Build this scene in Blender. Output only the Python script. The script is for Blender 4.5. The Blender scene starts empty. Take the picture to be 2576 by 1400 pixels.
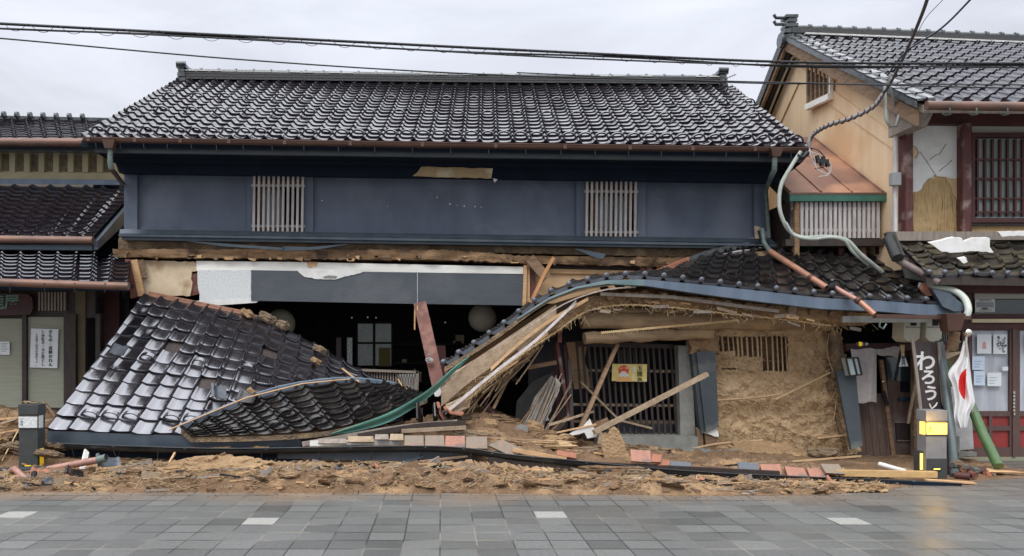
import bpy, math, random
from mathutils import Vector, Matrix, noise
random.seed(7)
C = bpy.context.scene.collection
# ------------------------------------------------------------------ camera, sky, sun, exposure
F, U0, V0, H = 2078.0, 1110.0, 880.0, 1.6          # focal length in units of a 2576 wide picture, depth vanishing point, eye height
cam = bpy.data.cameras.new('camera'); co = bpy.data.objects.new('camera', cam); C.objects.link(co)
co.location = (0, 0, H); co.rotation_euler = (math.pi/2, 0, 0)
cam.sensor_fit = 'HORIZONTAL'; cam.sensor_width = 36; cam.lens = 36*F/2576
cam.shift_x = (1288-U0)/2576; cam.shift_y = (V0-700)/2576
cam.clip_start = .1; cam.clip_end = 2000
bpy.context.scene.camera = co
W = bpy.data.worlds.new('World'); bpy.context.scene.world = W; W.use_nodes = True
SUN_EL, SUN_AZ = math.radians(52), math.radians(200)
def build_world():
    nt = W.node_tree; N = nt.nodes; L = nt.links; N.clear()
    out = N.new('ShaderNodeOutputWorld'); bg = N.new('ShaderNodeBackground'); bg.inputs[1].default_value = .1
    sky = N.new('ShaderNodeTexSky'); sky.sky_type = 'NISHITA'; sky.sun_disc = False
    sky.sun_elevation = SUN_EL; sky.sun_rotation = SUN_AZ; sky.dust_density = 3
    tc = N.new('ShaderNodeTexCoord'); sp = N.new('ShaderNodeSeparateXYZ'); L.new(tc.outputs['Generated'], sp.inputs[0])
    mp = N.new('ShaderNodeMapping'); mp.inputs['Scale'].default_value = (1.3, 1.3, 4.5); L.new(tc.outputs['Generated'], mp.inputs[0])
    nz = N.new('ShaderNodeTexNoise'); nz.inputs['Scale'].default_value = 1.7; nz.inputs['Detail'].default_value = 6; nz.inputs['Roughness'].default_value = .55
    nz.inputs['Distortion'].default_value = .5
    L.new(mp.outputs[0], nz.inputs[0])
    rz = N.new('ShaderNodeValToRGB'); e = rz.color_ramp.elements      # overcast sky brighter towards the zenith
    e[0].position = 0; e[0].color = (7.6, 7.85, 8.3, 1); e[1].position = 1; e[1].color = (30, 30.5, 32, 1)
    m = rz.color_ramp.elements.new(.38); m.color = (9.0, 9.35, 10.5, 1)
    m = rz.color_ramp.elements.new(.62); m.color = (20, 20.5, 21.5, 1)
    L.new(sp.outputs[2], rz.inputs[0])
    rn = N.new('ShaderNodeMapRange'); rn.inputs[1].default_value = .3; rn.inputs[2].default_value = .7; rn.inputs[3].default_value = .76; rn.inputs[4].default_value = 1.15
    L.new(nz.outputs[0], rn.inputs[0])
    mul = N.new('ShaderNodeMix'); mul.data_type = 'RGBA'; mul.blend_type = 'MULTIPLY'; mul.inputs[0].default_value = 1
    L.new(rz.outputs[0], mul.inputs[6]); L.new(rn.outputs[0], mul.inputs[7])
    mx = N.new('ShaderNodeMix'); mx.data_type = 'RGBA'; mx.inputs[0].default_value = .93
    L.new(sky.outputs[0], mx.inputs[6]); L.new(mul.outputs[2], mx.inputs[7])
    L.new(mx.outputs[2], bg.inputs[0]); L.new(bg.outputs[0], out.inputs[0])
build_world()
sl = bpy.data.lights.new('sun', 'SUN'); so = bpy.data.objects.new('sun', sl); C.objects.link(so)
sl.energy = 1.4; sl.angle = math.radians(25); sl.color = (1, .97, .92)
so.rotation_euler = (math.radians(90)-SUN_EL, 0, math.radians(-20))
vs = bpy.context.scene.view_settings
vs.view_transform = 'Standard'; vs.look = 'None'; vs.exposure = 0.0; vs.gamma = 1
# ------------------------------------------------------------------ helpers
def P(u, v, Y): return Vector(((u-U0)*Y/F, Y, H-(v-V0)*Y/F))
def G(u, v):
    Y = H*F/(v-V0); return Vector(((u-U0)*Y/F, Y, 0))
def col(r, g, b, k=1.0):
    f = lambda c: ((c/255+.055)/1.055)**2.4 if c > 10 else c/255/12.92
    return tuple(min(.95, f(c)*k) for c in (r, g, b))
MATS = {}
def mat(name, c, rough=.6, c2=None, scale=3., lo=.35, hi=.65, bump=0., bscale=None, stretch=(1, 1, 1), metal=0., coat=0., spec=.5, emit=None, estr=0., sss=0, detail=8, rvar=0., c3=None, s3=1., ior=None, tint=None):
    if name in MATS: return MATS[name]
    m = bpy.data.materials.new(name); m.use_nodes = True; N = m.node_tree.nodes; L = m.node_tree.links
    b = N['Principled BSDF']; b.inputs['Base Color'].default_value = (*c, 1); b.inputs['Roughness'].default_value = rough
    b.inputs['Metallic'].default_value = metal; b.inputs['Specular IOR Level'].default_value = spec
    if ior: b.inputs['IOR'].default_value = ior
    if tint: b.inputs['Specular Tint'].default_value = (*tint, 1)
    if coat: b.inputs['Coat Weight'].default_value = coat; b.inputs['Coat Roughness'].default_value = .08
    if emit: b.inputs['Emission Color'].default_value = (*emit, 1); b.inputs['Emission Strength'].default_value = estr
    tc = N.new('ShaderNodeTexCoord'); mp = N.new('ShaderNodeMapping'); mp.inputs['Scale'].default_value = stretch
    L.new(tc.outputs['Object'], mp.inputs[0])
    if c2:
        n = N.new('ShaderNodeTexNoise'); n.inputs['Scale'].default_value = scale; n.inputs['Detail'].default_value = detail; n.inputs['Roughness'].default_value = .62
        L.new(mp.outputs[0], n.inputs[0])
        r = N.new('ShaderNodeMapRange'); r.inputs[1].default_value = lo; r.inputs[2].default_value = hi; L.new(n.outputs[0], r.inputs[0])
        x = N.new('ShaderNodeMix'); x.data_type = 'RGBA'; L.new(r.outputs[0], x.inputs[0])
        x.inputs[6].default_value = (*c, 1); x.inputs[7].default_value = (*c2, 1); src = x.outputs[2]
        if c3:
            n3 = N.new('ShaderNodeTexNoise'); n3.inputs['Scale'].default_value = s3; n3.inputs['Detail'].default_value = 5; L.new(tc.outputs['Object'], n3.inputs[0])
            r3 = N.new('ShaderNodeMapRange'); r3.inputs[1].default_value = .52; r3.inputs[2].default_value = .66; L.new(n3.outputs[0], r3.inputs[0])
            x3 = N.new('ShaderNodeMix'); x3.data_type = 'RGBA'; L.new(r3.outputs[0], x3.inputs[0]); L.new(src, x3.inputs[6]); x3.inputs[7].default_value = (*c3, 1); src = x3.outputs[2]
        L.new(src, b.inputs['Base Color'])
        if rvar:
            rr = N.new('ShaderNodeMapRange'); rr.inputs[1].default_value = lo; rr.inputs[2].default_value = hi
            rr.inputs[3].default_value = rough; rr.inputs[4].default_value = rough+rvar; L.new(n.outputs[0], rr.inputs[0]); L.new(rr.outputs[0], b.inputs['Roughness'])
    if bump:
        n2 = N.new('ShaderNodeTexNoise'); n2.inputs['Scale'].default_value = bscale or scale*4; n2.inputs['Detail'].default_value = 6
        L.new(mp.outputs[0], n2.inputs[0])
        bp = N.new('ShaderNodeBump'); bp.inputs['Strength'].default_value = min(1, bump*1.0); bp.inputs['Distance'].default_value = .02 if bump < .9 else .045
        L.new(n2.outputs[0], bp.inputs['Height']); L.new(bp.outputs[0], b.inputs['Normal'])
    MATS[name] = m; return m
def setp(o, label=None, cat=None, group=None, kind=None):
    if label and not kind: kind = 'thing'
    if label: o['label'] = label
    if cat: o['category'] = cat
    if group: o['group'] = group
    if kind: o['kind'] = kind
    return o
ORG = {}
def root(name, loc, label, cat, group=None):
    o = bpy.data.objects.new(name, None); C.objects.link(o); o.location = loc; o.empty_display_size = .2
    ORG[o] = Vector(loc); return setp(o, label, cat, group)
class MB:
    def __init__(s): s.v = []; s.f = []; s.mi = []; s.sm = []
    def add(s, vs_, fs, m=0, smooth=False):
        n = len(s.v); s.v += [tuple(x) for x in vs_]
        for f in fs: s.f.append(tuple(n+i for i in f)); s.mi.append(m); s.sm.append(smooth)
        return s
    def box(s, lo, hi, m=0):
        x0, y0, z0 = lo; x1, y1, z1 = hi
        return s.hexa([(x0, y0, z0), (x1, y0, z0), (x1, y1, z0), (x0, y1, z0), (x0, y0, z1), (x1, y0, z1), (x1, y1, z1), (x0, y1, z1)], m)
    def hexa(s, p, m=0):
        return s.add(p, [(0, 3, 2, 1), (4, 5, 6, 7), (0, 1, 5, 4), (1, 2, 6, 5), (2, 3, 7, 6), (3, 0, 4, 7)], m)
    def prism(s, pts, d, m=0):
        """front outline (3D points) extruded by vector d"""
        n = len(pts); d = Vector(d); a = [Vector(p) for p in pts]
        s.add(a+[p+d for p in a], [tuple(range(n)), tuple(range(2*n-1, n-1, -1))]+[(i, n+i, n+(i+1) % n, (i+1) % n) for i in range(n)], m); return s
    def slab(s, uv, Y, t=.03, m=0):
        return s.prism([P(u, v, Y) for u, v in uv], (0, t, 0), m)
    def rect(s, u0, v0, u1, v1, Y, t=.03, m=0): return s.slab([(u0, v0), (u1, v0), (u1, v1), (u0, v1)], Y, t, m)
    def bar(s, a, b, w, t=None, up=(0, 0, 1), m=0, tw=0.):
        a = Vector(a); b = Vector(b); t = t or w; d = (b-a).normalized(); up = Vector(up)
        x = d.cross(up)
        if x.length < 1e-3: x = d.cross(Vector((0, 1, 0)))
        x.normalize(); y = x.cross(d).normalized()
        if tw:
            q = Matrix.Rotation(tw, 3, d); x = q @ x; y = q @ y
        p = []
        for c in (a, b):
            for i, j in ((-1, -1), (1, -1), (1, 1), (-1, 1)): p.append(c+x*(i*w/2)+y*(j*t/2))
        return s.add(p, [(0, 1, 2, 3), (7, 6, 5, 4), (0, 4, 5, 1), (1, 5, 6, 2), (2, 6, 7, 3), (3, 7, 4, 0)], m)
    def tube(s, pts, r, seg=8, m=0, cap=True, smooth=True, open_=False):
        pts = [Vector(p) for p in pts]; n = len(pts); rs = r if isinstance(r, (list, tuple)) else [r]*n
        vs_ = []; px = None
        for i, p in enumerate(pts):
            d = (pts[min(i+1, n-1)]-pts[max(i-1, 0)]).normalized()
            if px is None:
                px = d.cross(Vector((0, 0, 1)))
                if px.length < .05: px = d.cross(Vector((0, 1, 0)))
            px = (px-d*px.dot(d)).normalized(); y = d.cross(px)
            for k in range(seg):
                a = 2*math.pi*k/seg; vs_.append(p+(px*math.cos(a)+y*math.sin(a))*rs[i])
        fs = [(i*seg+k, i*seg+(k+1) % seg, (i+1)*seg+(k+1) % seg, (i+1)*seg+k) for i in range(n-1) for k in range(seg)]
        s.add(vs_, fs, m, smooth)
        if cap: s.add(vs_[:seg], [tuple(range(seg-1, -1, -1))], m); s.add(vs_[-seg:], [tuple(range(seg))], m)
        return s
    def grid(s, fn, nu, nv, m=0, smooth=True, flip=False):
        vs_ = [fn(i/nu, j/nv) for j in range(nv+1) for i in range(nu+1)]; w = nu+1
        fs = [(j*w+i, j*w+i+1, (j+1)*w+i+1, (j+1)*w+i) for j in range(nv) for i in range(nu)]
        if flip: fs = [f[::-1] for f in fs]
        return s.add(vs_, fs, m, smooth)
    def lathe(s, c, prof, seg=20, m=0, axis=None):
        c = Vector(c); vs_ = []
        for r, z in prof:
            for k in range(seg):
                a = 2*math.pi*k/seg
                p = Vector((r*math.cos(a), r*math.sin(a), z))
                if axis == 'Y': p = Vector((p.x, p.z, p.y))
                vs_.append(c+p)
        n = len(prof)
        return s.add(vs_, [(i*seg+k, i*seg+(k+1) % seg, (i+1)*seg+(k+1) % seg, (i+1)*seg+k) for i in range(n-1) for k in range(seg)], m, True)
    def build(s, name, mt, parent=None, label=None, cat=None, group=None, kind=None, mod=None):
        me = bpy.data.meshes.new(name)
        if parent is None or True:
            if parent is None:
                xs = [v[0] for v in s.v]; ys = [v[1] for v in s.v]; zs = [v[2] for v in s.v]
                o_ = Vector(((min(xs)+max(xs))/2, (min(ys)+max(ys))/2, min(zs)))
                if kind in ('structure', 'stuff'): o_ = Vector((0, 0, 0))
            else: o_ = ORG[parent]
        me.from_pydata([(v[0]-o_.x, v[1]-o_.y, v[2]-o_.z) for v in s.v], [], s.f)
        for k in (mt if isinstance(mt, (list, tuple)) else [mt]): me.materials.append(k)
        me.polygons.foreach_set('material_index', s.mi); me.polygons.foreach_set('use_smooth', s.sm)
        me.update()
        o = bpy.data.objects.new(name, me); C.objects.link(o); ORG[o] = o_
        if parent is None: o.location = o_
        else: o.parent = parent
        setp(o, label, cat, group, kind)
        if mod == 'bevel':
            b = o.modifiers.new('bevel', 'BEVEL'); b.width = .006; b.segments = 2; b.limit_method = 'ANGLE'
        return o
def jag(pts, amp, step, seed=0):
    """roughen a closed outline in pixel space"""
    rnd = random.Random(seed); out = []
    n = len(pts)
    for i in range(n):
        a = pts[i]; b = pts[(i+1) % n]; L_ = math.hypot(b[0]-a[0], b[1]-a[1]); k = max(1, int(L_/step)) if len(a) < 3 or a[2] else 1
        for j in range(k):
            t = j/k; x = a[0]+(b[0]-a[0])*t; y = a[1]+(b[1]-a[1])*t
            if j: x += rnd.uniform(-amp, amp); y += rnd.uniform(-amp, amp)
            out.append((x, y))
    return out
def lerp(a, b, t): return a+(b-a)*t
def poly_at(pts, s, smooth=True):
    n = len(pts)-1; x = max(0., min(.999999, s))*n; i = int(x); t = x-i
    p1, p2 = pts[i], pts[i+1]
    if not smooth or n < 2: return p1.lerp(p2, t) if isinstance(p1, Vector) else p1+(p2-p1)*t
    p0 = pts[i-1] if i else p1*2-p2; p3 = pts[i+2] if i+2 <= n else p2*2-p1
    return (p1*2+(p2-p0)*t+(p0*2-p1*5+p2*4-p3)*t*t+(p1*3-p0-p2*3+p3)*t*t*t)*.5
def arc_param(pts, N_=200):
    q = [poly_at(pts, i/N_) for i in range(N_+1)]; L_ = [0]
    for i in range(N_): L_.append(L_[-1]+(q[i+1]-q[i]).length)
    def f(s):
        t = s*L_[-1]
        for i in range(N_):
            if L_[i+1] >= t: return (i+(t-L_[i])/max(1e-9, L_[i+1]-L_[i]))/N_
        return 1.
    return f, L_[-1]
def line3(lst): return [P(*q) for q in lst]
KP = [0, .06, .12, .2, .32, .5, .68, .82, .93, 1.0]
def tprof(x, A=1.):
    crest = math.exp(-((x-.10)/.105)**2)+math.exp(-((x-1.10)/.105)**2)
    return A*(.042*crest+.012*(2*x-1.1)**2)
def tile_roof(name, mt, eave, top, nc, nr, parent=None, gmin=0, lift=.028, jit=.003, knobs=False, guards=(), missing=(), A=1., sag=0., arc=True, skew=0., droop=.02, seed=1, hide=None, **kw):
    rnd = random.Random(seed); mb = MB()
    fa = arc_param(eave)[0] if arc else (lambda s: s)
    S_c = {}
    def S(i, t):
        s = i/nc; key = round(s, 6)
        if key not in S_c:
            a = fa(max(0, min(1, s))); S_c[key] = (poly_at(eave, a), poly_at(top, a))
        e, tp = S_c[key]; p = e.lerp(tp, t)
        if sag: p = p+Vector((0, 0, -sag*math.sin(math.pi*max(0, min(1, t)))))
        return p
    def frame(i, t):
        a = S(min(nc, i+.5), t)-S(max(0, i-.5), t); b = S(i, min(1, t+.05))-S(i, max(0, t-.05))
        n = a.cross(b).normalized()
        if n.z < 0: n = -n
        return n, b.normalized(), a.normalized()
    for r in range(nr):
        t0 = r/nr; t1 = min(1.0, (r+1.12)/nr)
        for c in range(nc):
            if (c, r) in missing: continue
            if hide and hide(S(c+.5, t0)): continue
            n, up, ac = frame(c+.5, t0+.5/nr)
            j0 = rnd.uniform(-jit, jit)*1.5; j1 = rnd.uniform(-jit, jit); ju = rnd.uniform(-jit, jit)*2
            tl = rnd.uniform(-jit, jit)*1.5
            front = []; lip = []; mid = []; back = []
            for x in KP:
                h = tprof(x, A); l0 = lift+j0+tl*(x-.5)
                p0 = S(c+x, t0)-up*ju; p1 = S(c+x, t1)
                if x == KP[0]: l0 -= .004
                front.append(p0+n*(h+l0)); lip.append(p0+n*(h+l0-.024)-up*.001)
                mid.append(p0.lerp(p1, .12)+n*(h+l0+.0005)); back.append(p1+n*(h*.96+.002+j1*.3))
            K = len(KP)
            if r == 0 and droop:
                lip = [q-n*droop for q in lip]
            rows = front+mid+back
            fs = [(k, k+1, K+k+1, K+k) for k in range(K-1)]+[(K+k, K+k+1, 2*K+k+1, 2*K+k) for k in range(K-1)]
            mb.add(rows, fs, 0, True)
            mb.add(lip+front, [(k, k+1, K+k+1, K+k) for k in range(K-1)], 1 if knobs and r == 0 else 0, True)
            mb.add([lip[0], front[0], mid[0], back[0], lip[0]+up*.1], [(0, 4, 3, 2, 1)], 0)
            mb.add([lip[-1], front[-1], mid[-1], back[-1], lip[-1]+up*.1], [(1, 2, 3, 4, 0)], 0)
            if r == 0 and knobs:
                q = S(c+.10, t0)+n*(lift+.03)-up*.012; rr = .038
                pr = [(0, -.022), (rr*.7, -.020), (rr, -.008), (rr, .03)]
                vs_ = []
                for ra, z in pr:
                    for k in range(10):
                        a = 2*math.pi*k/10; vs_.append(q+ac*(ra*math.cos(a))+n*(ra*math.sin(a))+up*z)
                mb.add(vs_, [(i*10+k, i*10+(k+1) % 10, (i+1)*10+(k+1) % 10, (i+1)*10+k) for i in range(3) for k in range(10)], 1, True)
            for gr, md, of in guards:
                if r == gr and (c % md) == of and c >= gmin:
                    vs_ = []
                    for k in range(11):
                        a = math.pi*k/10
                        p = S(c+.58-.40*math.cos(a), t0)+n*(lift+.01+.075*math.sin(a))
                        p = p+up*(.035+.02*math.sin(a))
                        rad = (ac*-math.cos(a)+n*math.sin(a))
                        for w_, z in ((-.012, -.02), (.010, -.02), (.010, .03), (-.012, .03)): vs_.append(p+rad*w_+up*z)
                    mb.add(vs_, [(i*4+k, i*4+(k+1) % 4, (i+1)*4+(k+1) % 4, (i+1)*4+k) for i in range(10) for k in range(4)], 0, False)
    o = mb.build(name, [mt, M_knob], parent, **kw)
    return o, S
def deck(name, mt, eave, top, parent, th=.06, n=40, off=.012, **kw):
    mb = MB()
    fa = arc_param(eave)[0]
    def g(o_):
        def fn(s, t):
            a = fa(s); return poly_at(eave, a).lerp(poly_at(top, a), t)-Vector((0, 0, o_))
        return fn
    mb.grid(g(off), n, 2, smooth=False); mb.grid(g(off+th), n, 2, smooth=False, flip=True)
    A_, B_ = g(off), g(off+th)
    for t, fl in ((0, False), (1, True)):
        mb.add([B_(i/n, t) for i in range(n+1)]+[A_(i/n, t) for i in range(n+1)], [((i, i+1, n+2+i, n+1+i) if not fl else (i, n+1+i, n+2+i, i+1)) for i in range(n)])
    for s in (0, 1):
        mb.add([B_(s, 0), B_(s, 1), A_(s, 1), A_(s, 0)], [(0, 1, 2, 3)])
    return mb.build(name, mt, parent, **kw)
def gridslab(mb, top, bot, Y, t, nu, nv, amp=.0, sc=4., m=0, seed=0, edge=.0, smooth=True, hole=None):
    """noisy front sheet between two pixel polylines, closed with a back and rims; Y may be a function of s"""
    tp = [Vector((a, b, 0)) for a, b in top]; bt = [Vector((a, b, 0)) for a, b in bot]
    yf = Y if callable(Y) else (lambda s: Y)
    def fn(s, w):
        a = poly_at(tp, s, False); b = poly_at(bt, s, False); q = a.lerp(b, w); y = yf(s)
        if edge:
            q = q+Vector((noise.noise(Vector((q.x*.11, q.y*.11, seed)))*edge, noise.noise(Vector((q.x*.11, q.y*.11, seed+9)))*edge, 0))
        p = P(q.x, q.y, y)
        if amp: p.y -= amp*(noise.fractal(Vector((p.x*sc, p.z*sc, seed)), .9, 2.1, 5)+.3)
        return p
    vs_ = [fn(i/nu, j/nv) for j in range(nv+1) for i in range(nu+1)]; w = nu+1
    fs = []
    for j in range(nv):
        for i in range(nu):
            if hole and hole((vs_[j*w+i]+vs_[(j+1)*w+i+1])*.5): continue
            fs.append((j*w+i, (j+1)*w+i, (j+1)*w+i+1, j*w+i+1))
    mb.add(vs_, fs, m, smooth)
    D = Vector((0, t, 0))
    def rim(idx):
        a = [vs_[k] for k in idx]; n = len(a)
        mb.add(a+[q+D for q in a], [(k, k+1, n+k+1, n+k) for k in range(n-1)], m)
    rim([i for i in range(w)]); rim([nv*w+i for i in range(w)][::-1]); rim([j*w for j in range(nv+1)][::-1]); rim([j*w+nu for j in range(nv+1)])
    if not hole: mb.add([vs_[i]+D for i in range(w)]+[vs_[nv*w+i]+D for i in range(w)], [(i, i+1, w+i+1, w+i) for i in range(nu)], m)
    return mb
def text(name, body, loc, size, mt, parent=None, align='CENTER', rot=0., ext=.002, shear=0., sx=1., space=1., bold=0.):
    cu = bpy.data.curves.new(name, 'FONT'); cu.body = body; cu.size = size; cu.align_x = align; cu.align_y = 'TOP'; cu.extrude = ext
    cu.space_line = space; cu.shear = shear; cu.offset = bold; cu.resolution_u = 3
    o = bpy.data.objects.new(name+'_curve', cu); C.objects.link(o)
    dg = bpy.context.evaluated_depsgraph_get(); me = bpy.data.meshes.new_from_object(o.evaluated_get(dg))
    bpy.data.objects.remove(o)
    M = Matrix.Translation(Vector(loc)) @ Matrix.Rotation(rot, 4, 'Y') @ Matrix.Rotation(math.pi/2, 4, 'X') @ Matrix.Scale(sx, 4, (1, 0, 0))
    org = ORG[parent] if parent else Vector(loc)
    me.transform(Matrix.Translation(-org) @ M); me.materials.clear(); me.materials.append(mt); me.name = name
    for p in me.polygons: p.material_index = 0
    t = bpy.data.objects.new(name, me); C.objects.link(t); ORG[t] = org
    if parent: t.parent = parent
    else: t.location = org
    return t
# ------------------------------------------------------------------ materials
M_knob = mat('eave_tile_face', (.085, .098, .125), .35, (.05, .055, .07), 9, bump=.1, ior=1.8)
M_tile = mat('glazed_tile', (.010, .008, .011), .09, (.020, .015, .018), 9, bump=.05, bscale=7, rvar=.08, ior=1.6, tint=(.80, .84, 1.))
M_tileold = mat('weathered_tile', (.013, .011, .011), .16, (.045, .037, .03), 3.2, .5, .8, ior=1.7, bump=.15, bscale=30, rvar=.3)
M_tilebroken = mat('glossy_fallen_tile', (.020, .017, .020), .20, (.07, .055, .04), 2.6, .66, .82, ior=3.0, bump=.04, bscale=12, rvar=.25, tint=(.93, .94, 1.))
M_tilegrey = mat('grey_tile_edge', (.10, .115, .14), .3, (.05, .055, .065), 12, coat=.2, bump=.2)
M_clay = mat('orange_clay', (.42, .165, .095), .8, (.27, .12, .08), 9, bump=.4)
M_ridge = mat('ridge_tile', (.09, .105, .11), .3, (.03, .032, .034), 10, coat=.3, bump=.2)
M_ridgeD = mat('ridge_layers', (.022, .022, .024), .35, (.045, .045, .045), 20, stretch=(1, 1, 8), bump=.4)
M_white = mat('white_mortar', (.72, .72, .70), .8, (.5, .49, .46), 8, bump=.3)
M_plaster = mat('white_plaster', (.80, .80, .79), .75, (.66, .65, .61), 5, bump=.25, bscale=14)
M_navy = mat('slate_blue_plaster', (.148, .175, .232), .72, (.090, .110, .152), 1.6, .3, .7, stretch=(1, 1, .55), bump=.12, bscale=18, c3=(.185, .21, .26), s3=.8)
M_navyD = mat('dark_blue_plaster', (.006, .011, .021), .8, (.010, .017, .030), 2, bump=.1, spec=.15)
M_metalblue = mat('blue_grey_sheet', (.055, .075, .10), .32, (.09, .11, .13), 3, metal=.35, bump=.08, bscale=5)
M_bluesteel = mat('pale_blue_sheet', (.15, .19, .25), .35, (.10, .135, .18), 2.5, metal=.3, stretch=(2, 1, .3), bump=.08)
M_green = mat('verdigris_sheet', (.12, .30, .24), .35, (.07, .19, .16), 3, metal=.2, stretch=(.6, 1, 3), bump=.1)
M_copper = mat('brown_gutter', (.085, .045, .035), .4, (.13, .07, .05), 4, metal=.4, stretch=(.3, 1, 1))
M_copperB = mat('copper_gutter', (.22, .12, .085), .5, (.13, .08, .065), 5, metal=.4, stretch=(.5, 1, 1))
M_copperroof = mat('copper_roof', (.32, .18, .13), .55, (.22, .125, .095), 1.6, metal=.25, bump=.1, c3=(.50, .27, .17), s3=1.1)
M_pinkpipe = mat('pink_copper_pipe', (.50, .27, .21), .45, (.34, .19, .16), 9, metal=.35)
M_orangepipe = mat('orange_copper_pipe', (.50, .24, .15), .45, (.32, .18, .13), 7, metal=.4)
M_verdi = mat('green_downpipe', (.19, .25, .23), .5, (.10, .12, .11), 7, metal=.2)
M_hook = mat('steel_hook', (.12, .12, .13), .4, metal=.7)
M_wood = mat('old_wood', (.30, .19, .11), .75, (.16, .10, .06), 3, stretch=(1.2, 1.2, 7), bump=.4, bscale=12)
M_woodH = mat('brown_beam_wood', (.20, .115, .060), .8, (.34, .21, .11), 2.4, stretch=(1.1, 3, 5), bump=.8, bscale=12, c3=(.09, .055, .032), s3=3.)
M_woodL = mat('fresh_wood', (.66, .42, .22), .7, (.50, .30, .15), 3, stretch=(1.3, 1.3, 6), bump=.2)
M_woodG = mat('grey_wood', (.34, .29, .25), .8, (.22, .18, .15), 4, stretch=(5, 2, .7), bump=.3)
M_woodP = mat('pale_weathered_slat', (.60, .56, .55), .75, (.42, .38, .36), 6, stretch=(4, 4, .6), bump=.2)
M_board = mat('white_board', (.90, .89, .84), .7, (.76, .74, .68), 2, stretch=(.8, 1, 6), bump=.15)
M_plank = mat('tan_plank', (.42, .32, .22), .75, (.28, .20, .13), 4, stretch=(3, 3, 3), bump=.35)
M_ply = mat('plywood', (.74, .50, .28), .6, (.62, .40, .21), 1.5, stretch=(.7, 1, 3))
M_red = mat('red_brown_paint', (.19, .062, .045), .6, (.12, .045, .034), 4, stretch=(3, 3, .8), bump=.2, c3=(.24, .11, .08), s3=5)
M_dred = mat('dark_red_brown', (.085, .022, .018), .6, (.050, .014, .013), 4, stretch=(1, 1, 1), bump=.2)
M_post = mat('worn_red_post', (.13, .040, .034), .65, (.075, .028, .026), 5, stretch=(4, 4, .7), bump=.2, c3=(.30, .22, .20), s3=4)
M_mud = mat('mud', (.40, .265, .145), .95, (.27, .17, .09), 4, .3, .7, bump=1., bscale=26, c3=(.52, .36, .20), s3=2.2)
M_mudD = mat('reddish_mud', (.255, .155, .085), .95, (.13, .08, .045), 5, .3, .7, bump=1., bscale=30, c3=(.38, .245, .135), s3=2.)
M_mudG = mat('grey_brown_mud', (.25, .18, .115), .95, (.17, .12, .08), 5, bump=1., bscale=25, c3=(.36, .25, .15), s3=3)
M_straw = mat('straw', (.72, .55, .32), .8, (.42, .28, .14), 3)
M_bamboo = mat('bamboo_cane', (.56, .40, .23), .6, (.42, .28, .15), 6, bump=.2)
M_black = mat('near_black', (.008, .008, .011), .8)
M_dark = mat('dark_interior', (.014, .016, .024), .8, (.035, .030, .032), 1.8)  # near-black tone puts the shade of the rooms into the colour
M_darkwood = mat('dark_wood', (.050, .034, .028), .6, (.028, .02, .018), 5, stretch=(3, 3, .8), bump=.2)
M_darkplate = mat('dark_slate_board', (.042, .055, .066), .55, (.060, .075, .088), 3, bump=.2, c3=(.14, .15, .14), s3=2.4)
M_paint = mat('dark_blackboard_paint', (.060, .071, .086), .6, (.082, .094, .108), 1.6, .3, .7, stretch=(1, 1, 3), bump=.15, bscale=10, c3=(.10, .112, .125), s3=1.3)
M_ochre = mat('ochre_wall', (.86, .66, .43), .85, (.74, .54, .34), 1.5, .35, .7, stretch=(3, 3, .3), bump=.15, bscale=10, c3=(.70, .46, .26), s3=.7)
M_beige = mat('beige_wall', (.66, .58, .38), .8, (.56, .49, .31), 3, bump=.1)
M_beigeD = mat('beige_slot', (.34, .28, .18), .85, (.15, .12, .08), 6, bump=.1)
M_shoji = mat('grey_green_panel', (.33, .34, .27), .7, (.28, .285, .225), 2, stretch=(1, 1, 12))
M_cream = mat('cream_plaster', (.74, .62, .44), .85, (.60, .47, .31), 3.5, bump=.2, c3=(.40, .27, .16), s3=2.4)
M_conc = mat('concrete', (.28, .28, .26), .85, (.20, .20, .185), 6, bump=.3, bscale=30)
M_concD = mat('dark_concrete', (.14, .14, .13), .85, (.10, .10, .095), 6, bump=.3)
M_cloth = mat('grey_linen', (.46, .43, .42), .9, (.38, .35, .34), 20, bump=.2, bscale=90)
M_flag = mat('white_flag_cloth', (.78, .77, .77), .8, bump=.1, bscale=30)
M_flagred = mat('flag_red', (.62, .015, .015), .8)
M_pipegrey = mat('grey_green_cable', (.44, .47, .43), .5, (.30, .33, .29), 6)
M_cable = mat('black_cable', (.012, .013, .016), .5)
M_rope = mat('twisted_grey_cable', (.09, .085, .09), .6, (.05, .048, .05), 20)
M_brass = mat('brass_ball', (.85, .82, .72), .12, metal=1.)
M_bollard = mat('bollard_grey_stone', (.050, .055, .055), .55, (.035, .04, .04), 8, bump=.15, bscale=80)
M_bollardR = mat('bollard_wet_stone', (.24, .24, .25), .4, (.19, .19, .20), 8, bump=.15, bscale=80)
M_amber = mat('amber_reflector', (.80, .55, .03), .3, emit=(1, .62, .02), estr=.35)  # faint emission makes the reflectors look bright without a lamp
M_ivory = mat('ivory_plastic', (.60, .57, .46), .5, (.52, .49, .39), 3)
M_paper = mat('paper', (.74, .78, .80), .7, (.70, .73, .76), 3)
M_ink = mat('ink', (.02, .02, .022), .7)
M_inkg = mat('grey_ink', (.22, .24, .24), .7)
M_glassdark = mat('dark_glass', (.03, .045, .055), .08, (.045, .06, .07), 1.5, spec=.8)
M_curtain = mat('curtain_behind_glass', (.40, .42, .46), .35, (.54, .57, .62), 2.4, .4, .6, stretch=(3, 1, .5), spec=.6)
M_greenbam = mat('green_bamboo', (.065, .135, .045), .4, (.10, .17, .07), 5)
M_wallmud = mat('wall_mud', (.70, .51, .31), .95, (.46, .32, .185), 5, .3, .7, bump=1., bscale=24, c3=(.68, .50, .31), s3=2.5)
M_lantern = mat('paper_lantern', (.42, .38, .30), .8)
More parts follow.
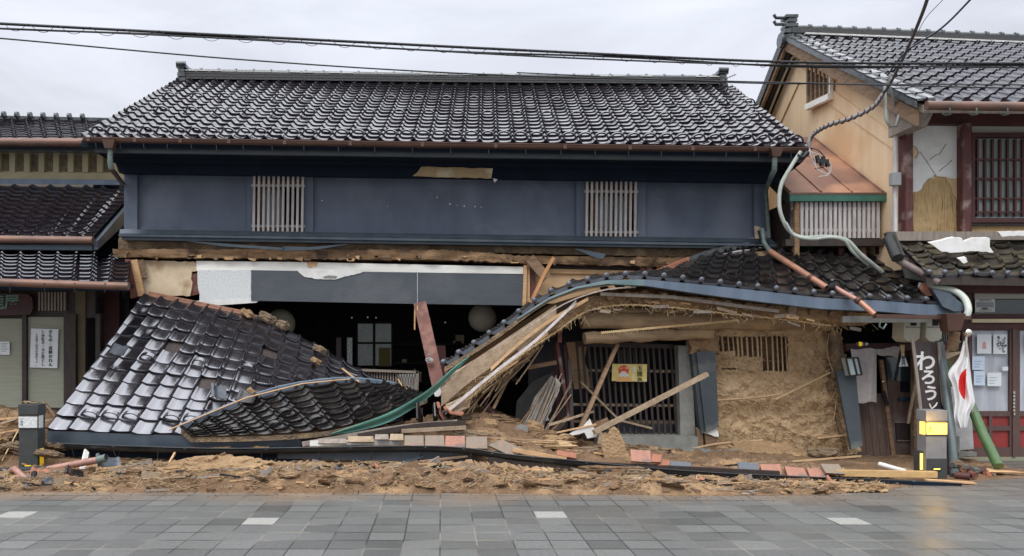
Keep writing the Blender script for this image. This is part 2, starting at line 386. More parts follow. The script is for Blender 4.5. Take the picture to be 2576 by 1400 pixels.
M_signwood = mat('sign_board_wood', (.075, .055, .052), .5, (.045, .034, .034), 5, stretch=(6, 3, .5), bump=.2)
M_bamtip = mat('lath_sticks', (.30, .20, .11), .8, (.42, .29, .17), 4, stretch=(1, 1, 1))
# ------------------------------------------------------------------ ground
def ground():
    m = bpy.data.materials.new('slate_pavers'); m.use_nodes = True; N = m.node_tree.nodes; L = m.node_tree.links; b = N['Principled BSDF']
    tc = N.new('ShaderNodeTexCoord')
    def math_(op, a, b_=None, c_=None):
        n = N.new('ShaderNodeMath'); n.operation = op
        for i, q in enumerate((a, b_, c_)):
            if q is None: continue
            if isinstance(q, (int, float)): n.inputs[i].default_value = q
            else: L.new(q, n.inputs[i])
        return n.outputs[0]
    sp = N.new('ShaderNodeSeparateXYZ'); L.new(tc.outputs['Object'], sp.inputs[0])
    S_ = .304
    gx = math_('DIVIDE', math_('ADD', sp.outputs[0], 40*S_+.01), S_); gy = math_('DIVIDE', math_('ADD', sp.outputs[1], .062), S_)
    ix = math_('FLOOR', gx); iy = math_('FLOOR', gy); fx = math_('FRACT', gx); fy = math_('FRACT', gy)
    cb = N.new('ShaderNodeCombineXYZ'); L.new(ix, cb.inputs[0]); L.new(iy, cb.inputs[1])
    wn = N.new('ShaderNodeTexWhiteNoise'); wn.noise_dimensions = '2D'; L.new(cb.outputs[0], wn.inputs['Vector'])
    ramp = N.new('ShaderNodeValToRGB'); e = ramp.color_ramp.elements
    e[0].color = (.090, .094, .092, 1); e[0].position = 0; e[1].color = (.150, .154, .149, 1); e[1].position = 1
    for p, c in ((.10, (.110, .114, .112, 1)), (.3, (.122, .126, .123, 1)), (.8, (.134, .138, .134, 1))):
        q = e.new(p); q.color = c
    L.new(wn.outputs[0], ramp.inputs[0])
    nz = N.new('ShaderNodeTexNoise'); nz.inputs['Scale'].default_value = 30; nz.inputs['Detail'].default_value = 8; nz.inputs['Roughness'].default_value = .7
    L.new(tc.outputs['Object'], nz.inputs[0])
    mr = N.new('ShaderNodeMapRange'); mr.inputs[1].default_value = .3; mr.inputs[2].default_value = .7; mr.inputs[3].default_value = .78; mr.inputs[4].default_value = 1.2; L.new(nz.outputs[0], mr.inputs[0])
    mu = N.new('ShaderNodeMix'); mu.data_type = 'RGBA'; mu.blend_type = 'MULTIPLY'; mu.inputs[0].default_value = 1; L.new(ramp.outputs[0], mu.inputs[6]); L.new(mr.outputs[0], mu.inputs[7])
    # clay dust washed out of the heap, strongest near it
    nd = N.new('ShaderNodeTexNoise'); nd.inputs['Scale'].default_value = .9; nd.inputs['Detail'].default_value = 7; L.new(tc.outputs['Object'], nd.inputs[0])
    dist = N.new('ShaderNodeMapRange'); dist.inputs[1].default_value = 8.1; dist.inputs[2].default_value = 9.5; dist.inputs[3].default_value = -.28; dist.inputs[4].default_value = .62
    L.new(sp.outputs[1], dist.inputs[0])
    xr = N.new('ShaderNodeMapRange'); xr.inputs[1].default_value = 4.2; xr.inputs[2].default_value = 5.5; xr.inputs[3].default_value = 1.; xr.inputs[4].default_value = .25; L.new(sp.outputs[0], xr.inputs[0])
    dd = math_('MULTIPLY', math_('MAXIMUM', math_('ADD', dist.outputs[0], math_('MULTIPLY', math_('SUBTRACT', nd.outputs[0], .5), 1.1)), 0.), xr.outputs[0])
    md = N.new('ShaderNodeMix'); md.data_type = 'RGBA'; L.new(math_('MINIMUM', dd, .85), md.inputs[0]); L.new(mu.outputs[2], md.inputs[6]); md.inputs[7].default_value = (.30, .19, .11, 1)
    # joints
    ex = math_('MINIMUM', fx, math_('SUBTRACT', 1., fx)); ey = math_('MINIMUM', fy, math_('SUBTRACT', 1., fy))
    jx = math_('LESS_THAN', ex, .020); jy = math_('LESS_THAN', ey, .040); j = math_('MAXIMUM', jx, jy)
    nj = N.new('ShaderNodeTexNoise'); nj.inputs['Scale'].default_value = 1.1; L.new(tc.outputs['Object'], nj.inputs[0])
    rj = N.new('ShaderNodeValToRGB'); e = rj.color_ramp.elements; e[0].position = .46; e[0].color = (.028, .030, .030, 1); e[1].position = .62; e[1].color = (.24, .22, .185, 1); L.new(nj.outputs[0], rj.inputs[0])
    mj = N.new('ShaderNodeMix'); mj.data_type = 'RGBA'; L.new(math_('MULTIPLY', j, .9), mj.inputs[0]); L.new(md.outputs[2], mj.inputs[6]); L.new(rj.outputs[0], mj.inputs[7])
    L.new(mj.outputs[2], b.inputs['Base Color'])
    nr = N.new('ShaderNodeTexNoise'); nr.inputs['Scale'].default_value = .8; nr.inputs['Detail'].default_value = 5; L.new(tc.outputs['Object'], nr.inputs[0])
    rr = N.new('ShaderNodeMapRange'); rr.inputs[1].default_value = .35; rr.inputs[2].default_value = .65; rr.inputs[3].default_value = .28; rr.inputs[4].default_value = .5; L.new(nr.outputs[0], rr.inputs[0])
    L.new(math_('ADD', rr.outputs[0], math_('MULTIPLY', wn.outputs[0], .1)), b.inputs['Roughness'])
    bp = N.new('ShaderNodeBump'); bp.inputs['Strength'].default_value = .45; bp.inputs['Distance'].default_value = .004
    L.new(math_('SUBTRACT', math_('MULTIPLY', nz.outputs[0], .8), j), bp.inputs['Height']); L.new(bp.outputs[0], b.inputs['Normal'])
    g = MB(); g.add([(-300, -60, 0), (300, -60, 0), (300, 500, 0), (-300, 500, 0)], [(0, 1, 2, 3)]); g.build('ground', m, kind='structure')
    Mw = mat('pale_granite', (.36, .36, .335), .5, (.29, .29, .27), 30, bump=.1)
    for (a, b_) in ((-14, 25), (-6, 25), (3, 25), (12, 25)):
        x = -.01+a*S_; y = -.062+b_*S_+(.304 if a in (-14, 3) else 0)
        q = MB(); q.box((x+.006, y+.006, -.02), (x+S_-.006, y+S_-.006, .004))
        q.build('paving_slab', Mw, None, {-14: 'pale granite slab among dark pavers at the left edge of the street', -6: 'pale granite slab among dark pavers, left of the street middle', 3: 'pale granite slab among dark pavers, right of the street middle', 12: 'pale granite slab among dark pavers in front of the right lit bollard'}[a], 'paving slab', 'pale marker slabs in the dark paving')
    s = MB()
    for x0, x1 in ((-2.45, -1.2), (-.9, .3), (1.6, 5.2)):
        s.box((x0, -.062+26*S_-.0035, -.01), (x1, -.062+26*S_+.0035, .0025))
    s.build('pavement_line', mat('pale_joint', (.24, .24, .22), .7, (.15, .155, .15), 5), kind='structure')
ground()
# ------------------------------------------------------------------ neighbour on the left
def neighbour_left():
    R = root('townhouse', (-6.6, 12.6, 0), 'beige and dark wood townhouse with tiled pent roofs left of the collapse', 'building')
    def roofpair(ev, tp, nc, nr, seed, m=M_tile, sub='roof', **kw):
        o, S = tile_roof(sub, m, line3(ev), line3(tp), nc, nr, R, seed=seed, **kw)
        deck('roof_deck', M_navyD, line3(ev), line3(tp), R, n=6, th=.08, off=.02)
        return o
    # upper roof, far back
    roofpair([(-420, 352, 14.2), (300, 352, 14.2)], [(-420, 292, 17.), (285, 306, 17.)], 19, 12, 3)
    mb = MB(); mb.slab([(-420, 282), (275, 297), (275, 312), (-420, 302)], 16.8, .3); mb.build('ridge', M_ridge, R)
    mb = MB()
    for k in range(9): mb.tube([P(-60+k*33, 284+k*.9+3, 16.78), P(-53+k*33, 284+k*.9+3, 16.78)], .07, 8)
    mb.build('ridge_tiles', M_ridge, R)
    mb = MB(); mb.tube([P(-420, 356, 14.1), P(300, 360, 14.1)], .075, 8); mb.build('gutter', M_copperB, R)
    mb = MB(); mb.slab([(-420, 362), (300, 368), (300, 382), (-420, 372)], 14.3, .2); mb.build('eave_board', M_metalblue, R)
    # beige wall with slots
    w = MB(); w.slab([(-420, 372), (322, 378), (322, 455), (-420, 449)], 15., .2)
    w.slab([(-420, 372), (322, 378), (322, 388), (-420, 380)], 14.94, .06); w.slab([(-420, 430), (322, 436), (322, 455), (-420, 449)], 14.94, .06)
    u = -50
    while u < 320:
        y0 = 380+(u+50)*.008; w.slab([(u, y0), (u+14, y0), (u+14, 434), (u, 434)], 14.92, .08); u += 36.7
    w.build('wall', M_beige, R)
    s = MB(); s.slab([(-60, 381), (322, 386), (322, 434), (-60, 430)], 14.995, .01); s.build('slot_backing', M_beigeD, R)
    s = MB(); s.slab([(-420, 447), (322, 453), (322, 466), (-420, 460)], 14.7, .3); s.build('flashing', M_bluesteel, R)
    # second roof: eave to x=232, right hip going back
    roofpair([(-420, 598, 12.4), (235, 600, 12.4)], [(-420, 462, 14.75), (350, 474, 14.75)], 17, 12, 4, sub='roof')
    mb = MB(); mb.tube([P(-420, 601, 12.28), P(-100, 602, 12.28), P(234, 606, 12.28)], .062, 8); mb.build('gutter', M_copperB, R)
    mb = MB(); mb.slab([(-420, 608), (232, 612), (232, 630), (-420, 624)], 12.4, .1)
    mb.prism([P(236, 606, 12.4), P(236, 629, 12.4), P(352, 522, 14.6), P(352, 476, 14.6)], (.06, 0, 0)); mb.build('verge_board', M_metalblue, R)
    mb = MB(); mb.slab([(-420, 625), (330, 625), (330, 700), (-420, 700)], 13.4, .2); mb.build('upper_wall', M_navyD, R)
    # third roof
    roofpair([(-420, 705, 11.5), (322, 716, 11.5)], [(-420, 638, 13.3), (330, 640, 13.3)], 16, 8, 5)
    mb = MB(); mb.tube([P(-420, 704, 11.4), P(0, 711, 11.4), P(324, 721, 11.4)], .055, 8)
    mb.build('gutter', M_copperB, R)
    mb = MB()
    for u in (25, 112, 188, 264): mb.bar(P(u, 712, 11.34), P(u, 736, 11.42), .012)
    mb.build('gutter_hooks', M_hook, R)
    # ground floor front
    Y = 12.6
    w = MB(); w.slab([(234, 470), (305, 470), (312, 660), (234, 660)], 14.9, .1); w.build('rear_wall', M_navyD, R)
    w = MB(); w.rect(-420, 722, 240, 800, Y+.05, .1); w.rect(-420, 1026, 250, 1100, Y, .15); w.build('lintel', M_darkwood, R)
    w = MB()
    for u0, u1 in ((55, 66), (160, 182), (182, 190), (240, 252)): w.rect(u0, 790, u1, 1040, Y-.06, .12)
    w.build('post', M_darkwood, R)
    w = MB(); w.rect(262, 728, 300, 1040, Y+.5, .1); w.build('inner_post', M_dred, R)
    w = MB(); w.rect(190, 728, 214, 1040, Y+.02, .05); w.build('olive_post', mat('olive_wood', (.13, .10, .055), .7, (.09, .07, .04), 4), R)
    w = MB(); w.rect(-420, 800, -60, 1028, Y+.02, .03); w.rect(-55, 802, 55, 1028, Y, .03); w.build('sliding_panel', M_shoji, R)
    w = MB(); w.rect(66, 798, 160, 1026, Y, .03); w.build('sliding_panel', M_shoji, R)
    w = MB()
    for k in range(9): w.rect(96+k*8, 735, 100+k*8, 782, Y-.02, .04)
    w.build('lattice_vent', M_woodG, R)
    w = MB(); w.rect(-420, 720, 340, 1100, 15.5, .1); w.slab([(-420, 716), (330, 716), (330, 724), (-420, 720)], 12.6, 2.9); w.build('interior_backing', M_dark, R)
    # sign board
    s = root('shop_sign', P(20, 795, 12.5), 'dark red curved shop sign with green characters under the left eave', 'sign')
    b = MB(); b.slab([(-60, 736), (70, 740), (80, 750), (83, 775), (76, 792), (-60, 796)], 12.5, .04); b.build('board', mat('sign_red', (.06, .012, .012), .5, (.035, .01, .01), 6), s)
    text('lettering', '屋', P(30, 743, 12.495), .24, mat('green_letter', (.13, .26, .21), .5), s, bold=.004)
    text('lettering', '鹿', P(-9, 743, 12.495), .24, MATS['green_letter'], s, bold=.004)
    n = root('paper_notice', P(110, 926, 12.55), 'large white handwritten paper notice on the left sliding panel', 'notice')
    b = MB(); b.prism([P(78, 827, 12.56), P(147, 829, 12.56), P(144, 927, 12.56), P(75, 925, 12.56)], (0, .004, 0)); b.build('sheet', M_paper, n)
    text('writing', '\n'.join('きもの・花嫁のれん'), P(127, 831, 12.555), .062, M_ink, n, space=1.0, bold=.0012)
    text('writing', '\n'.join('しみ抜き・カビ落とし'), P(108, 831, 12.555), .055, M_ink, n, space=1.0, bold=.0008)
    text('writing', '\n'.join('※見積り相談は無料です。'), P(92, 839, 12.555), .042, M_inkg, n, space=1.0)
    n = root('small_notice', P(12, 893, 12.55), 'small white printed sheet on the far left panel', 'notice')
    b = MB(); b.rect(0, 860, 24, 893, 12.56, .004); b.build('sheet', M_paper, n)
    b = MB()
    for k in range(6): b.rect(3, 864+k*4, 21-(k % 3)*3, 865+k*4, 12.555, .004)
    b.build('writing', M_inkg, n)
neighbour_left()
# ------------------------------------------------------------------ the old merchant house
HOUSE = root('machiya_house', (0, 13, 0), 'old two-storey merchant house with dark blue upper wall and collapsed ground floor', 'building')
YW = 13.0
def house():
    R = HOUSE
    ev = line3([(205, 350, 11.9), (1100, 361, 11.9), (2034, 374, 11.9)]); tp = line3([(452, 203, 16.7), (1130, 212, 16.62), (1836, 216, 16.7)])
    guards = ((1, 1, 0), (7, 2, 0), (12, 2, 1))
    tile_roof('roof', M_tile, ev, tp, 44, 20, R, guards=guards, seed=11, jit=.004, A=1.15, droop=.025)
    deck('roof_deck', M_navyD, ev, tp, R, n=10, th=.1, off=.02)
    mb = MB()      # rear slope so the house is closed from behind
    a, b = P(452, 203, 16.7), P(1836, 216, 16.7); d = Vector((0, 4.5, -2.3))
    mb.prism([a, b, b+d, a+d], (0, 0, -.12)); mb.build('rear_roof', M_tile, R)
    # ridge: layered base, white joint, capping tiles, end tiles
    r = MB()
    q = [P(466, 178, 16.7), P(1128, 189, 16.6), P(1808, 195, 16.7)]; q2 = [P(466, 206, 16.7), P(1128, 214, 16.6), P(1820, 219, 16.7)]
    for i in range(6):
        t0 = .22+i*.13; off = .012*(i % 2)+.02*i*.3
        for k in range(24):
            s0 = k/24; s1 = (k+1)/24
            A_, B_ = poly_at(q, s0), poly_at(q2, s0); C_, D_ = poly_at(q, s1), poly_at(q2, s1)
            pts = [A_.lerp(B_, t0), C_.lerp(D_, t0), C_.lerp(D_, t0+.125), A_.lerp(B_, t0+.125)]
            r.prism([p-Vector((0, .14+off, 0)) for p in pts], (0, .3+2*off, 0))
    r.build('ridge_layers', M_ridgeD, R)
    r = MB()
    for k in range(40):
        if noise.noise(Vector((k*.4, 3, 0))) < .05 and k < 38 and k > 2: continue
        s0, s1 = k/40+.002, (k+1)/40-.003
        A_, B_ = poly_at(q, s0).lerp(poly_at(q2, s0), .19), poly_at(q, s1).lerp(poly_at(q2, s1), .19)
        r = MB(); r.bar(A_-Vector((0, .15, 0)), B_-Vector((0, .15, 0)), .02, .018); r.build('ridge_mortar', M_white, R)
    r = MB()
    for k in range(30):
        s0, s1 = k/30, (k+1)/30
        A_, B_ = poly_at(q, s0)+Vector((0, -.02, -.055)), poly_at(q, s1)+Vector((0, -.02, -.055))
        r.tube([A_, A_.lerp(B_, .9)], .085, 12); r.tube([A_.lerp(B_, .9), B_], .105, 12)
    r.build('ridge_caps', M_ridge, R)
    for u, vv in ((463, 172), (1812, 187)):
        e = MB()
        sx = -1 if u < 1000 else 1
        p = P(u, vv, 16.7)
        for dz, w, h in ((.02, .2, .07), (-.08, .12, .06), (-.15, .15, .08), (-.25, .18, .06)):
            e.box((p.x-w/2, p.y-.2, p.z+dz-h), (p.x+w/2, p.y+.2, p.z+dz))
        e.box((p.x-.05, p.y-.16, p.z-.4), (p.x+.05, p.y+.16, p.z-.02))
        for sy in (-.2, .2): e.tube([(p.x-.09, p.y+sy, p.z+.02), (p.x+.09, p.y+sy, p.z+.02)], .05, 10)
        e.build('ridge_end_tile', M_ridge, R)
    # gutter with hooks, leader heads, downpipes
    g = MB(); gl = [P(212, 352, 11.82), P(700, 360, 11.82), P(1400, 371, 11.82), P(2034, 379, 11.82)]
    N_ = 60; seg = 8; vs_ = []
    for i in range(N_+1):
        p = poly_at(gl, i/N_)
        for k in range(seg+1):
            a = math.pi*(1+k/seg); vs_.append((p.x, p.y+.055*math.cos(a), p.z+.02+.06*math.sin(a)))
    g.add(vs_, [(i*9+k, i*9+k+1, (i+1)*9+k+1, (i+1)*9+k) for i in range(N_) for k in range(seg)], 0, True)
    for i in range(0, N_+1, 5):
        p = poly_at(gl, min(1, i/N_+.01)); g.bar((p.x-.025, p.y-.06, p.z-.005), (p.x+.025, p.y-.06, p.z-.005), .01, .055)
    g.bar(gl[0]+Vector((0, -.058, .02)), gl[-1]+Vector((0, -.058, .024)), .012, .012)
    g.build('gutter', M_copper, R)
    for k in range(23):
        p = poly_at(gl, .02+k*.0435); h = MB()
        h.tube([p+Vector((0, 0, -.035)), p+Vector((.0, .01, -.10)), p+Vector((.01, .03, -.125)), p+Vector((.015, .06, -.09))], .006, 5); h.build('gutter_hook', M_hook, R)
    for nm, u, v, pts, mm in (('leader_head', 278, 364, [(278, 374, 11.8), (277, 410, 11.8), (280, 425, 11.85), (308, 462, 12.9)], 0), ('leader_head', 1949, 384, [(1949, 394, 11.8), (1948, 428, 11.8), (1940, 445, 12.), (1926, 480, 12.75), (1934, 600, 12.75)], 1)):
        p = P(u, v, 11.8); h = MB(); h.hexa([(p.x-.055, p.y-.07, p.z-.07), (p.x+.055, p.y-.07, p.z-.07), (p.x+.055, p.y+.05, p.z-.07), (p.x-.055, p.y+.05, p.z-.07), (p.x-.09, p.y-.09, p.z+.05), (p.x+.09, p.y-.09, p.z+.05), (p.x+.09, p.y+.06, p.z+.05), (p.x-.09, p.y+.06, p.z+.05)])
        h.build(nm, M_copper, R)
        h = MB(); h.tube([P(*q_) for q_ in pts[:3]], .038, 10); h.build('downpipe', M_verdi, R)
        h = MB(); h.tube([P(*q_) for q_ in pts[2:]], .034, 10); h.build('downpipe', M_copper if mm == 0 else M_verdi, R)
    # eave: fascia then stepped plaster soffit
    def band(name, m, a, b, Y0, Y1):   # (uL,vL,uR,vR) front-top line to back-bottom line
        w = MB(); p = [P(a[0], a[1], Y0), P(a[2], a[3], Y0), P(b[2], b[3], Y1), P(b[0], b[1], Y1)]
        w.prism(p, (0, .05, .08)); return w.build(name, m, R)
    fa = MB(); fa.slab([(232, 362), (2026, 388), (2020, 408), (240, 384)], 11.96, .05); fa.build('fascia', mat('fascia_paint', (.035, .045, .055), .5, (.05, .06, .065), 3), R)
    so_ = MB()
    prof = [(11.98, 384, 408, 240, 2020), (12.45, 400, 419, 272, 1990), (12.47, 410, 429, 285, 1975), (12.60, 409, 428, 290, 1970), (12.62, 436, 461, 300, 1958), (12.96, 440, 464, 312, 1950)]
    pl = [(P(q_[3], q_[1], q_[0]), P(q_[4], q_[2], q_[0])) for q_ in prof]
    for i in range(len(pl)-1):
        so_.add([pl[i][0], pl[i][1], pl[i+1][1], pl[i+1][0]], [(0, 1, 2, 3)])
    back = [(p[0]+Vector((0, .2, .1)), p[1]+Vector((0, .2, .1))) for p in (pl[0], pl[-1])]
    so_.add([pl[-1][0], pl[-1][1], back[1][1], back[1][0]], [(0, 1, 2, 3)])
    for k in (0, 1): so_.add([p[k] for p in pl]+[back[1][k]], [tuple(range(len(pl)+1)) if k else tuple(range(len(pl), -1, -1))])
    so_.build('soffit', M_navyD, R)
    ex = MB(); ex.prism([P(*q_, 12.585) for q_ in jag([(1060, 420), (1240, 424), (1236, 449), (1110, 446), (1038, 443), (1050, 434)], 1.2, 14, 4)], (0, .03, 0)); ex.build('bare_plaster', mat('bare_earth_render', (.52, .38, .21), .9, (.40, .28, .15), 3, bump=.3, c3=(.66, .55, .38), s3=3), R)
    ex = MB(); ex.prism([P(1240, 449, 12.6), P(1252, 452, 12.6), P(1244, 460, 12.6)], (0, .02, 0)); ex.build('plaster_scrap', M_plaster, R)
    # upper wall with two window openings
    w = MB()
    L_ = lambda u: 437+(u-318)*25/1607; B_ = lambda u: 590+(u-303)*22/1637
    def piece(u0, u1, Y, t=.12, top=0, bot=0): w.slab([(u0, L_(u0)-6+top), (u1, L_(u1)-6+top), (u1, B_(u1)+bot), (u0, B_(u0)+bot)], Y, t)
    piece(312, 345, YW-.10, .3); piece(345, 622, YW); piece(622, 637, YW-.07, .2); piece(765, 788, YW-.07, .2); piece(788, 1450, YW); piece(1450, 1474, YW-.07, .2); piece(1602, 1624, YW-.07, .2); piece(1624, 1898, YW); piece(1898, 1927, YW-.10, .3)
    for u0, u1 in ((345, 622), (788, 1450), (1624, 1898)):   # raised skirting of the panels
        w.slab([(u0, B_(u0)-22), (u1, B_(u1)-22), (u1, B_(u1)), (u0, B_(u0))], YW-.025, .05)
    w.slab([(318, 418), (1925, 440), (1925, 470), (318, 447)], YW+.03, .1)
    w.build('upper_wall', M_navy, R)
    g = MB(); a = P(312, 430, YW+.2); b = P(1930, 455, YW+.2)
    for p in (a, b):
        sx = .12 if p is a else -.12
        g.box((min(p.x, p.x+sx), YW+.2, 3.05), (max(p.x, p.x+sx), 20.5, p.z)); 
        g.prism([(p.x, YW+.2, p.z), (p.x, 16.7, 6.75), (p.x, 20.5, p.z)], (sx, 0, 0))
    g.build('gable_wall', M_cream, R)
    ch = MB(); ch.prism([P(*q_, YW-.055) for q_ in jag([(1880, 600), (1898, 596), (1899, 568), (1914, 572), (1920, 590), (1934, 600), (1930, 609), (1882, 606)], 1.5, 8, 2)], (0, .04, 0)); ch.prism([P(*q_, YW-.11) for q_ in jag([(1898, 568), (1913, 572), (1919, 600), (1899, 604)], 1.5, 8, 2)], (0, .02, 0)); ch.build('bare_plaster', M_cream, R)
    ch = MB()
    rnd = random.Random(3)
    for u, v, s in ((810, 505, 2.2), (762, 520, 1.5), (1100, 497, 2.2), (1132, 514, 2.5), (1168, 519, 2), (1195, 520, 2.4), (1150, 517, 1.3), (975, 520, 1.4), (1210, 522, 1.5), (1245, 455, 3)):
        ch.prism([P(u+s*math.cos(a)*rnd.uniform(.5, 1), v+s*1.2*math.sin(a)*rnd.uniform(.5, 1), YW-.004) for a in [i*1.05 for i in range(6)]], (0, .003, 0))
    ch.build('plaster_nick', M_plaster, R)
    # windows
    for (u0, u1, v0, v1, nb, lab) in ((637, 765, 446, 592, 11, 0), (1474, 1602, 461, 607, 11, 1)):
        fr = MB(); fr.rect(u0, v0-6, u1, v0+18, YW+.06, .06); fr.rect(u0, v1-26, u1, v1, YW+.06, .06); fr.rect(u0, v0, u0+8, v1, YW+.05, .06); fr.rect(u1-8, v0, u1, v1, YW+.05, .06)
        W_ = fr.build('window', M_woodH, R)
        gl = MB(); gl.rect(u0+8, v0+16, u1-8, v1-20, YW+.25, .02); gl.build('pane', M_black, W_)
        sh = MB(); n0 = u0+18; 
        sh.rect(n0, v0+28, n0+7, v1-20, YW+.14, .04); x1 = n0+60 if lab == 0 else n0+95
        sh.rect(x1-8, v0+28, x1, v1-20, YW+.14, .04); sh.rect(n0, v0+26, x1, v0+32, YW+.139, .04)
        if lab: sh.rect((n0+x1)/2-5, v0+28, (n0+x1)/2+5, v1-20, YW+.138, .04)
        sh.build('sash', M_woodH, W_)
        cu = MB(); cu.rect(n0+7, v0+32, x1-8, v1-22, YW+.17, .01)
        for k in range(5): cu.rect(n0+10+k*(x1-n0-20)/5, v0+34, n0+14+k*(x1-n0-20)/5, v1-24, YW+.165, .01)
        cu.build('curtain', mat('blue_white_curtain', (.42, .47, .50), .7, (.30, .35, .38), 5, stretch=(8, 1, .4)), W_)
        for k in range(nb):
            u = u0+3+(u1-u0-6)*k/(nb-1)
            s = MB(); s.bar(P(u, v0-3, YW-.13), P(u-2, v1+(k % 3)*.6, YW-.14), .036, .032, up=(0, 1, 0)); s.build('lattice_bar', M_woodP, W_)
        for v in (v0+22, v1-22):
            s = MB(); s.bar(P(u0-4, v-.5, YW-.09), P(u1+3, v+.5, YW-.09), .05, .035); s.build('lattice_rail', M_woodP, W_)
    # cornice boards
    c = MB(); c.prism([P(302, 577, 12.72), P(1938, 601, 12.72), P(1952, 612, 12.66), P(300, 588, 12.66)], (0, .4, .02))
    c.slab([(298, 589), (1954, 614), (1954, 620), (298, 595)], 12.62, .3); c.slab([(306, 596), (1950, 621), (1950, 627), (306, 604)], 12.7, .25)
    c.build('cornice', M_metalblue, R)
    for pts, nm in (([(470, 607), (560, 613), (716, 624), (712, 630), (560, 620)], 0), ([(712, 620), (780, 622), (880, 614), (800, 628), (712, 632)], 0), ([(1445, 626), (1460, 628), (1525, 640), (1516, 652), (1500, 650)], 1)):
        c = MB(); c.slab(pts, 12.62, .05); c.build('loose_flashing', M_metalblue, R)
    # exposed soil joint and broken beam
    b = MB(); gridslab(b, [(300, 598), (1130, 612), (1900, 622)], [(296, 632), (1130, 634), (1900, 652)], 12.92, .3, 180, 8, .05, 4., edge=2.); b.build('earth_joint', M_mudG, R)
    b = MB(); gridslab(b, [(288, 628), (1130, 630), (1330, 645), (1900, 650)], [(290, 648), (1130, 655), (1330, 664), (1900, 676)], 12.80, .35, 220, 8, .10, 3., edge=3.5, seed=4); b.build('broken_beam', M_woodH, R)
    rnd = random.Random(5)
    for k in range(46):
        u = rnd.uniform(300, 1880); v = 631+(u-300)*.0135+rnd.uniform(0, 14); l = rnd.uniform(6, 26)
        s = MB(); s.prism([P(*q_, 12.755) for q_ in jag([(u, v), (u+l, v+rnd.uniform(-3, 3)), (u+l*.9, v+rnd.uniform(4, 9)), (u+2, v+rnd.uniform(3, 8))], 1, 5, k)], (0, .05, 0))
        s.build('splinter', [M_woodL, M_wood, M_orangepipe][k % 3] if k % 3 < 2 else M_wood, R)
    # white boards, hoarding panel, plaster
    w = MB(); w.slab([(494, 657), (772, 660), (1326, 672), (1326, 690), (770, 682), (494, 682)], 12.84, .04); w.build('white_board', M_board, R)
    w = MB(); w.slab([(772, 659), (800, 660), (795, 672), (788, 670), (783, 674), (774, 672)], 12.83, .02); w.build('splinter', M_woodL, R)
    w = MB(); w.slab([(632, 680), (745, 682), (1050, 686), (1322, 692), (1318, 769), (1048, 765), (632, 757)], 12.78, .05); w.build('sign_panel', M_paint, R)
    w = MB(); w.rect(1049.4, 687, 1050.6, 765, 12.775, .01); w.build('panel_seam', M_white, R)
    w = MB(); w.prism([P(*q_, 12.765) for q_ in jag([(747, 676), (750, 684), (766, 697), (800, 703), (840, 704), (862, 698), (890, 692), (915, 684), (912, 678)], 1., 7, 3)], (0, .012, 0)); w.build('peeled_plaster', M_plaster, R)
    w = MB(); w.prism([P(*q_, 12.76) for q_ in [(812, 697), (826, 693), (848, 695), (846, 701), (816, 701)]], (0, .003, 0)); w.build('plaster_hole', M_conc, R)
    # honeycomb plaster
    w = MB(); w.prism([P(*q_, 12.8) for q_ in jag([(497, 680), (631, 680), (632, 758), (500, 766), (502, 740), (497, 715)], 1.2, 9, 3)], (0, .04, 0)); w.build('textured_plaster', mat('dotted_plaster', (.70, .73, .73), .6, (.60, .63, .63), 45, detail=0, bump=.4, bscale=45), R)
    w = MB(); w.prism([P(*q_, 12.795) for q_ in [(496, 757), (632, 752), (650, 758), (645, 762), (560, 768), (480, 772)]], (0, .02, 0)); w.build('plaster_lip', M_plaster, R)
    w = MB(); w.prism([P(*q_, 12.86) for q_ in jag([(362, 655), (495, 660), (493, 683), (482, 684), (480, 702), (484, 712), (478, 745), (350, 745), (356, 700)], 1.5, 9, 3)], (0, .05, 0)); w.build('cream_plaster', M_cream, R)
    w = MB(); w.slab([(482, 690), (506, 684), (502, 740), (480, 745)], 12.9, .05); w.build('red_jamb', M_red, R)
    w = MB(); w.prism([P(*q_, 12.7) for q_ in jag([(314, 652), (338, 654), (345, 700), (352, 745), (328, 752), (322, 700)], 1.5, 9, 3)], (0, .16, 0)); w.build('corner_post', M_red, R)
    w = MB(); w.bar(P(338, 655, 12.72), P(357, 745, 12.72), .05, .1); w.build('splinter', M_woodL, R); w = MB(); w.bar(P(352, 655, 12.78), P(362, 700, 12.8), .09, .1); w.build('splinter', M_mudG, R)
    # right bay: plywood, beams, jambs
    w = MB(); w.slab([(1332, 684), (1610, 690), (1612, 760), (1332, 765)], 12.95, .03); w.build('plywood_panel', M_ply, R)
    w = MB(); w.slab([(1352, 676), (1610, 682), (1610, 691), (1350, 688)], 12.9, .05); w.build('cross_rail', M_woodL, R)
    w = MB(); w.slab([(1352, 664), (1625, 668), (1625, 680), (1352, 677)], 12.98, .05); w.build('slot', M_darkwood, R)
    w = MB(); w.slab([(1318, 668), (1326, 668), (1324, 770), (1314, 770)], 12.76, .08); w.slab([(1327, 664), (1333, 664), (1333, 770), (1326, 770)], 12.8, .1); w.build('jamb', M_woodL, R)
    w = MB(); w.slab([(1333, 664), (1348, 665), (1346, 745), (1332, 770)], 12.84, .1); w.build('jamb', M_red, R)
    for a, b_ in (((1332, 650), (1376, 702)), ): 
        w = MB(); w.bar(P(*a, 12.7), P(*b_, 12.7), .15, .07, up=(0, 1, 0)); w.build('hanging_plank', M_wood, R)
    w = MB(); w.bar(P(1393, 648, 12.66), P(1368, 692, 12.66), .05, .02, up=(0, 1, 0)); w.bar(P(1368, 692, 12.66), P(1335, 762, 12.66), .05, .02, up=(0, 1, 0)); w.build('hanging_plank', mat('orange_split_wood', (.68, .33, .15), .7, (.52, .25, .11), 4, stretch=(4, 2, 1)), R)
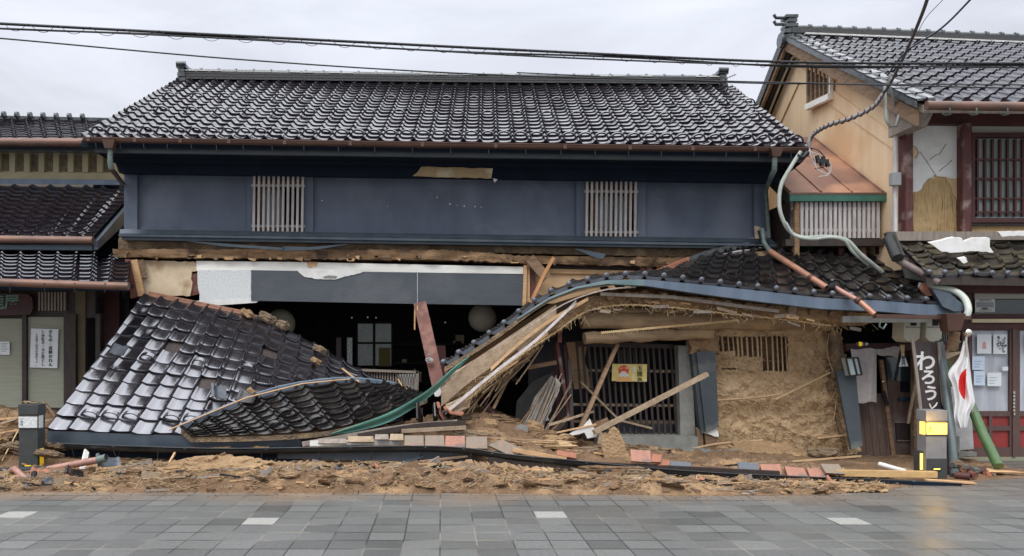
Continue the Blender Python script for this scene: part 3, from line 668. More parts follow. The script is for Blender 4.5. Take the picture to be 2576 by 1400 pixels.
    w = MB(); w.slab([(1610, 668), (1624, 668), (1625, 700), (1610, 700)], 12.85, .1); w.slab([(1627, 668), (1640, 669), (1642, 700), (1628, 700)], 12.84, .1); w.build('jamb', M_red, R)
    w = MB()
    for k in range(5): w.bar(P(1655+k*11, 672, 12.9), P(1652+k*11, 700, 12.9), .03, .03)
    w.slab([(1640, 672), (1740, 675), (1740, 700), (1640, 700)], 13.1, .03)
    w.build('lath_frame', M_woodL, R)
    # ground floor room
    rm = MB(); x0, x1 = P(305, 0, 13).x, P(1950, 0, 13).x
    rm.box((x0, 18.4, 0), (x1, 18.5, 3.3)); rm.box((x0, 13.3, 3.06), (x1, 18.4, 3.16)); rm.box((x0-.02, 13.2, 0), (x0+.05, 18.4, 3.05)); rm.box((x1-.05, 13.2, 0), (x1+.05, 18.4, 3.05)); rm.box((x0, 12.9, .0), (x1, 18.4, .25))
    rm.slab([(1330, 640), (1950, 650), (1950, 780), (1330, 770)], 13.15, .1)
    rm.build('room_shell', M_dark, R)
house()
def room_things():
    for u, v, r, lab in ((706, 815, 37, 'round paper lantern hanging dimly inside, behind the fallen left roof'), (1214, 800, 36, 'round paper lantern hanging inside, right of the leaning red post')):
        R = root('paper_lantern', P(u, v+r, 13.9), lab, 'lantern', 'round paper lanterns inside the shop')
        c = P(u, v, 13.9); ra = r*13.9/F
        m = MB(); pr = [(ra*math.sin(math.pi*(.06+.88*i/36)), -ra*math.cos(math.pi*(.06+.88*i/36))) for i in range(37)]
        pr = [(a*(1.0 if i % 2 else .982), z) for i, (a, z) in enumerate(pr)]
        m.lathe(c, pr, 28); m.build('shade', M_lantern, R)
        m = MB(); m.lathe(c, [(.05, ra), (.07, ra+.01), (.07, ra-.02), (.0, ra-.02)], 16); m.build('cap', M_darkwood, R)
        m = MB(); m.tube([(c.x, c.y, c.z+ra), (c.x, c.y, 3.06)], .004, 5); m.build('cord', M_cable, R)
    R = root('glazed_screen', P(942, 905, 17.8), 'dim sliding glass door at the back of the dark shop room', 'door')
    for u0, u1 in ((900, 938), (944, 984)):
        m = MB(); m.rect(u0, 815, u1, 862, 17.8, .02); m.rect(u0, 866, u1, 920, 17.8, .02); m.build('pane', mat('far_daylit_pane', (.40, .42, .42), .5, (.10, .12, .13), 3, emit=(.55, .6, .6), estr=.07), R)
    m = MB(); m.rect(896, 808, 988, 815, 17.75, .05); m.rect(896, 808, 900, 925, 17.75, .05); m.rect(938, 808, 944, 925, 17.75, .05); m.rect(984, 808, 988, 925, 17.75, .05); m.rect(896, 861, 988, 866, 17.74, .05); m.build('frame', M_darkwood, R)
    R = root('paper_poster', P(960, 920, 17.7), 'olive yellow sheet on the glass door at the back of the room', 'poster'); m = MB(); m.rect(953, 875, 982, 922, 17.68, .01); m.build('sheet', mat('olive_sheet', (.20, .19, .07), .7, emit=(.3, .28, .1), estr=.03), R)  # paper given a faint glow to show in the dark room
    R = root('fretwork_screen', P(880, 925, 15), 'pale fretwork panel standing inside the dark shop', 'panel')
    m = MB(); m.rect(873, 850, 886, 935, 14.6, .02); m.build('board', mat('fretwork_board', (.50, .53, .52), .6, (.20, .22, .22), 40, detail=0, emit=(.5, .55, .55), estr=.06), R)  # board brightened by a little emission, it is no lamp
    m = MB(); m.rect(846, 850, 858, 930, 14.9, .03); m.build('side_post', mat('purplish_post', (.20, .16, .16), .6), R)
    R = root('low_railing', P(985, 985, 13.4), 'low dark slatted railing inside the shop, behind the fallen roof', 'railing')
    m = MB(); m.bar(P(870, 930, 13.3), P(1052, 937, 13.3), .05, .04); m.bar(P(1050, 934, 13.3), P(1048, 1005, 13.3), .05, .05); m.bar(P(870, 996, 13.3), P(1050, 1000, 13.3), .05, .04); m.build('rail', M_woodG, R)
    for k in range(26):
        u = 874+k*6.8; m = MB(); m.bar(P(u, 933, 13.34), P(u, 996, 13.34), .022, .02); m.build('slat', M_woodG, R)
    R = root('white_blind', P(1025, 985, 13.5), 'bright white sheet standing behind the slatted railing', 'sheet'); m = MB(); m.rect(1000, 942, 1045, 978, 13.42, .01); m.build('sheet', M_plaster, R)
    m = MB()
    R = root('spot_lamps', P(960, 815, 15), 'row of small ceiling lamps inside the dark shop', 'lamp')
    for u, v in ((885, 800), (925, 799), (946, 800), (1120, 812)):
        m = MB(); c = P(u, v, 14.6); m.lathe(c, [(0, -.012), (.01, -.01), (.014, 0), (.006, .015)], 10); m.build('lamp', mat('lamp_glint', (.7, .7, .65), .3, emit=(1, .9, .8), estr=.12), R)
    # shelves with packets at the back, for depth
    rnd = random.Random(4)
    R = root('back_shelf', (1.2, 17.8, .3), 'dark shelves of goods along the back wall of the shop', 'shelf')
    m = MB()
    for z in (.9, 1.3, 1.7): m.box((-1.2+.2, 17.3, z), (3.4, 17.8, z+.03))
    m.build('boards', M_darkwood, R)
    for k in range(26):
        x = rnd.uniform(-.9, 3.2); z = rnd.choice((.93, 1.33, 1.73)); m = MB(); m.box((x, 17.3, z), (x+rnd.uniform(.06, .2), 17.4, z+rnd.uniform(.05, .2)))
        m.build('packet', [M_paper, M_beige, M_conc, M_red][k % 4], R)
room_things()
# ------------------------------------------------------------------ rubble heap
def fx(pts, x):
    if x <= pts[0][0]: return pts[0][1]
    for (a, b), (c, d) in zip(pts, pts[1:]):
        if x <= c: return b+(d-b)*(x-a)/(c-a)
    return pts[-1][1]
HX = lambda u, Y=10: (u-U0)*Y/F
FRONT = [(-9, 9.35), (-5, 9.3), (-3, 9.25), (0, 9.2), (3, 9.05), (4.2, 9.1), (5.0, 9.4), (5.6, 9.75), (7.5, 10.4), (12, 11)]
BANK = [(-9, .09), (-5, .09), (-4.2, .10), (-3.4, .27), (-1, .30), (0, .24), (1.0, .24), (1.8, .26), (2.6, .18), (3.6, .15), (4.6, .12), (5.1, .05), (5.6, .02), (7, .03), (12, .0)]
GUT = [((u-U0)*Y/F, Y, H-(v-V0)*Y/F) for u, v, Y in ((135, 1117, 10.75), (330, 1124, 10.72), (560, 1130, 10.68), (820, 1127, 10.6), (1060, 1124, 10.5), (1180, 1130, 10.4), (1270, 1144, 10.3), (1420, 1158, 10.2), (1600, 1176, 10.1), (1780, 1190, 10.0), (1920, 1197, 9.95), (2080, 1204, 9.9), (2260, 1210, 9.85), (2410, 1218, 9.75))]
GY = [(g[0], g[1]) for g in GUT]; GZ = [(g[0], g[2]) for g in GUT]
def gut_limit(x, y):
    if x < GUT[0][0]-.1 or x > GUT[-1][0]: return 9.
    yg, zg = fx(GY, x), fx(GZ, x)
    gap = fx(((-9, .16), (.7, .20), (1.9, .10), (4, .05), (6, .02)), x)
    if y < yg+.12: return zg-gap+.05*max(0, yg-y)
    return zg-gap+1.5*(y-yg-.12)
TOP = [(-9, .75), (-6, .7), (-5.2, .5), (-4.6, .28), (-2, .25), (-1.0, .32), (0, .62), (.6, .70), (1.3, .50), (1.9, .20), (2.3, .08), (3.4, .10), (4.6, .12), (5.3, .06), (5.8, .02), (12, .0)]
def pile_z(x, y, detail=True):
    n1 = noise.noise(Vector((x*1.3, y*1.3, 2)))
    d = y-fx(FRONT, x)-.06*noise.noise(Vector((x*3, 1, 0)))-.03*noise.noise(Vector((x*11, 1, 0)))
    if d < -.02: return -.05
    bank = fx(BANK, x)*(1+.45*noise.noise(Vector((x*1.6, 0, 5)))); tp = fx(TOP, x)
    z = bank*(1-math.exp(-max(0, d)/.13))*(.6+.4*min(1, d/.7))
    z += max(0, tp-bank)*max(0, min(1, (d-1.0)/1.4))**1.2
    z = min(z, gut_limit(x, y)) if not detail else z
    if detail and z > .01:
        a = min(1, z/.12)
        rg = 1-abs(noise.noise(Vector((x*3.1, y*5.5, 7))))*2
        z += a*(.06*noise.fractal(Vector((x*3.2, y*6.5, 1)), .75, 2.1, 6)+.035*(rg*rg-.4)+.02*noise.noise(Vector((x*22, y*22, 3))))
        z = min(z, gut_limit(x, y))
        st = .045; q = math.floor(z/st); f = z/st-q; z = lerp(z, (q+min(1, f*f*2.2))*st, .7)
    return z
def rubble():
    m = MB(); nx, ny = 760, 110
    vs_ = []
    for j in range(ny+1):
        for i in range(nx+1):
            x = lerp(-7.2, 7.6, i/nx); t = j/ny; y0 = fx(FRONT, x)-.12; y = y0+(12.9-y0)*t**1.6
            if abs(x) < 99 and x > 5.3 and y > 12.4: pass
            vs_.append((x, y, pile_z(x, y)))
    w = nx+1
    m.add(vs_, [(j*w+i, j*w+i+1, (j+1)*w+i+1, (j+1)*w+i) for j in range(ny) for i in range(nx)], 0, True)
    m.build('mud_heap', M_mudD, label='long low heap of wet clay, straw and earth along the pavement', cat='rubble', kind='stuff')
    # straw and splinters scattered through the heap
    rnd = random.Random(9); m = MB()
    for k in range(5200):
        x = rnd.uniform(-6.6, 5.2) if rnd.random() < .8 else rnd.uniform(-6, -2.6)
        y = fx(FRONT, x)+abs(rnd.gauss(0, .55))+.02
        z = pile_z(x, y, False)
        if z < .01: z = .008
        l = rnd.uniform(.03, .14); a = rnd.gauss(0, .7); el = rnd.gauss(0.1, .35)
        d = Vector((math.cos(a)*math.cos(el), math.sin(a)*math.cos(el)*.8, math.sin(el)))*l
        p = Vector((x, y, z+rnd.uniform(0, .035))); m.tube([p-d/2, p+d/2+Vector((0, 0, rnd.uniform(-.015, .01)))], rnd.uniform(.0012, .003), 3, cap=False, m=rnd.choice((0, 0, 1)))
    m.build('straw_litter', [M_straw, M_wood], label='loose straw and splinters lying over the clay heap', cat='straw', kind='stuff')
rubble()
def clod(x, y, z, sx, sy, sz, seed, name='mud_slab', m=None, rot=0., tilt=(0, 0), label=None, cat='mud slab', group='fallen slabs of clay wall', n=9, layers=3):
    """irregular flattened slab with cracked layered flank"""
    mb = MB(); nu, nv = 44, 10; rnd = random.Random(seed)
    ph = [rnd.uniform(.62, 1.15) for _ in range(9)]
    R_ = Matrix.Rotation(rot, 3, 'Z') @ Matrix.Rotation(tilt[0], 3, 'X') @ Matrix.Rotation(tilt[1], 3, 'Y')
    vs_ = []
    for j in range(nv+1):
        t = j/nv; zz = (t-.5)*2
        for i in range(nu):
            a = 2*math.pi*i/nu; k = (i/nu*9); q = lerp(ph[int(k) % 9], ph[(int(k)+1) % 9], k % 1)
            ca, sa = math.cos(a), math.sin(a); e = .75
            bx = math.copysign(abs(ca)**e, ca); by = math.copysign(abs(sa)**e, sa)
            fl = (1-abs(zz)**6*.25) if abs(zz) < .99 else .80
            lay = 1+.06*math.sin(t*math.pi*2*layers+seed+2*noise.noise(Vector((bx*2, by*2, seed))))
            r = q*fl*lay*(1+.34*noise.noise(Vector((bx*3*sx/.3, by*3, seed+zz*1.2)))+.16*noise.noise(Vector((bx*9*sx/.3, by*8, seed+zz*5))))
            p = Vector((bx*r*sx, by*r*sy, zz*sz*(1+.5*noise.noise(Vector((bx*2*sx/.2, by*2, seed+5))))+sz*.35*noise.noise(Vector((bx*7, by*7, seed)))))
            vs_.append(R_ @ p+Vector((x, y, z)))
    fs = [(j*nu+i, j*nu+(i+1) % nu, (j+1)*nu+(i+1) % nu, (j+1)*nu+i) for j in range(nv) for i in range(nu)]
    mb.add(vs_, fs, 0, False); mb.add(vs_[:nu], [tuple(range(nu-1, -1, -1))]); mb.add(vs_[-nu:], [tuple(range(nu))])
    return mb.build(name, m or M_mud, None, label, cat, group)
WHERE = [(-9, 'beside the left dark bollard'), (-4.6, 'below the left end of the fallen roof'), (-3.2, 'under the left half of the fallen roof'), (-1.6, 'under the fallen roof near its middle'), (-.3, 'below the row of brown sheathing boards'), (.8, 'under the row of square clay tiles'), (1.8, 'left of the slipped clay tile'), (2.8, 'below the black gutter right of the middle'), (3.9, 'below the mud wall'), (4.8, 'below the right end of the black gutter')]
def where(x):
    r = WHERE[0][1]
    for a, b in WHERE:
        if x >= a: r = b
    return r
def slabs():
    rnd = random.Random(21); used = set()
    adj = ['dusty', 'cracked dark', 'pale lumpy', 'straw-edged', 'tilted', 'half-buried', 'long layered', 'thin cracked', 'thick straw-flecked', 'short rounded', 'flat broken', 'jagged', 'crumbling', 'wedge-shaped']
    for k in range(84):
        x = -6.2+11.2*(k+.5)/84+rnd.uniform(-.08, .08)
        row = k % 3; y = fx(FRONT, x)+[.12, .36, .68][row]+rnd.uniform(-.06, .12)
        if x < -3.2 and row == 0: continue
        sx = rnd.uniform(.06, .26) if row else rnd.uniform(.04, .15); z = pile_z(x, y, False)+[-.005, .0, .01][row]
        sz = rnd.uniform(.02, .05) if row else rnd.uniform(.008, .018)
        if x > 4.6: sz *= .6; sx *= .7
        for a in range(14):
            lab = f"{adj[(k+a) % 14]} clay slab {['at the pavement edge', 'mid heap', 'atop the heap'][row]} {where(x)}"
            if lab not in used: break
        if lab in used: continue
        used.add(lab)
        lim = min(gut_limit(x, y)+.01, gut_limit(x, y+.12)+.01) if y < fx(GY, x) else 9
        if y < fx(GY, x) and y+.1 > fx(GY, x)-.15: y -= .2
        sz = min(sz, .04); z = min(z, lim-sz)
        if z < -.02: continue
        clod(x, y, z, sx, rnd.uniform(.05, .12), sz, k+3, m=[M_mudD, M_mud][rnd.choice((0, 1, 0, 0, 1, 0, 1))], rot=rnd.uniform(-.5, .5), tilt=(rnd.uniform(-.5, .1), rnd.uniform(-.12, .12)), label=lab)
    for k in range(34):   # snapped, thin sheets of render leaning on the heap
        x = -6.0+10.6*(k+.5)/34+rnd.uniform(-.1, .1); y = fx(FRONT, x)+rnd.uniform(.12, .6); z = max(.01, min(pile_z(x, y, False), gut_limit(x, y)))
        w, h = rnd.uniform(.08, .26), rnd.uniform(.04, .13); n_ = rnd.randint(5, 8); a0 = rnd.uniform(0, 6)
        pts = [(w*math.cos(a0+2*math.pi*i/n_)*rnd.uniform(.55, 1.1), h*math.sin(a0+2*math.pi*i/n_)*rnd.uniform(.55, 1.1)) for i in range(n_)]
        rx = rnd.uniform(.2, 1.2); R_ = Matrix.Rotation(rnd.uniform(-.4, .4), 3, 'Z') @ Matrix.Rotation(rx, 3, 'X') @ Matrix.Rotation(rnd.uniform(-.3, .3), 3, 'Y')
        b = MB(); c = Vector((x, y, z+.02)); nrm = R_ @ Vector((0, 0, -1)); th = rnd.uniform(.012, .04)
        b.prism([c+R_ @ Vector((p, q, 0)) for p, q in pts], nrm*th); lab = f"{['snapped', 'angular', 'thin leaning', 'broken flat'][k % 4]} {['tan', 'brown', 'grey'][k % 3]} clay shard {where(x)}"
        b.build('clay_shard', [M_mud, M_mudD, M_mudG][k % 3], None, lab, 'clay shard', 'angular shards of clay wall on the heap')
    for i, (tp, bt, Y, t, m_, lab) in enumerate((
        ([(470, 1162), (540, 1152), (650, 1172), (720, 1180)], [(480, 1222), (600, 1226), (720, 1216)], 9.75, .4, M_mud, 'tall smooth tan bank of clay wall below the left part of the gutter'),
        ([(650, 1174), (760, 1172), (900, 1182), (1010, 1178)], [(650, 1204), (800, 1206), (1010, 1204)], 9.85, .4, M_mud, 'long cracked tan slab of clay wall below the sheathing boards'),
        ([(1060, 1174), (1180, 1168), (1300, 1180), (1400, 1188)], [(1060, 1200), (1250, 1208), (1400, 1208)], 9.85, .35, M_mud, 'long layered slab of clay wall below the slipped clay tile'),
        ([(1395, 1190), (1520, 1190), (1640, 1200)], [(1395, 1214), (1500, 1216), (1640, 1216)], 9.75, .3, M_mudD, 'reddish shaggy slab of clay wall left of the black hoop'),
        ([(980, 1206), (1100, 1202), (1300, 1212)], [(980, 1232), (1150, 1236), (1300, 1234)], 9.45, .3, M_mudD, 'reddish cracked slab lying low at the pavement edge under the square tiles'),
        ([(700, 1208), (800, 1204), (930, 1214)], [(690, 1232), (800, 1234), (930, 1232)], 9.5, .3, M_mudD, 'reddish slab lying low at the pavement edge under the green flashing'),
        ([(1640, 1210), (1760, 1212), (1880, 1219), (1990, 1220)], [(1640, 1230), (1800, 1232), (1990, 1230)], 9.42, .3, M_mud, 'long tan slab lying low right of the black hoop'),
        ([(1960, 1220), (2060, 1219), (2160, 1226), (2230, 1233)], [(1960, 1232), (2080, 1236), (2230, 1236)], 9.25, .25, M_mud, 'straw-edged tapering slab at the right end of the heap'),
        ([(1300, 1212), (1400, 1206), (1560, 1218)], [(1300, 1238), (1420, 1240), (1560, 1238)], 9.35, .3, M_mudD, 'rough reddish slab at the pavement edge left of the black hoop'))):
        b = MB(); gridslab(b, tp, bt, Y, t, 110, 16, .07, 6., edge=9., seed=20+i, smooth=False)
        b.build('mud_slab', m_, None, lab, 'mud slab', 'fallen slabs of clay wall')
    # big pale slabs named in the picture
    for u, v, Y, sx, sy, sz, tl, m_, lab in (
        (560, 1180, 9.75, .52, .12, .12, (-.9, .02), M_mud, 'large smooth tan slab of clay wall standing below the left gutter'),
        (470, 1190, 9.8, .20, .08, .14, (-.8, .1), M_mud, 'squat tan clay lump below the left gutter bracket'),
        (800, 1212, 9.45, .36, .12, .06, (-.6, .0), M_mudD, 'reddish clay slab leaning on the heap below the fallen roof'),
        (975, 1215, 9.35, .13, .10, .09, (-.8, .5), M_mudD, 'pointed reddish clay chunk under the square clay tiles'),
        (1345, 1078, 11.5, .16, .1, .08, (-.4, .3), M_mud, 'straw-tufted clay lump at the foot of the lath panel'),
        (1215, 1050, 11.8, .40, .15, .04, (-.2, .06), M_mud, 'long tan clay sheet lying right of the leaning red post'),
        (1250, 1062, 11.6, .34, .15, .04, (-.2, .1), M_mudD, 'second long clay sheet lying below the tan one'),
        (1330, 1120, 10.9, .75, .18, .05, (-.35, .05), M_mud, 'very long smooth clay bank behind the slipped clay tile'),
        (1550, 1140, 10.6, .13, .02, .26, (-.2, -.28), M_mud, 'upright tan slab of clay leaning over the black gutter'),
        (1545, 1186, 9.9, .4, .12, .05, (-.3, .02), M_mudD, 'reddish straw-covered lump of clay below the gutter'),
        (1740, 1215, 9.5, .45, .10, .04, (-.3, .02), M_mud, 'long flat tan slab right of the curled white plaster'),
        (1620, 1196, 9.7, .20, .1, .05, (-.4, .1), M_mudG, 'grey curled slab of plaster and clay beside a black hoop'),
        (2000, 1224, 9.4, .40, .09, .035, (-.35, .03), M_mud, 'layered straw-edged slab at the right end of the heap'),
        (2130, 1222, 9.4, .45, .1, .03, (-.2, .05), M_mud, 'thin tapering slab at the far right end of the heap'),
        (1780, 1208, 9.8, .24, .10, .04, (-.5, .05), M_mud, 'shaggy straw slab tucked under the gutter, right of the middle'),
        (1920, 1100+40, 11.9, .62, .1, .16, (-.9, .02), M_mud, 'big pale tan slab fallen against the foot of the mud wall'),
        (2080, 1142, 11.7, .26, .1, .06, (-.5, .02), M_mudG, 'grey green clay slab at the foot of the slanted dark board')):
        p = P(u, v, Y); clod(p.x, p.y, p.z, sx, sy, sz, int(u), m=m_, tilt=tl, label=lab)
    for k in range(34):
        u = rnd.uniform(1180, 1760); x = HX(u, 11.); y = rnd.uniform(10.7, 11.7); z = pile_z(x, y, False)
        lab = f"{adj[k % 14]} clay lump {['below the lath fan', 'before the lattice planks', 'behind the slipped clay tile', 'beside the upright clay slab'][(k//14) % 4]}"
        clod(x, y, z-.01, rnd.uniform(.08, .32), rnd.uniform(.06, .14), rnd.uniform(.03, .07), 500+k, m=[M_mud, M_mudD, M_mudG, M_mud][k % 4], rot=rnd.uniform(-.4, .4), tilt=(rnd.uniform(-.8, 0), rnd.uniform(-.15, .15)), label=lab, group='clay lumps behind the gutter')
    # rubble behind and left of the left bollard
    for k in range(16):
        u = rnd.uniform(-30, 135); v = rnd.uniform(1060, 1150); Y = 11.4-(v-1060)*.011; p = P(u, v, Y)
        clod(p.x, p.y, p.z, rnd.uniform(.12, .3), .1, rnd.uniform(.025, .06), 200+k, m=[M_mud, M_mudG, M_mudD][k % 3], tilt=(-.4, rnd.uniform(-.2, .2)), label=f"{['tan', 'grey brown', 'reddish'][k % 3]} clay slab in the pile behind the left bollard", group='clay slabs piled behind the left bollard')
slabs()
# ------------------------------------------------------------------ fallen pent roof, left
LX = line3([(120, 1083, 11.0), (330, 1091, 11.0), (560, 1097, 11.0), (740, 1097, 11.0), (900, 1092, 11.0), (1015, 1062, 11.2)])
def fallen_left():
    R = root('roof_wreckage', P(500, 1130, 11.2), 'fallen black tiled pent roof resting steeply on the rubble at the left', 'roof')
    ev = LX
    tp = line3([(362, 742, 12.65), (520, 768, 12.65), (655, 800, 12.6), (775, 858, 12.5), (885, 920, 12.4), (1005, 985, 12.2)])
    miss = {(3, 7), (6, 4), (9, 8)}
    tile_roof('roof_tiles', M_tilebroken, ev, tp, 17, 12, R, seed=31, jit=.010, A=.8, missing=miss, guards=((1, 2, 1), (1, 4, 2), (6, 3, 2)), lift=.034, droop=.03)
    deck('roof_deck', M_darkwood, ev, tp, R, n=20, th=.07, off=.015)
    v_ = MB(); v_.bar(P(375, 736, 12.7), P(612, 784, 12.6), .03, .03); v_.bar(P(372, 741, 12.66), P(609, 789, 12.56), .02, .03); v_.bar(P(612, 786, 12.6), P(660, 800, 12.6), .05, .03)
    v_.build('top_batten', M_orangepipe, R)
    # second flap lying in front, with its pale blue top edge tiles
    ev2 = line3([(480, 1099, 10.88), (640, 1096, 10.85), (800, 1086, 10.85), (900, 1066, 10.9), (1000, 1030, 11.05), (1075, 1000, 11.25)])
    tp2 = line3([(455, 1078, 10.95), (560, 1033, 11.1), (700, 982, 11.45), (840, 960, 11.65), (925, 962, 11.75), (995, 972, 11.8)])
    tile_roof('lower_tiles', M_tileold, ev2, tp2, 12, 8, R, seed=33, jit=.005, guards=((1, 2, 0), (3, 4, 1)), lift=.034, knobs=False, A=1.1, droop=.035)
    deck('lower_deck', M_mudG, ev2, tp2, R, n=20, th=.06, off=.015)
    for k in range(15):   # rounded edge tiles showing pale undersides
        s = k/15; a = poly_at(tp2, s); b = poly_at(tp2, (k+1)/15); m = MB(); mid = (a+b)/2
        pts = [a+Vector((0, -.05, .05))]+[a.lerp(b, .5-.5*math.cos(math.pi*i/8))+Vector((0, -.07, .045-.085*math.sin(math.pi*i/8))) for i in range(9)]
        m.prism(pts, (0, .012, .012)); m.build('edge_tile', M_bluesteel, R)
    m = MB(); m.tube([P(425, 1082, 10.8), P(620, 1001, 11.1), P(760, 966, 11.4), P(880, 954, 11.6)], .010, 5); m.build('bamboo_strip', M_woodL, R)
    # fascia below the eave
    f = MB(); n = 30; lo = []; hi = []
    for i in range(n+1):
        p = poly_at(LX, i/n*.62); hi.append(p+Vector((0, -.012, -.005))); lo.append(p+Vector((0, -.02, -.15)))
    f.add(lo+hi, [(i, i+1, n+2+i, n+1+i) for i in range(n)]); f.add([q+Vector((0, -.03, 0)) for q in lo]+lo, [(i, i+1, n+2+i, n+1+i) for i in range(n)])
    f.add([q+Vector((0, -.03, -.03)) for q in lo]+[q+Vector((0, -.03, 0)) for q in lo], [(i, i+1, n+2+i, n+1+i) for i in range(n)])
    f.build('fascia', M_metalblue, R)
fallen_left()
# ------------------------------------------------------------------ sagging pent roof, right
SE = [(1118, 922, 11.6), (1250, 838, 11.5), (1370, 752, 11.35), (1470, 716, 11.25), (1590, 700, 11.2), (1750, 714, 11.2), (1900, 731, 11.2), (2050, 746, 11.2), (2200, 757, 11.2), (2320, 763, 11.2), (2415, 768, 11.2)]
ST = [(1190, 885, 12.5), (1300, 800, 12.6), (1380, 742, 12.6), (1490, 703, 12.7), (1670, 690, 12.75), (1800, 636, 12.8), (1900, 618, 12.8), (1990, 610, 12.8), (2070, 618, 12.8), (2190, 640, 12.75), (2330, 712, 12.3)]
def sag_right():
    R = root('sagging_roof', P(1900, 830, 11.6), 'buckled black tiled pent roof sagging over the mud wall at the right', 'roof')
    ev = line3(SE); tp = line3(ST)
    tile_roof('roof_tiles', M_tileold, ev, tp, 29, 7, R, seed=41, jit=.004, knobs=True, gmin=14, guards=((1, 2, 0), (3, 4, 1)), missing={(12, 6), (18, 5), (24, 6), (9, 7)}, lift=.034, A=1.1, droop=.03)
    deck('roof_deck', M_mudG, ev, tp, R, n=40, th=.07, off=.015)
    # steel fascia following the eave
    for nm, s0, s1, m_ in (('fascia', .42, 1., M_bluesteel), ('fascia', .14, .42, mat('green_grey_sheet', (.16, .23, .24), .35, (.10, .16, .17), 3, metal=.3))):
        f = MB(); n = 6 if s1 == 1. else 4; hi = []; lo = []
        for i in range(n+1):
            s = lerp(s0, s1, i/n); p = poly_at(ev, s)+Vector((0, -.01, .012*math.sin(i*2.6+s0*9))); w = lerp(.02, .14, max(0, min(1, (s-.30)/.25)))
            hi.append(p+Vector((0, -.012, -.008))); lo.append(p+Vector((0, -.018, -.015-w)))
        f.add(lo+hi, [(i, i+1, n+2+i, n+1+i) for i in range(n)]); f.add([q+Vector((0, .06, -.01)) for q in lo]+lo, [(i, i+1, n+2+i, n+1+i) for i in range(n)])
        f.build(nm, m_, R)
    # rim tiles along the upper left edge
    edge = line3([(1640, 700, 12.6), (1720, 668, 12.65), (1800, 640, 12.7), (1880, 625, 12.75)])
    for k in range(8):
        a, b = poly_at(edge, k/8), poly_at(edge, (k+1)/8); m = MB()
        pts = [a.lerp(b, .5-.5*math.cos(math.pi*i/8))+Vector((0, -.09, .06-.07*math.sin(math.pi*i/8))) for i in range(9)]
        m.prism([a+Vector((0, -.09, .085)), *pts, b+Vector((0, -.09, .085))], (0, .05, .02)); m.build('rim_tile', M_ridge if k > 2 else M_clay, R)
    m = MB(); m.tube([P(1700, 690, 12.5), P(1770, 655, 12.55), P(1850, 634, 12.55), P(1915, 625, 12.6)], .016, 6); m.build('rim_cane', M_woodP, R)
    # verge tile cap at the right end
    c = MB(); c.prism([P(2345, 728, 11.15), P(2390, 738, 11.1), P(2438, 780, 11.05), P(2400, 784, 11.05), P(2372, 772, 11.1)], (0, .12, .03)); c.build('corner_tile', M_metalblue, R)
    c = MB(); c.slab([(2322, 712), (2350, 730), (2388, 740), (2368, 746), (2330, 744), (2318, 728)], 11.25, .05); c.build('corner_tile', M_clay, R)
    # clay and lath body under the eave: several bands
    b = MB()
    gridslab(b, [(1128, 985), (1290, 866), (1400, 790), (1490, 745), (1600, 735), (1750, 748), (1900, 765), (2050, 778), (2190, 790)],
             [(1150, 1030), (1310, 905), (1420, 820), (1500, 772), (1610, 763), (1750, 775), (1900, 792), (2050, 806), (2180, 818)], lambda s: 11.55, .7, 260, 10, .07, 4.5, edge=3.2, seed=3)
    b.build('clay_band', M_mud, R)
    b = MB()
    gridslab(b, [(1118, 928), (1250, 850), (1380, 768), (1480, 738), (1600, 722), (1750, 738), (1900, 755), (2050, 770), (2200, 785)],
             [(1128, 1005), (1290, 880), (1400, 800), (1490, 755), (1600, 745), (1750, 758), (1900, 775), (2050, 788), (2190, 800)], lambda s: 11.72, .6, 120, 4, .03, 3., seed=5)
    b.build('eave_soffit', mat('soffit_board', (.32, .21, .11), .85, (.22, .14, .075), 3, bump=.4), R)
    bl = line3([(1130, 1000, 11.5), (1290, 884, 11.5), (1400, 806, 11.5), (1495, 758, 11.5), (1610, 748, 11.5), (1750, 762, 11.5), (1900, 778, 11.5), (2050, 792, 11.5), (2180, 804, 11.5)])
    rnd = random.Random(8)
    for k in range(13):
        s = .42+k*.045; p = poly_at(bl, s); m = MB(); z = rnd.uniform(-.01, .02)
        m.tube([p+Vector((0, -.02-rnd.uniform(0, .05), z+.02)), p+Vector((.02, .7, .25))], rnd.uniform(.05, .07), 10); m.build('rafter', M_wood if k % 3 else M_orangepipe if k == 99 else M_plank, R)
    m = MB(); m.bar(P(1510, 740, 11.32), P(1690, 748, 11.32), .03, .045); m.bar(P(1690, 748, 11.32), P(1960, 784, 11.34), .03, .045); m.build('eave_batten', M_woodG, R)
    def ribbonbar(name, pts, w, t, m_):
        q = MB(); pp = line3(pts); n = 40; pr = [poly_at(pp, i/n) for i in range(n+1)]
        lo = [p+Vector((0, 0, -w/2)) for p in pr]; hi = [p+Vector((0, .01, w/2)) for p in pr]; D = Vector((0, t, 0))
        q.add(lo+hi, [(i, i+1, n+2+i, n+1+i) for i in range(n)]); q.add([p+D for p in lo]+[p+D for p in hi], [(i+1, i, n+1+i, n+2+i) for i in range(n)])
        q.add(hi+[p+D for p in hi], [(i, i+1, n+2+i, n+1+i) for i in range(n)]); q.add(lo+[p+D for p in lo], [(i+1, i, n+1+i, n+2+i) for i in range(n)])
        return q.build(name, m_, R)
    ribbonbar('white_batten', [(1120, 1040, 11.2), (1180, 990, 11.2), (1260, 925, 11.2), (1350, 855, 11.2), (1450, 760, 11.25)], .05, .03, M_woodP)
    ribbonbar('thin_batten', [(1240, 880, 11.2), (1340, 815, 11.2), (1430, 760, 11.2), (1520, 730, 11.2), (1600, 722, 11.2)], .018, .02, M_woodG)
    ribbonbar('eave_board', [(1110, 1000, 11.38), (1180, 940, 11.38), (1260, 885, 11.38), (1330, 838, 11.38), (1400, 790, 11.38)], .26, .03, M_plank)
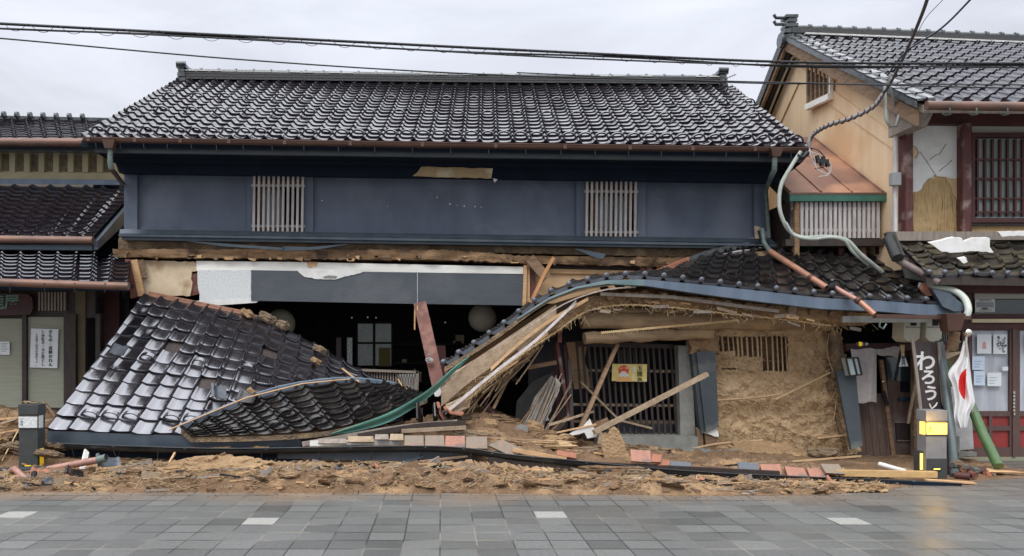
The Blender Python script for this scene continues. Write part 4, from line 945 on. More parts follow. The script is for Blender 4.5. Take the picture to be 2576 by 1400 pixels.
    ribbonbar('orange_board', [(1235, 930, 11.3), (1300, 870, 11.3), (1380, 810, 11.3), (1480, 752, 11.32)], .05, .03, M_woodL)
    for k in range(26):
        s = rnd.random(); p = poly_at(bl, s); L_ = rnd.uniform(.08, .3); z_ = -rnd.uniform(.02, .2); m = MB(); p2 = poly_at(bl, min(1, s+L_/7))
        m.bar(p+Vector((0, -.10-rnd.uniform(0, .06), z_)), p2+Vector((0, -.10-rnd.uniform(0, .06), z_+rnd.uniform(-.04, .04))), .012, rnd.uniform(.015, .05)); m.build('split_lath', [M_woodG, M_plank, M_wood, M_woodL][k % 4], R)
    # straw rope along the lower edges
    for nm, pts in (('straw_rope', [(1165, 1020, 11.3), (1230, 960, 11.3), (1310, 895, 11.3), (1400, 835, 11.35), (1475, 785, 11.4), (1570, 768, 11.4), (1700, 775, 11.4), (1850, 792, 11.4), (1980, 805, 11.4), (2090, 820, 11.4)]),):
        q = MB(); pp = line3(pts); n = 170
        for i in range(n):
            p = poly_at(pp, i/n); p2 = poly_at(pp, (i+1)/n); a = i*1.9
            o_ = Vector((0, math.cos(a)*.012, math.sin(a)*.012)); q.tube([p+o_, p2-o_*.6], .012, 5)
            if i % 2 == 0: q.tube([p, p+Vector((rnd.uniform(-.02, .02), -.01, -rnd.uniform(.02, .06)))], .003, 3, cap=False)
        q.build('straw_rope', M_straw, R)
    # drooping fan of laths under the slope
    for k in range(46):
        s = rnd.random(); a = P(lerp(1215, 1370, s)+rnd.uniform(-8, 8), lerp(985, 858, s)+rnd.uniform(-8, 12), 11.7); dl = rnd.uniform(40, 150)
        an = math.radians(rnd.uniform(118, 150)); b = P(a.x*F/a.y+U0+dl*math.cos(an), V0-(a.z-H)*F/a.y+dl*math.sin(an)*.95, 11.55+rnd.uniform(-.1, .2))
        m = MB(); mid = (a+b)/2+Vector((rnd.uniform(-.03, .03), 0, rnd.uniform(0, .04))); m.tube([a, mid, b], rnd.uniform(.006, .012), 5); m.build('lath', [M_wood, M_bamtip, M_plank][k % 3], R)
    # straw bits sticking out of the clay band
    q = MB()
    for k in range(480):
        s = rnd.random(); p = poly_at(bl, s)+Vector((rnd.uniform(-.1, .1), -.1, rnd.uniform(-.17, .02)))
        d = Vector((rnd.gauss(0, .05), -.02, rnd.gauss(-.03, .04))); q.tube([p, p+d], rnd.uniform(.002, .004), 3, cap=False)
    q.build('straw_fibres', M_straw, R, kind='stuff')
sag_right()
def flashing():
    m = MB(); up = line3([(1180, 896, 11.4), (1140, 926, 11.25), (1075, 982, 11.1), (985, 1035, 10.9), (905, 1066, 10.75), (830, 1092, 10.7)])
    dn = line3([(1181, 900, 11.42), (1146, 935, 11.3), (1083, 997, 11.2), (988, 1058, 10.95), (902, 1084, 10.8), (825, 1096, 10.75)])
    n = 50
    m.grid(lambda s, t: poly_at(up, s).lerp(poly_at(dn, s), t)+Vector((0, -.018*math.sin(t*math.pi*2), 0)), n, 6); m.grid(lambda s, t: poly_at(up, s).lerp(poly_at(dn, s), t)+Vector((0, .012-.018*math.sin(t*math.pi*2), 0)), n, 6, flip=True)
    m.build('twisted_flashing', M_green, None, 'green verdigris strip of flashing twisting down between the two roofs', 'flashing')
    # bright sheet and boards left on the rubble
    for nm, pts, w, t, mm, lab, cat in (
        ('loose_batten', [(760, 1118, 10.7), (990, 1078, 10.8), (1150, 1062, 10.9)], .06, .03, M_woodG, 'long grey weathered batten lying under the green flashing', 'batten'),
        ('loose_batten', [(900, 1098, 10.75), (1060, 1072, 10.8), (1172, 1066, 10.85)], .07, .03, M_darkwood, 'long dark wet batten lying under the green flashing', 'batten'),
        ('loose_batten', [(1010, 1085, 10.7), (1172, 1076, 10.8)], .05, .03, M_plank, 'short tan batten above the row of square clay tiles', 'batten'),
        ('fallen_sheet', [(780, 1116, 10.7), (880, 1114, 10.68), (1010, 1113, 10.65)], .07, .02, M_board, 'dirty white board lying behind the black gutter, left of the brown sheathing boards', 'board')):
        q = MB(); pp = line3(pts)
        for i in range(12): q.bar(poly_at(pp, i/12), poly_at(pp, (i+1)/12), t, w)
        q.build(nm, mm, None, lab, cat)
flashing()
def ground_gutter():
    R = root('fallen_gutter', P(1300, 1160, 10.5), 'long bent black gutter lying along the front of the rubble', 'gutter')
    pts = line3([(135, 1117, 10.75), (330, 1124, 10.72), (560, 1130, 10.68), (820, 1127, 10.6), (1060, 1124, 10.5), (1180, 1130, 10.4), (1270, 1144, 10.3), (1420, 1158, 10.2), (1600, 1176, 10.1), (1780, 1190, 10.0), (1920, 1197, 9.95), (2080, 1204, 9.9), (2260, 1210, 9.85), (2410, 1218, 9.75)])
    g = MB(); N_ = 150; vs_ = []; rim = []
    for i in range(N_+1):
        p = poly_at(pts, i/N_); u = p.x*F/p.y+U0; r = .08+.035*max(0, min(1, (u-1500)/400)) if u < 2200 else .07
        for k in range(9):
            a = math.pi*(1+k/8)-.25; vs_.append((p.x, p.y+r*math.cos(a), p.z+.0+r*.75*math.sin(a)))
    g.add(vs_, [(i*9+k, i*9+k+1, (i+1)*9+k+1, (i+1)*9+k) for i in range(N_) for k in range(8)], 0, True)
    g.add([(x, y, z-.008) for x, y, z in vs_], [(i*9+k+1, i*9+k, (i+1)*9+k, (i+1)*9+k+1) for i in range(N_) for k in range(8)], 0, True)
    g.build('trough', mat('black_gutter', (.016, .020, .024), .25, (.032, .036, .04), 4, metal=.3), R)
    g = MB(); g.tube([Vector(vs_[i*9])+Vector((0, -.004, 0)) for i in range(N_+1)], .010, 6); g.build('rim', MATS['black_gutter'], R)
    rnd = random.Random(2)
    for k in range(24):
        p = poly_at(pts, .02+k*.041); d = rnd.uniform(.12, .24)*(1 if k < 17 else .5); m = MB()
        m.tube([p+Vector((0, -.06, -.02)), p+Vector((rnd.uniform(-.05, .05), -.03, -d)), p+Vector((rnd.uniform(0, .06), .02, -d-.02)), p+Vector((.05, .04, -d+.05))], .006, 5); m.build('bracket', M_hook, R)
    for k in range(1, 16):
        p = poly_at(pts, k/16); m = MB(); m.bar(p+Vector((-.02, -.078, .01)), p+Vector((.02, -.078, .01)), .012, .02); m.build('clip', M_verdi, R)
    # dark boards under the gutter
    for a, b, w, mm, lab in (((140, 1136, 10.9), (760, 1150, 10.7), .12, M_navyD, 'dark blue fascia board under the left part of the black gutter'), ((700, 1140, 10.7), (1190, 1150, 10.5), .14, M_metalblue, 'blue grey board under the middle of the black gutter'), ((1230, 1160, 10.3), (1960, 1196, 9.9), .10, M_darkwood, 'dark wooden board under the right part of the black gutter'), ((1960, 1208, 9.9), (2380, 1226, 9.72), .10, M_navyD, 'wet black board on the paving under the right gutter end')):
        m = MB(); m.bar(P(*a), P(*b), .06, w); m.build('fascia_board', mm, None, lab, 'board')
ground_gutter()
def row_tiles():
    rnd = random.Random(12)
    M_sq = mat('dirty_clay_tile', (.24, .195, .15), .75, (.40, .20, .135), 5, .5, .62, bump=.3, c3=(.18, .165, .14), s3=7)
    M_sr = mat('red_clay_tile', (.42, .20, .14), .75, (.30, .15, .11), 7, bump=.3, c3=(.17, .14, .12), s3=6)
    M_sg = mat('grey_clay_tile', (.12, .135, .16), .5, (.20, .18, .15), 6, .5, .65, bump=.2)
    L = [(1017, 1066, 1096, 1121, M_sq, 'first square dirty clay tile from the left in the row on the gutter'), (1069, 1118, 1096, 1123, M_sq, 'second square clay tile from the left, tinged pink'), (1120, 1170, 1097, 1124, M_sr, 'third square tile from the left, reddest of the left row'), (1172, 1226, 1099, 1128, M_sq, 'fourth square clay tile from the left, before the slipped one')]
    for u0, u1, v0, v1, m_, lab in L:
        m = MB(); m.prism([P(u0, v1, 10.42), P(u1, v1+1, 10.42), P(u1-1, v0, 10.62), P(u0+1, v0, 10.62)], (0, .02, -.02)); m.build('square_tile', m_, None, lab, 'tile', 'flat square tiles on the black gutter')
    for pts, m_, lab in (
        ([(1228, 1120), (1290, 1150), (1318, 1132), (1262, 1105)], M_sq, 'slipped clay tile standing askew across the black gutter'),
        ([(1588, 1160), (1638, 1164), (1636, 1134), (1586, 1131)], M_sr, 'red and grey tile right of the upright clay slab'),
        ([(1638, 1162), (1662, 1163), (1665, 1144), (1640, 1142)], M_clay, 'small broken orange tile beside the red and grey tile'),
        ([(1655, 1172), (1684, 1184), (1685, 1160), (1668, 1156)], M_clay, 'orange corner of tile left of the blue tinged tile'),
        ([(1686, 1185), (1740, 1188), (1738, 1164), (1686, 1160)], M_sg, 'blue tinged clay tile right of the middle of the gutter'),
        ([(1860, 1186), (1912, 1191), (1906, 1166), (1856, 1162)], M_sg, 'dark grey square tile in front of the mud wall'),
        ([(1918, 1191), (1968, 1195), (1962, 1168), (1912, 1168)], M_sr, 'bright red square tile in front of the mud wall'),
        ([(1982, 1197), (2034, 1200), (2022, 1178), (1974, 1173)], M_sr, 'red square tile just right of the bright red one'),
        ([(2038, 1199), (2086, 1202), (2076, 1180), (2030, 1178)], M_sr, 'rounded red square tile, fourth of the right row'),
        ([(2078, 1190), (2126, 1193), (2110, 1168), (2064, 1167)], M_sq, 'grey and red tile at the right end of the right row'),
        ([(1400, 1145), (1450, 1154), (1450, 1140), (1402, 1133)], M_clay, 'orange tile flake on the middle of the gutter'),
        ([(1092, 1032), (1124, 1052), (1172, 1050), (1160, 1036)], M_tileold, 'black curved tile lying right of the green flashing')):
        Y = 10.3 if pts[0][0] < 1500 else 10.05 if pts[0][0] < 1800 else 9.95
        if pts[0][0] == 1092: Y = 11.2
        m = MB(); m.prism([P(pts[0][0], pts[0][1], Y-.02), P(pts[1][0], pts[1][1], Y-.02), P(pts[2][0], pts[2][1], Y+.16), P(pts[3][0], pts[3][1], Y+.16)], (0, .02, -.02)); m.build('square_tile', m_, None, lab, 'tile', 'flat square tiles on the black gutter')
    k = 0
    for u0, u1, v0, v1 in ((800, 872, 1104, 1116), (874, 940, 1098, 1112), (942, 978, 1093, 1106), (980, 1015, 1092, 1108)):
        m = MB(); m.prism([P(u0, v1, 10.5), P(u1, v1, 10.5), P(u1-1, v0, 10.62), P(u0+2, v0, 10.62)], (0, .02, -.015)); m.build('sheathing_board', [M_woodG, M_plank][k % 2], None, f"{['longest', 'second', 'third', 'rightmost'][k]} short brown sheathing board left of the square tiles", 'board', 'short sheathing boards on the gutter'); k += 1
row_tiles()
def curved_tile(p, w, l, rx, ry, rz, m_, label, name='broken_tile', group='broken roof tiles in the rubble', frag=1., cat='roof tile'):
    mb = MB(); M = Matrix.Translation(Vector(p)) @ Matrix.Rotation(rz, 4, 'Z') @ Matrix.Rotation(rx, 4, 'X') @ Matrix.Rotation(ry, 4, 'Y')
    rnd = random.Random(int(p[0]*997+p[1]*31)); n = 10; top = []; bot = []
    e0 = [rnd.uniform(0, .25)*(1-frag) for _ in range(n+1)]; e1 = [rnd.uniform(.3, 1)*(1-frag) for _ in range(n+1)]
    for j in range(4):
        for i in range(n+1):
            x = i/n*frag; y = lerp(-.5+e0[i], .5-e1[i], j/3)
            h = tprof(x)*w/.27; q = Vector(((x-.5*frag)*w, y*l, h)); top.append(M @ q); bot.append(M @ (q-Vector((0, 0, .018))))
    w_ = n+1; fs = [(j*w_+i, j*w_+i+1, (j+1)*w_+i+1, (j+1)*w_+i) for j in range(3) for i in range(n)]
    mb.add(top, fs, 0, True); mb.add(bot, [f[::-1] for f in fs], 0, True)
    ed = [i for i in range(w_)]+[j*w_+n for j in range(1, 4)]+[3*w_+i for i in range(n-1, -1, -1)]+[j*w_ for j in (2, 1)]
    k = len(ed); mb.add([top[i] for i in ed]+[bot[i] for i in ed], [(i, k+i, k+(i+1) % k, (i+1) % k) for i in range(k)], 0)
    return mb.build(name, m_, None, label, cat, group)
def scattered():
    rnd = random.Random(77)
    L = [((272, 1166, 10.2), .28, .26, .5, .2, .5, M_tilegrey, 'blue grey curved tile lying below the pink pipe end', 1),
         ((296, 1206, 9.6), .2, .2, .9, .2, 1.0, M_tilegrey, 'upright grey tile fragment in the straw, left of the black flat piece', .5),
         ((100, 1196, 9.75), .26, .22, .8, .1, .2, M_clay, 'largest salmon orange tile fragment at the foot of the left bollard', .8),
         ((22, 1210, 9.6), .1, .1, .3, .1, .2, M_clay, 'tiny orange tile chip at the far left edge', .6),
         ((128, 1212, 9.5), .22, .2, .2, .1, -.2, M_tilegrey, 'blue grey tile leaning beside the largest orange fragment', .6),
         ((180, 1206, 9.6), .22, .18, .15, .1, .2, M_clay, 'flat orange tile fragment with a dark edge, right of the largest one', .7),
         ((186, 1190, 9.8), .26, .2, .4, .3, .3, M_tileold, 'mossy grey tile fragment above the flat orange one', .8),
         ((72, 1222, 9.4), .14, .14, .6, .3, .2, M_tilegrey, 'small blue grey tile chip at the pavement edge, far left', .5),
         ((196, 1222, 9.45), .2, .12, .05, .1, .2, M_tileold, 'thin dark tile chip lying flat at the pavement edge', .8),
         ((300, 880, 11.55), .26, .24, .7, .0, -.1, M_tilegrey, 'displaced tile lying crooked over a hole in the left roof', .8),
         ((550, 985, 11.3), .26, .25, .9, .2, .35, M_tilegrey, 'loose grey tile lying slanted on the left roof, near the middle', .8),
         ((620, 1000, 11.2), .28, .2, .7, .1, -.2, M_tileold, 'muddy tile lying loose above the bamboo strip', .9),
         ((1050, 935, 11.9), .2, .1, .1, .1, .1, M_tileold, 'small dark tile piece by the railing', .6)]
    for p, w, l, rx, ry, rz, m_, lab, fr in L: curved_tile(P(*p), w, l, rx, ry, rz, m_, lab, frag=fr)
    for k in range(30):   # snapped boards and laths through the heap, and chips of tile
        x = -6.1+10.9*(k+.5)/30+rnd.uniform(-.12, .12); y = fx(FRONT, x)+rnd.uniform(.15, .75); z = max(.02, min(pile_z(x, y, False), gut_limit(x, y)+.03))+.02
        p = Vector((x, y, z)); l = rnd.uniform(.15, .55); a = rnd.gauss(0, .6); d = Vector((math.cos(a)*l, math.sin(a)*l*.5, rnd.uniform(-.05, .12)))
        kind = k % 5; m = MB()
        if kind < 3:
            m.bar(p-d/2, p+d/2, rnd.uniform(.012, .03), rnd.uniform(.03, .09)); m.build('snapped_board', [M_wood, M_woodG, M_plank][kind], None, f"{['brown', 'grey', 'tan'][kind]} snapped board in the clay {where(x)}", 'board', 'snapped boards in the clay heap')
        else:
            curved_tile(p, rnd.uniform(.12, .24), rnd.uniform(.1, .2), rnd.uniform(-.3, .9), rnd.uniform(-.4, .4), rnd.uniform(-1, 1), [M_tilegrey, M_clay][kind-3], f"{['blue grey', 'orange'][kind-3]} tile fragment in the clay {where(x)}", frag=rnd.uniform(.4, .9))
    # tiles standing on edge right of the flashing
    for u, v, rx, ry, m_, lab in ((1052, 1040, 1.2, 1.2, M_tileold, 'orange edged tile standing upright left of the red post foot'), (1092, 1044, .9, 1.4, M_tileold, 'black tile standing upright at the red post foot'), (1110, 1040, .3, 1., M_clay, 'orange broken tile leaning right of the red post foot'), (1140, 1037, .1, .2, M_clay, 'curved orange tile edge above the long tan clay sheet'), (1160, 1048, .2, .1, M_tileold, 'black curved tile above the long tan clay sheet'), (1122, 1052, .2, -.1, M_tileold, 'wet black tile right of the green flashing')):
        curved_tile(P(u, v, 11.1), .26, .22, rx, ry, .1, m_, lab)
    # sticks and planks named individually
    S_ = [((395, 1200, 9.6), (460, 1214, 9.5), .035, .012, M_woodL, 'pair of short fresh wood strips on the straw below the left roof'),
          ((415, 1185, 10.), (440, 1140, 10.4), .025, .02, M_woodL, 'short upright fresh stick under the left gutter'),
          ((190, 1180, 10.2), (240, 1172, 10.3), .03, .015, M_woodL, 'thin pale strip below the pink pipe'),
          ((205, 1190, 10.1), (218, 1135, 10.6), .07, .02, M_board, 'pale splintered board hanging under the left gutter'),
          ((0, 1068, 11.), (75, 1042, 11.3), .06, .03, M_plank, 'long tan lath lying left of the dark bollard'),
          ((0, 1055, 11.1), (80, 1048, 11.2), .04, .02, M_woodL, 'pale lath lying on the pile at the far left edge'),
          ((20, 1088, 11.), (130, 1055, 11.4), .05, .03, M_plank, 'brown lath passing behind the left bollard'),
          ((110, 1010, 11.6), (140, 1048, 11.5), .03, .02, M_wood, 'thin stick leaning up behind the left bollard'),
          ((0, 1090, 10.9), (60, 1080, 11), .05, .03, M_woodL, 'lowest pale lath left of the dark bollard'),
          ((5, 1160, 10.5), (45, 1085, 10.8), .012, .012, M_straw, 'thin curved twig leaning on the pile left of the bollard'),
          ((330, 1185, 10.4), (420, 1170, 10.4), .02, .015, M_bamboo, 'slim cane under the left fallen roof'),
          ((290, 1170, 10.5), (395, 1163, 10.5), .02, .015, M_bamboo, 'upper slim cane under the left fallen roof'),
          ((1290, 1132, 10.35), (1425, 1156, 10.2), .03, .05, M_woodL, 'fresh split batten lying on the middle of the gutter'),
          ((1410, 1130, 10.8), (1600, 1152, 10.6), .05, .02, M_woodL, 'orange split lath behind the gutter, right of the middle'),
          ((1760, 1180, 10.2), (1860, 1186, 10.1), .03, .02, M_woodL, 'pale split lath left of the dark grey square tile'),
          ((2100, 1190, 10.0), (2355, 1194, 10.0), .06, .075, mat('yellow_wood', (.66, .44, .20), .7, (.50, .32, .14), 3, stretch=(2, 2, 5)), 'yellow fresh-cut beam lying at the right end of the rubble'),
          ((2330, 1208, 9.85), (2452, 1216, 9.8), .09, .02, M_woodL, 'pink-white splintered board end at the foot of the right bollard'),
          ((1945, 1165, 10.9), (2165, 1148, 11.), .035, .02, M_bamboo, 'bamboo pole lying at the foot of the mud wall'),
          ((1560, 1190, 9.9), (1720, 1210, 9.6), .12, .03, M_wood, 'wide brown board slanting under the right gutter'),
          ((1620, 1196, 9.75), (1640, 1214, 9.5), .04, .03, M_plank, 'short tan stick beside the curled white plaster'),
          ((1200, 1168, 10.3), (1290, 1140+12, 10.5), .05, .03, M_mudG, 'mud-caked stick under the gutter left of the slipped tile'),
          ((975, 1175, 10.2), (1060, 1150, 10.5), .10, .02, M_metalblue, 'blue grey sheet scrap poking out under the clay tiles'),
          ((1055, 1162, 10.3), (1175, 1148, 10.4), .09, .02, M_wood, 'brown board poking out under the square clay tiles'),
          ((1380, 1070, 11.3), (1492, 1036, 11.6), .04, .03, M_plank, 'brown strip leaning among the planks below the lattice'),
          ((1395, 1090, 11.2), (1500, 1068, 11.2), .03, .02, M_woodL, 'pale long strip at the foot of the leaning planks'),
          ((1240, 1130+8, 10.5), (1300, 1120, 10.6), .05, .02, M_mudG, 'clay-covered lath beside the slipped tile'),
          ((1002, 955, 11.6), (1012, 972, 11.5), .03, .01, M_woodL, 'small split stick on the ridge of the left flap'),
          ((862, 928, 12.), (905, 962, 11.6), .035, .02, M_woodL, 'split stick sticking up at the left roof edge'),
          ((1020, 975, 11.6), (1045, 1000, 11.5), .03, .015, M_woodL, 'short split stick above the green flashing')]
    for a, b, w, t, m_, lab in S_:
        m = MB(); m.bar(P(*a), P(*b), t, w, up=(0, 1, 0)); m.build('wood_strip', m_, None, lab, 'stick', 'sticks and boards in the rubble')
    # black pieces, plaster scraps
    m = MB(); m.prism([P(492, 1200, 9.75), P(548, 1195, 9.7), P(550, 1218, 9.6), P(494, 1222, 9.6)], (0, .05, .0)); m.build('black_tile_piece', M_tilegrey, None, 'flat black oblong tile piece on the heap below the left gutter', 'roof tile')
    M_wp = M_plaster
    for u, v, w, h, Y, lab in ((830, 1216, 34, 5, 9.6, 'small white plaster scrap on the heap below the left flap'), (1448, 1216, 20, 10, 9.5, 'white plaster scrap left of the curled plaster'), (1775, 1240, 38, 8, 9.15, 'largest white plaster piece lying at the pavement edge'), (1848, 1240, 10, 5, 9.12, 'small white plaster crumb right of the largest piece'), (1876, 1244, 12, 3, 9.1, 'flattest white plaster crumb at the pavement edge'), (1565, 1212, 30, 6, 9.6, 'curled white plaster edge in front of the black hoop'), (1310, 1085, 18, 16, 11.2, 'grey plaster shard under the lath panel'), (1100, 985, 9, 20, 11.5, 'white plastic scrap right of the green flashing')):
        m = MB(); m.prism([P(*q_, Y) for q_ in jag([(u-w, v), (u-w*.6, v-h*.8), (u, v-h), (u+w, v-h*.8), (u+w*.95, v+h*.5), (u+w*.1, v+h*.7), (u-w*.7, v+h*.6)], max(.8, h*.12), 8, int(u))], (0, .02+h*.002, .0)); m.build('plaster_scrap', M_wp if u != 1310 else M_conc, None, lab, 'plaster', 'white plaster scraps in the rubble')
    m = MB(); m.prism([P(*q_, 11.2) for q_ in jag([(1432, 1092), (1468, 1072), (1484, 1054), (1492, 1072), (1502, 1100), (1478, 1104), (1470, 1088), (1440, 1096)], 1.5, 9, 3)], (0, .012, 0)); m.build('plaster_scrap', M_plaster, None, 'torn white plaster sheet standing below the lattice window', 'plaster', 'white plaster scraps in the rubble')
    m = MB(); m.tube([P(1515, 1216, 9.7), P(1512, 1200, 9.75), P(1525, 1186, 9.8), P(1555, 1180, 9.9)], .03, 8); m.build('black_hoop', M_cable, None, 'bent black hoop in the clay, right of the middle', 'pipe')
    m = MB(); m.tube([P(1150, 1215, 9.7), P(1205, 1190, 9.8), P(1250, 1168, 10)], .006, 5); m.build('thin_wire', M_cable, None, 'thin dark wire sticking out of the clay', 'wire')
    q = MB()
    for k in range(520):   # loose splinters and chips over the whole heap
        x = rnd.uniform(-6.4, 5.2); y = fx(FRONT, x)+abs(rnd.gauss(.25, .5)); z = min(pile_z(x, y, False)+.02, gut_limit(x, y)+.02)+rnd.uniform(0, .02)
        if z < 0: continue
        l = rnd.choice((.05, .09, .14, .26)); a = rnd.gauss(0, .8); p = Vector((x, y, z)); d = Vector((math.cos(a)*l, math.sin(a)*l*.7, rnd.uniform(-.03, .05)))
        q.bar(p-d/2, p+d/2, rnd.uniform(.006, .014), rnd.uniform(.008, .03), m=rnd.choice((0, 1, 2, 2, 3, 4)))
    q.build('wood_splinters', [M_woodL, M_woodG, M_wood, M_tileold, M_plank], label='small splinters and chips strewn over the whole clay heap', cat='splinters', kind='stuff')
    # countless small crumbs
    q = MB()
    for k in range(900):
        x = rnd.uniform(-6.4, 5.6); y = fx(FRONT, x)+rnd.gauss(.15, .28)
        if y < fx(FRONT, x)-.45: continue
        s = rnd.uniform(.006, .03) if y > fx(FRONT, x) else rnd.uniform(.003, .010); z = max(.0, pile_z(x, y, False)); c = Vector((x, y, z+s*.3))
        a = [c+Vector((rnd.uniform(.5, 1)*s*dx, rnd.uniform(.5, 1)*s*dy, rnd.uniform(.4, .8)*s*dz)) for dz in (-1, 1) for dx, dy in ((-1, -1), (1, -1), (1, 1), (-1, 1))]
        q.hexa(a, rnd.choice((0, 0, 0, 1, 2)))
    q.build('clay_crumbs', [M_mudD, M_mud, M_mudG], label='small clay crumbs strewn over the heap and pavement edge', cat='rubble', kind='stuff')
    # clay lumps on the left roof
    for u, v, Y, s, lab in ((620, 788, 12.5, .10, 'dry clay lump at the top edge of the left roof'), (672, 800, 12.5, .13, 'grey clay lump right of the topmost one on the left roof'), (712, 818, 12.4, .12, 'flat grey clay lump lower along the left roof edge'), (806, 880, 12.3, .10, 'small grey clay slab on the right edge of the left roof'), (792, 908, 12.0, .08, 'round straw clay lump on the tiles near the right edge'), (632, 985, 11.35, .07, 'clay lump resting on the bamboo strip'), (990, 982, 11.75, .09, 'pale clay lump beside the railing'), (1020, 985, 11.7, .10, 'pale clay lump left of the green flashing')):
        p = P(u, v, Y); clod(p.x, p.y, p.z, s, .07, s*.45, int(u)+5, m=M_mudG if 'grey' in lab else M_mud, tilt=(-.2, .45), label=lab, name='clay_lump', cat='clay lump', group='clay lumps on the fallen roof')
scattered()
# ------------------------------------------------------------------ mud wall and ruined right bay
def mud_wall():
    R = root('mud_wall', P(1960, 1150, 12.5), 'tan clay and straw wall with exposed bamboo laths under the sagging roof', 'wall')
    def hole(p):
        u = p.x*F/p.y+U0; v = V0-(p.z-H)*F/p.y; n = 2.5*noise.noise(Vector((u*.12, v*.12, 0)))
        if 1808+n < u < 1982+n and 847+n < v < (884 if u < 1850 else 898 if u < 1915 else 934)+n*1.5: return True
        if 1815 < u < 1860 and 927+n*.5 < v < 930+n: return True
        return False
    b = MB(); gridslab(b, [(1772, 830), (1900, 828), (2020, 822), (2085, 826), (2118, 880), (2126, 930)], [(1805, 1140), (1900, 1148), (2000, 1152), (2060, 1150), (2110, 1148), (2165, 1140)], 12.25, .22, 210, 200, .06, 6.5, edge=5., seed=6, hole=hole)
    b.build('clay_face', M_wallmud, R)
    b = MB(); b.slab([(1790, 825), (2110, 825), (2150, 1150), (1800, 1150)], 12.5, .1); b.build('inner_face', M_mudG, R)
    rnd = random.Random(14)
    for k in range(14):
        u = 1816+k*12.4+rnd.uniform(-2, 2); v1 = 892 if u < 1850 else 906 if u < 1912 else 946
        m = MB(); m.tube([P(u, 838, 12.27), P(u+4+rnd.uniform(-1, 2), v1-6, 12.25), ], .012 if rnd.random() < .6 else .017, 6); m.build('lath', M_bamboo, R)
    for v in (862, 874, 890, 908):
        m = MB(); m.tube([P(1806 if v < 885 else 1915, v, 12.32), P(1990, v+3, 12.32)], .011, 5); m.build('cross_lath', M_wood, R)
    def cane(pts, r=.017):
        m = MB(); pp = line3(pts); pl = [poly_at(pp, i/10) for i in range(11)]; m.tube(pl, r, 7); 
        for i in range(1, 10, 2): m.tube([pl[i]-(pl[i+1]-pl[i])*.06, pl[i]+(pl[i+1]-pl[i])*.06], r*1.25, 7)
        m.build('bamboo_pole', M_bamboo, R)
    cane([(1800, 1008, 12.12), (1900, 1001, 12.1), (1965, 992, 12.1)]); cane([(1950, 1006, 12.08), (2020, 972, 12.08), (2088, 938, 12.1)])
    cane([(1700, 1140, 12.0), (1800, 1118, 12.0), (1920, 1108, 12.0)]); cane([(2055, 1104, 12.1), (2130, 1095, 12.1)]); cane([(2055, 1012, 12.15), (2102, 1013, 12.15)], .012)
    m = MB(); m.bar(P(2082, 960, 12.2), P(2128, 1136, 12.2), .05, .05); m.build('stud', M_wood, R)
    q = MB()
    for k in range(2600):
        if rnd.random() < .55: v = rnd.choice((905, 932, 1012, 1020, 1100, 1106))+rnd.gauss(0, 7)
        else: v = rnd.uniform(838, 1140)
        u = rnd.uniform(1800, 2110+(v-830)*.12)
        if hole(P(u, v, 12.2)): continue
        p = P(u, v, 12.16-rnd.uniform(0, .03)); a = rnd.gauss(0, .6)+(math.pi/2 if rnd.random() < .25 else 0); l = rnd.uniform(.02, .09)
        d = Vector((math.cos(a)*l, -rnd.uniform(0, .02), -abs(math.sin(a))*l)); q.tube([p, p+d*.5+Vector((0, -.012, .006)), p+d], rnd.uniform(.002, .0042), 3, cap=False, m=rnd.choice((0, 0, 1)))
    q.build('straw_fibres', [M_straw, M_wood], R, kind='stuff')
    for k, pts in enumerate(([(2010, 870), (2035, 905), (2075, 935), (2085, 930)], [(2085, 840), (2080, 880), (2088, 915), (2096, 935)], [(2088, 1010), (2105, 985), (2100, 1040), (2096, 1058)], [(2075, 985), (2100, 1010), (2122, 1025)], [(1995, 1045), (2070, 1042), (2085, 1030)])):
        m = MB(); m.tube([poly_at([P(a, b_, 12.08) for a, b_ in pts], i/8) for i in range(9)], .006, 5); m.build('root_strand', M_bamboo, R)
    # hanging clay flap on the right shoulder
    b = MB(); gridslab(b, [(2085, 826), (2112, 840), (2122, 870)], [(2092, 950), (2120, 945), (2132, 925)], 12.1, .12, 24, 40, .06, 4., edge=5, seed=8); b.build('clay_flap', M_mudG, R)
    b = MB(); gridslab(b, [(1728, 830), (1760, 826), (1800, 835)], [(1735, 892), (1765, 884), (1812, 892)], 12.1, .15, 30, 24, .07, 4., edge=6, seed=12); b.build('clay_flap', M_mud, R)
mud_wall()
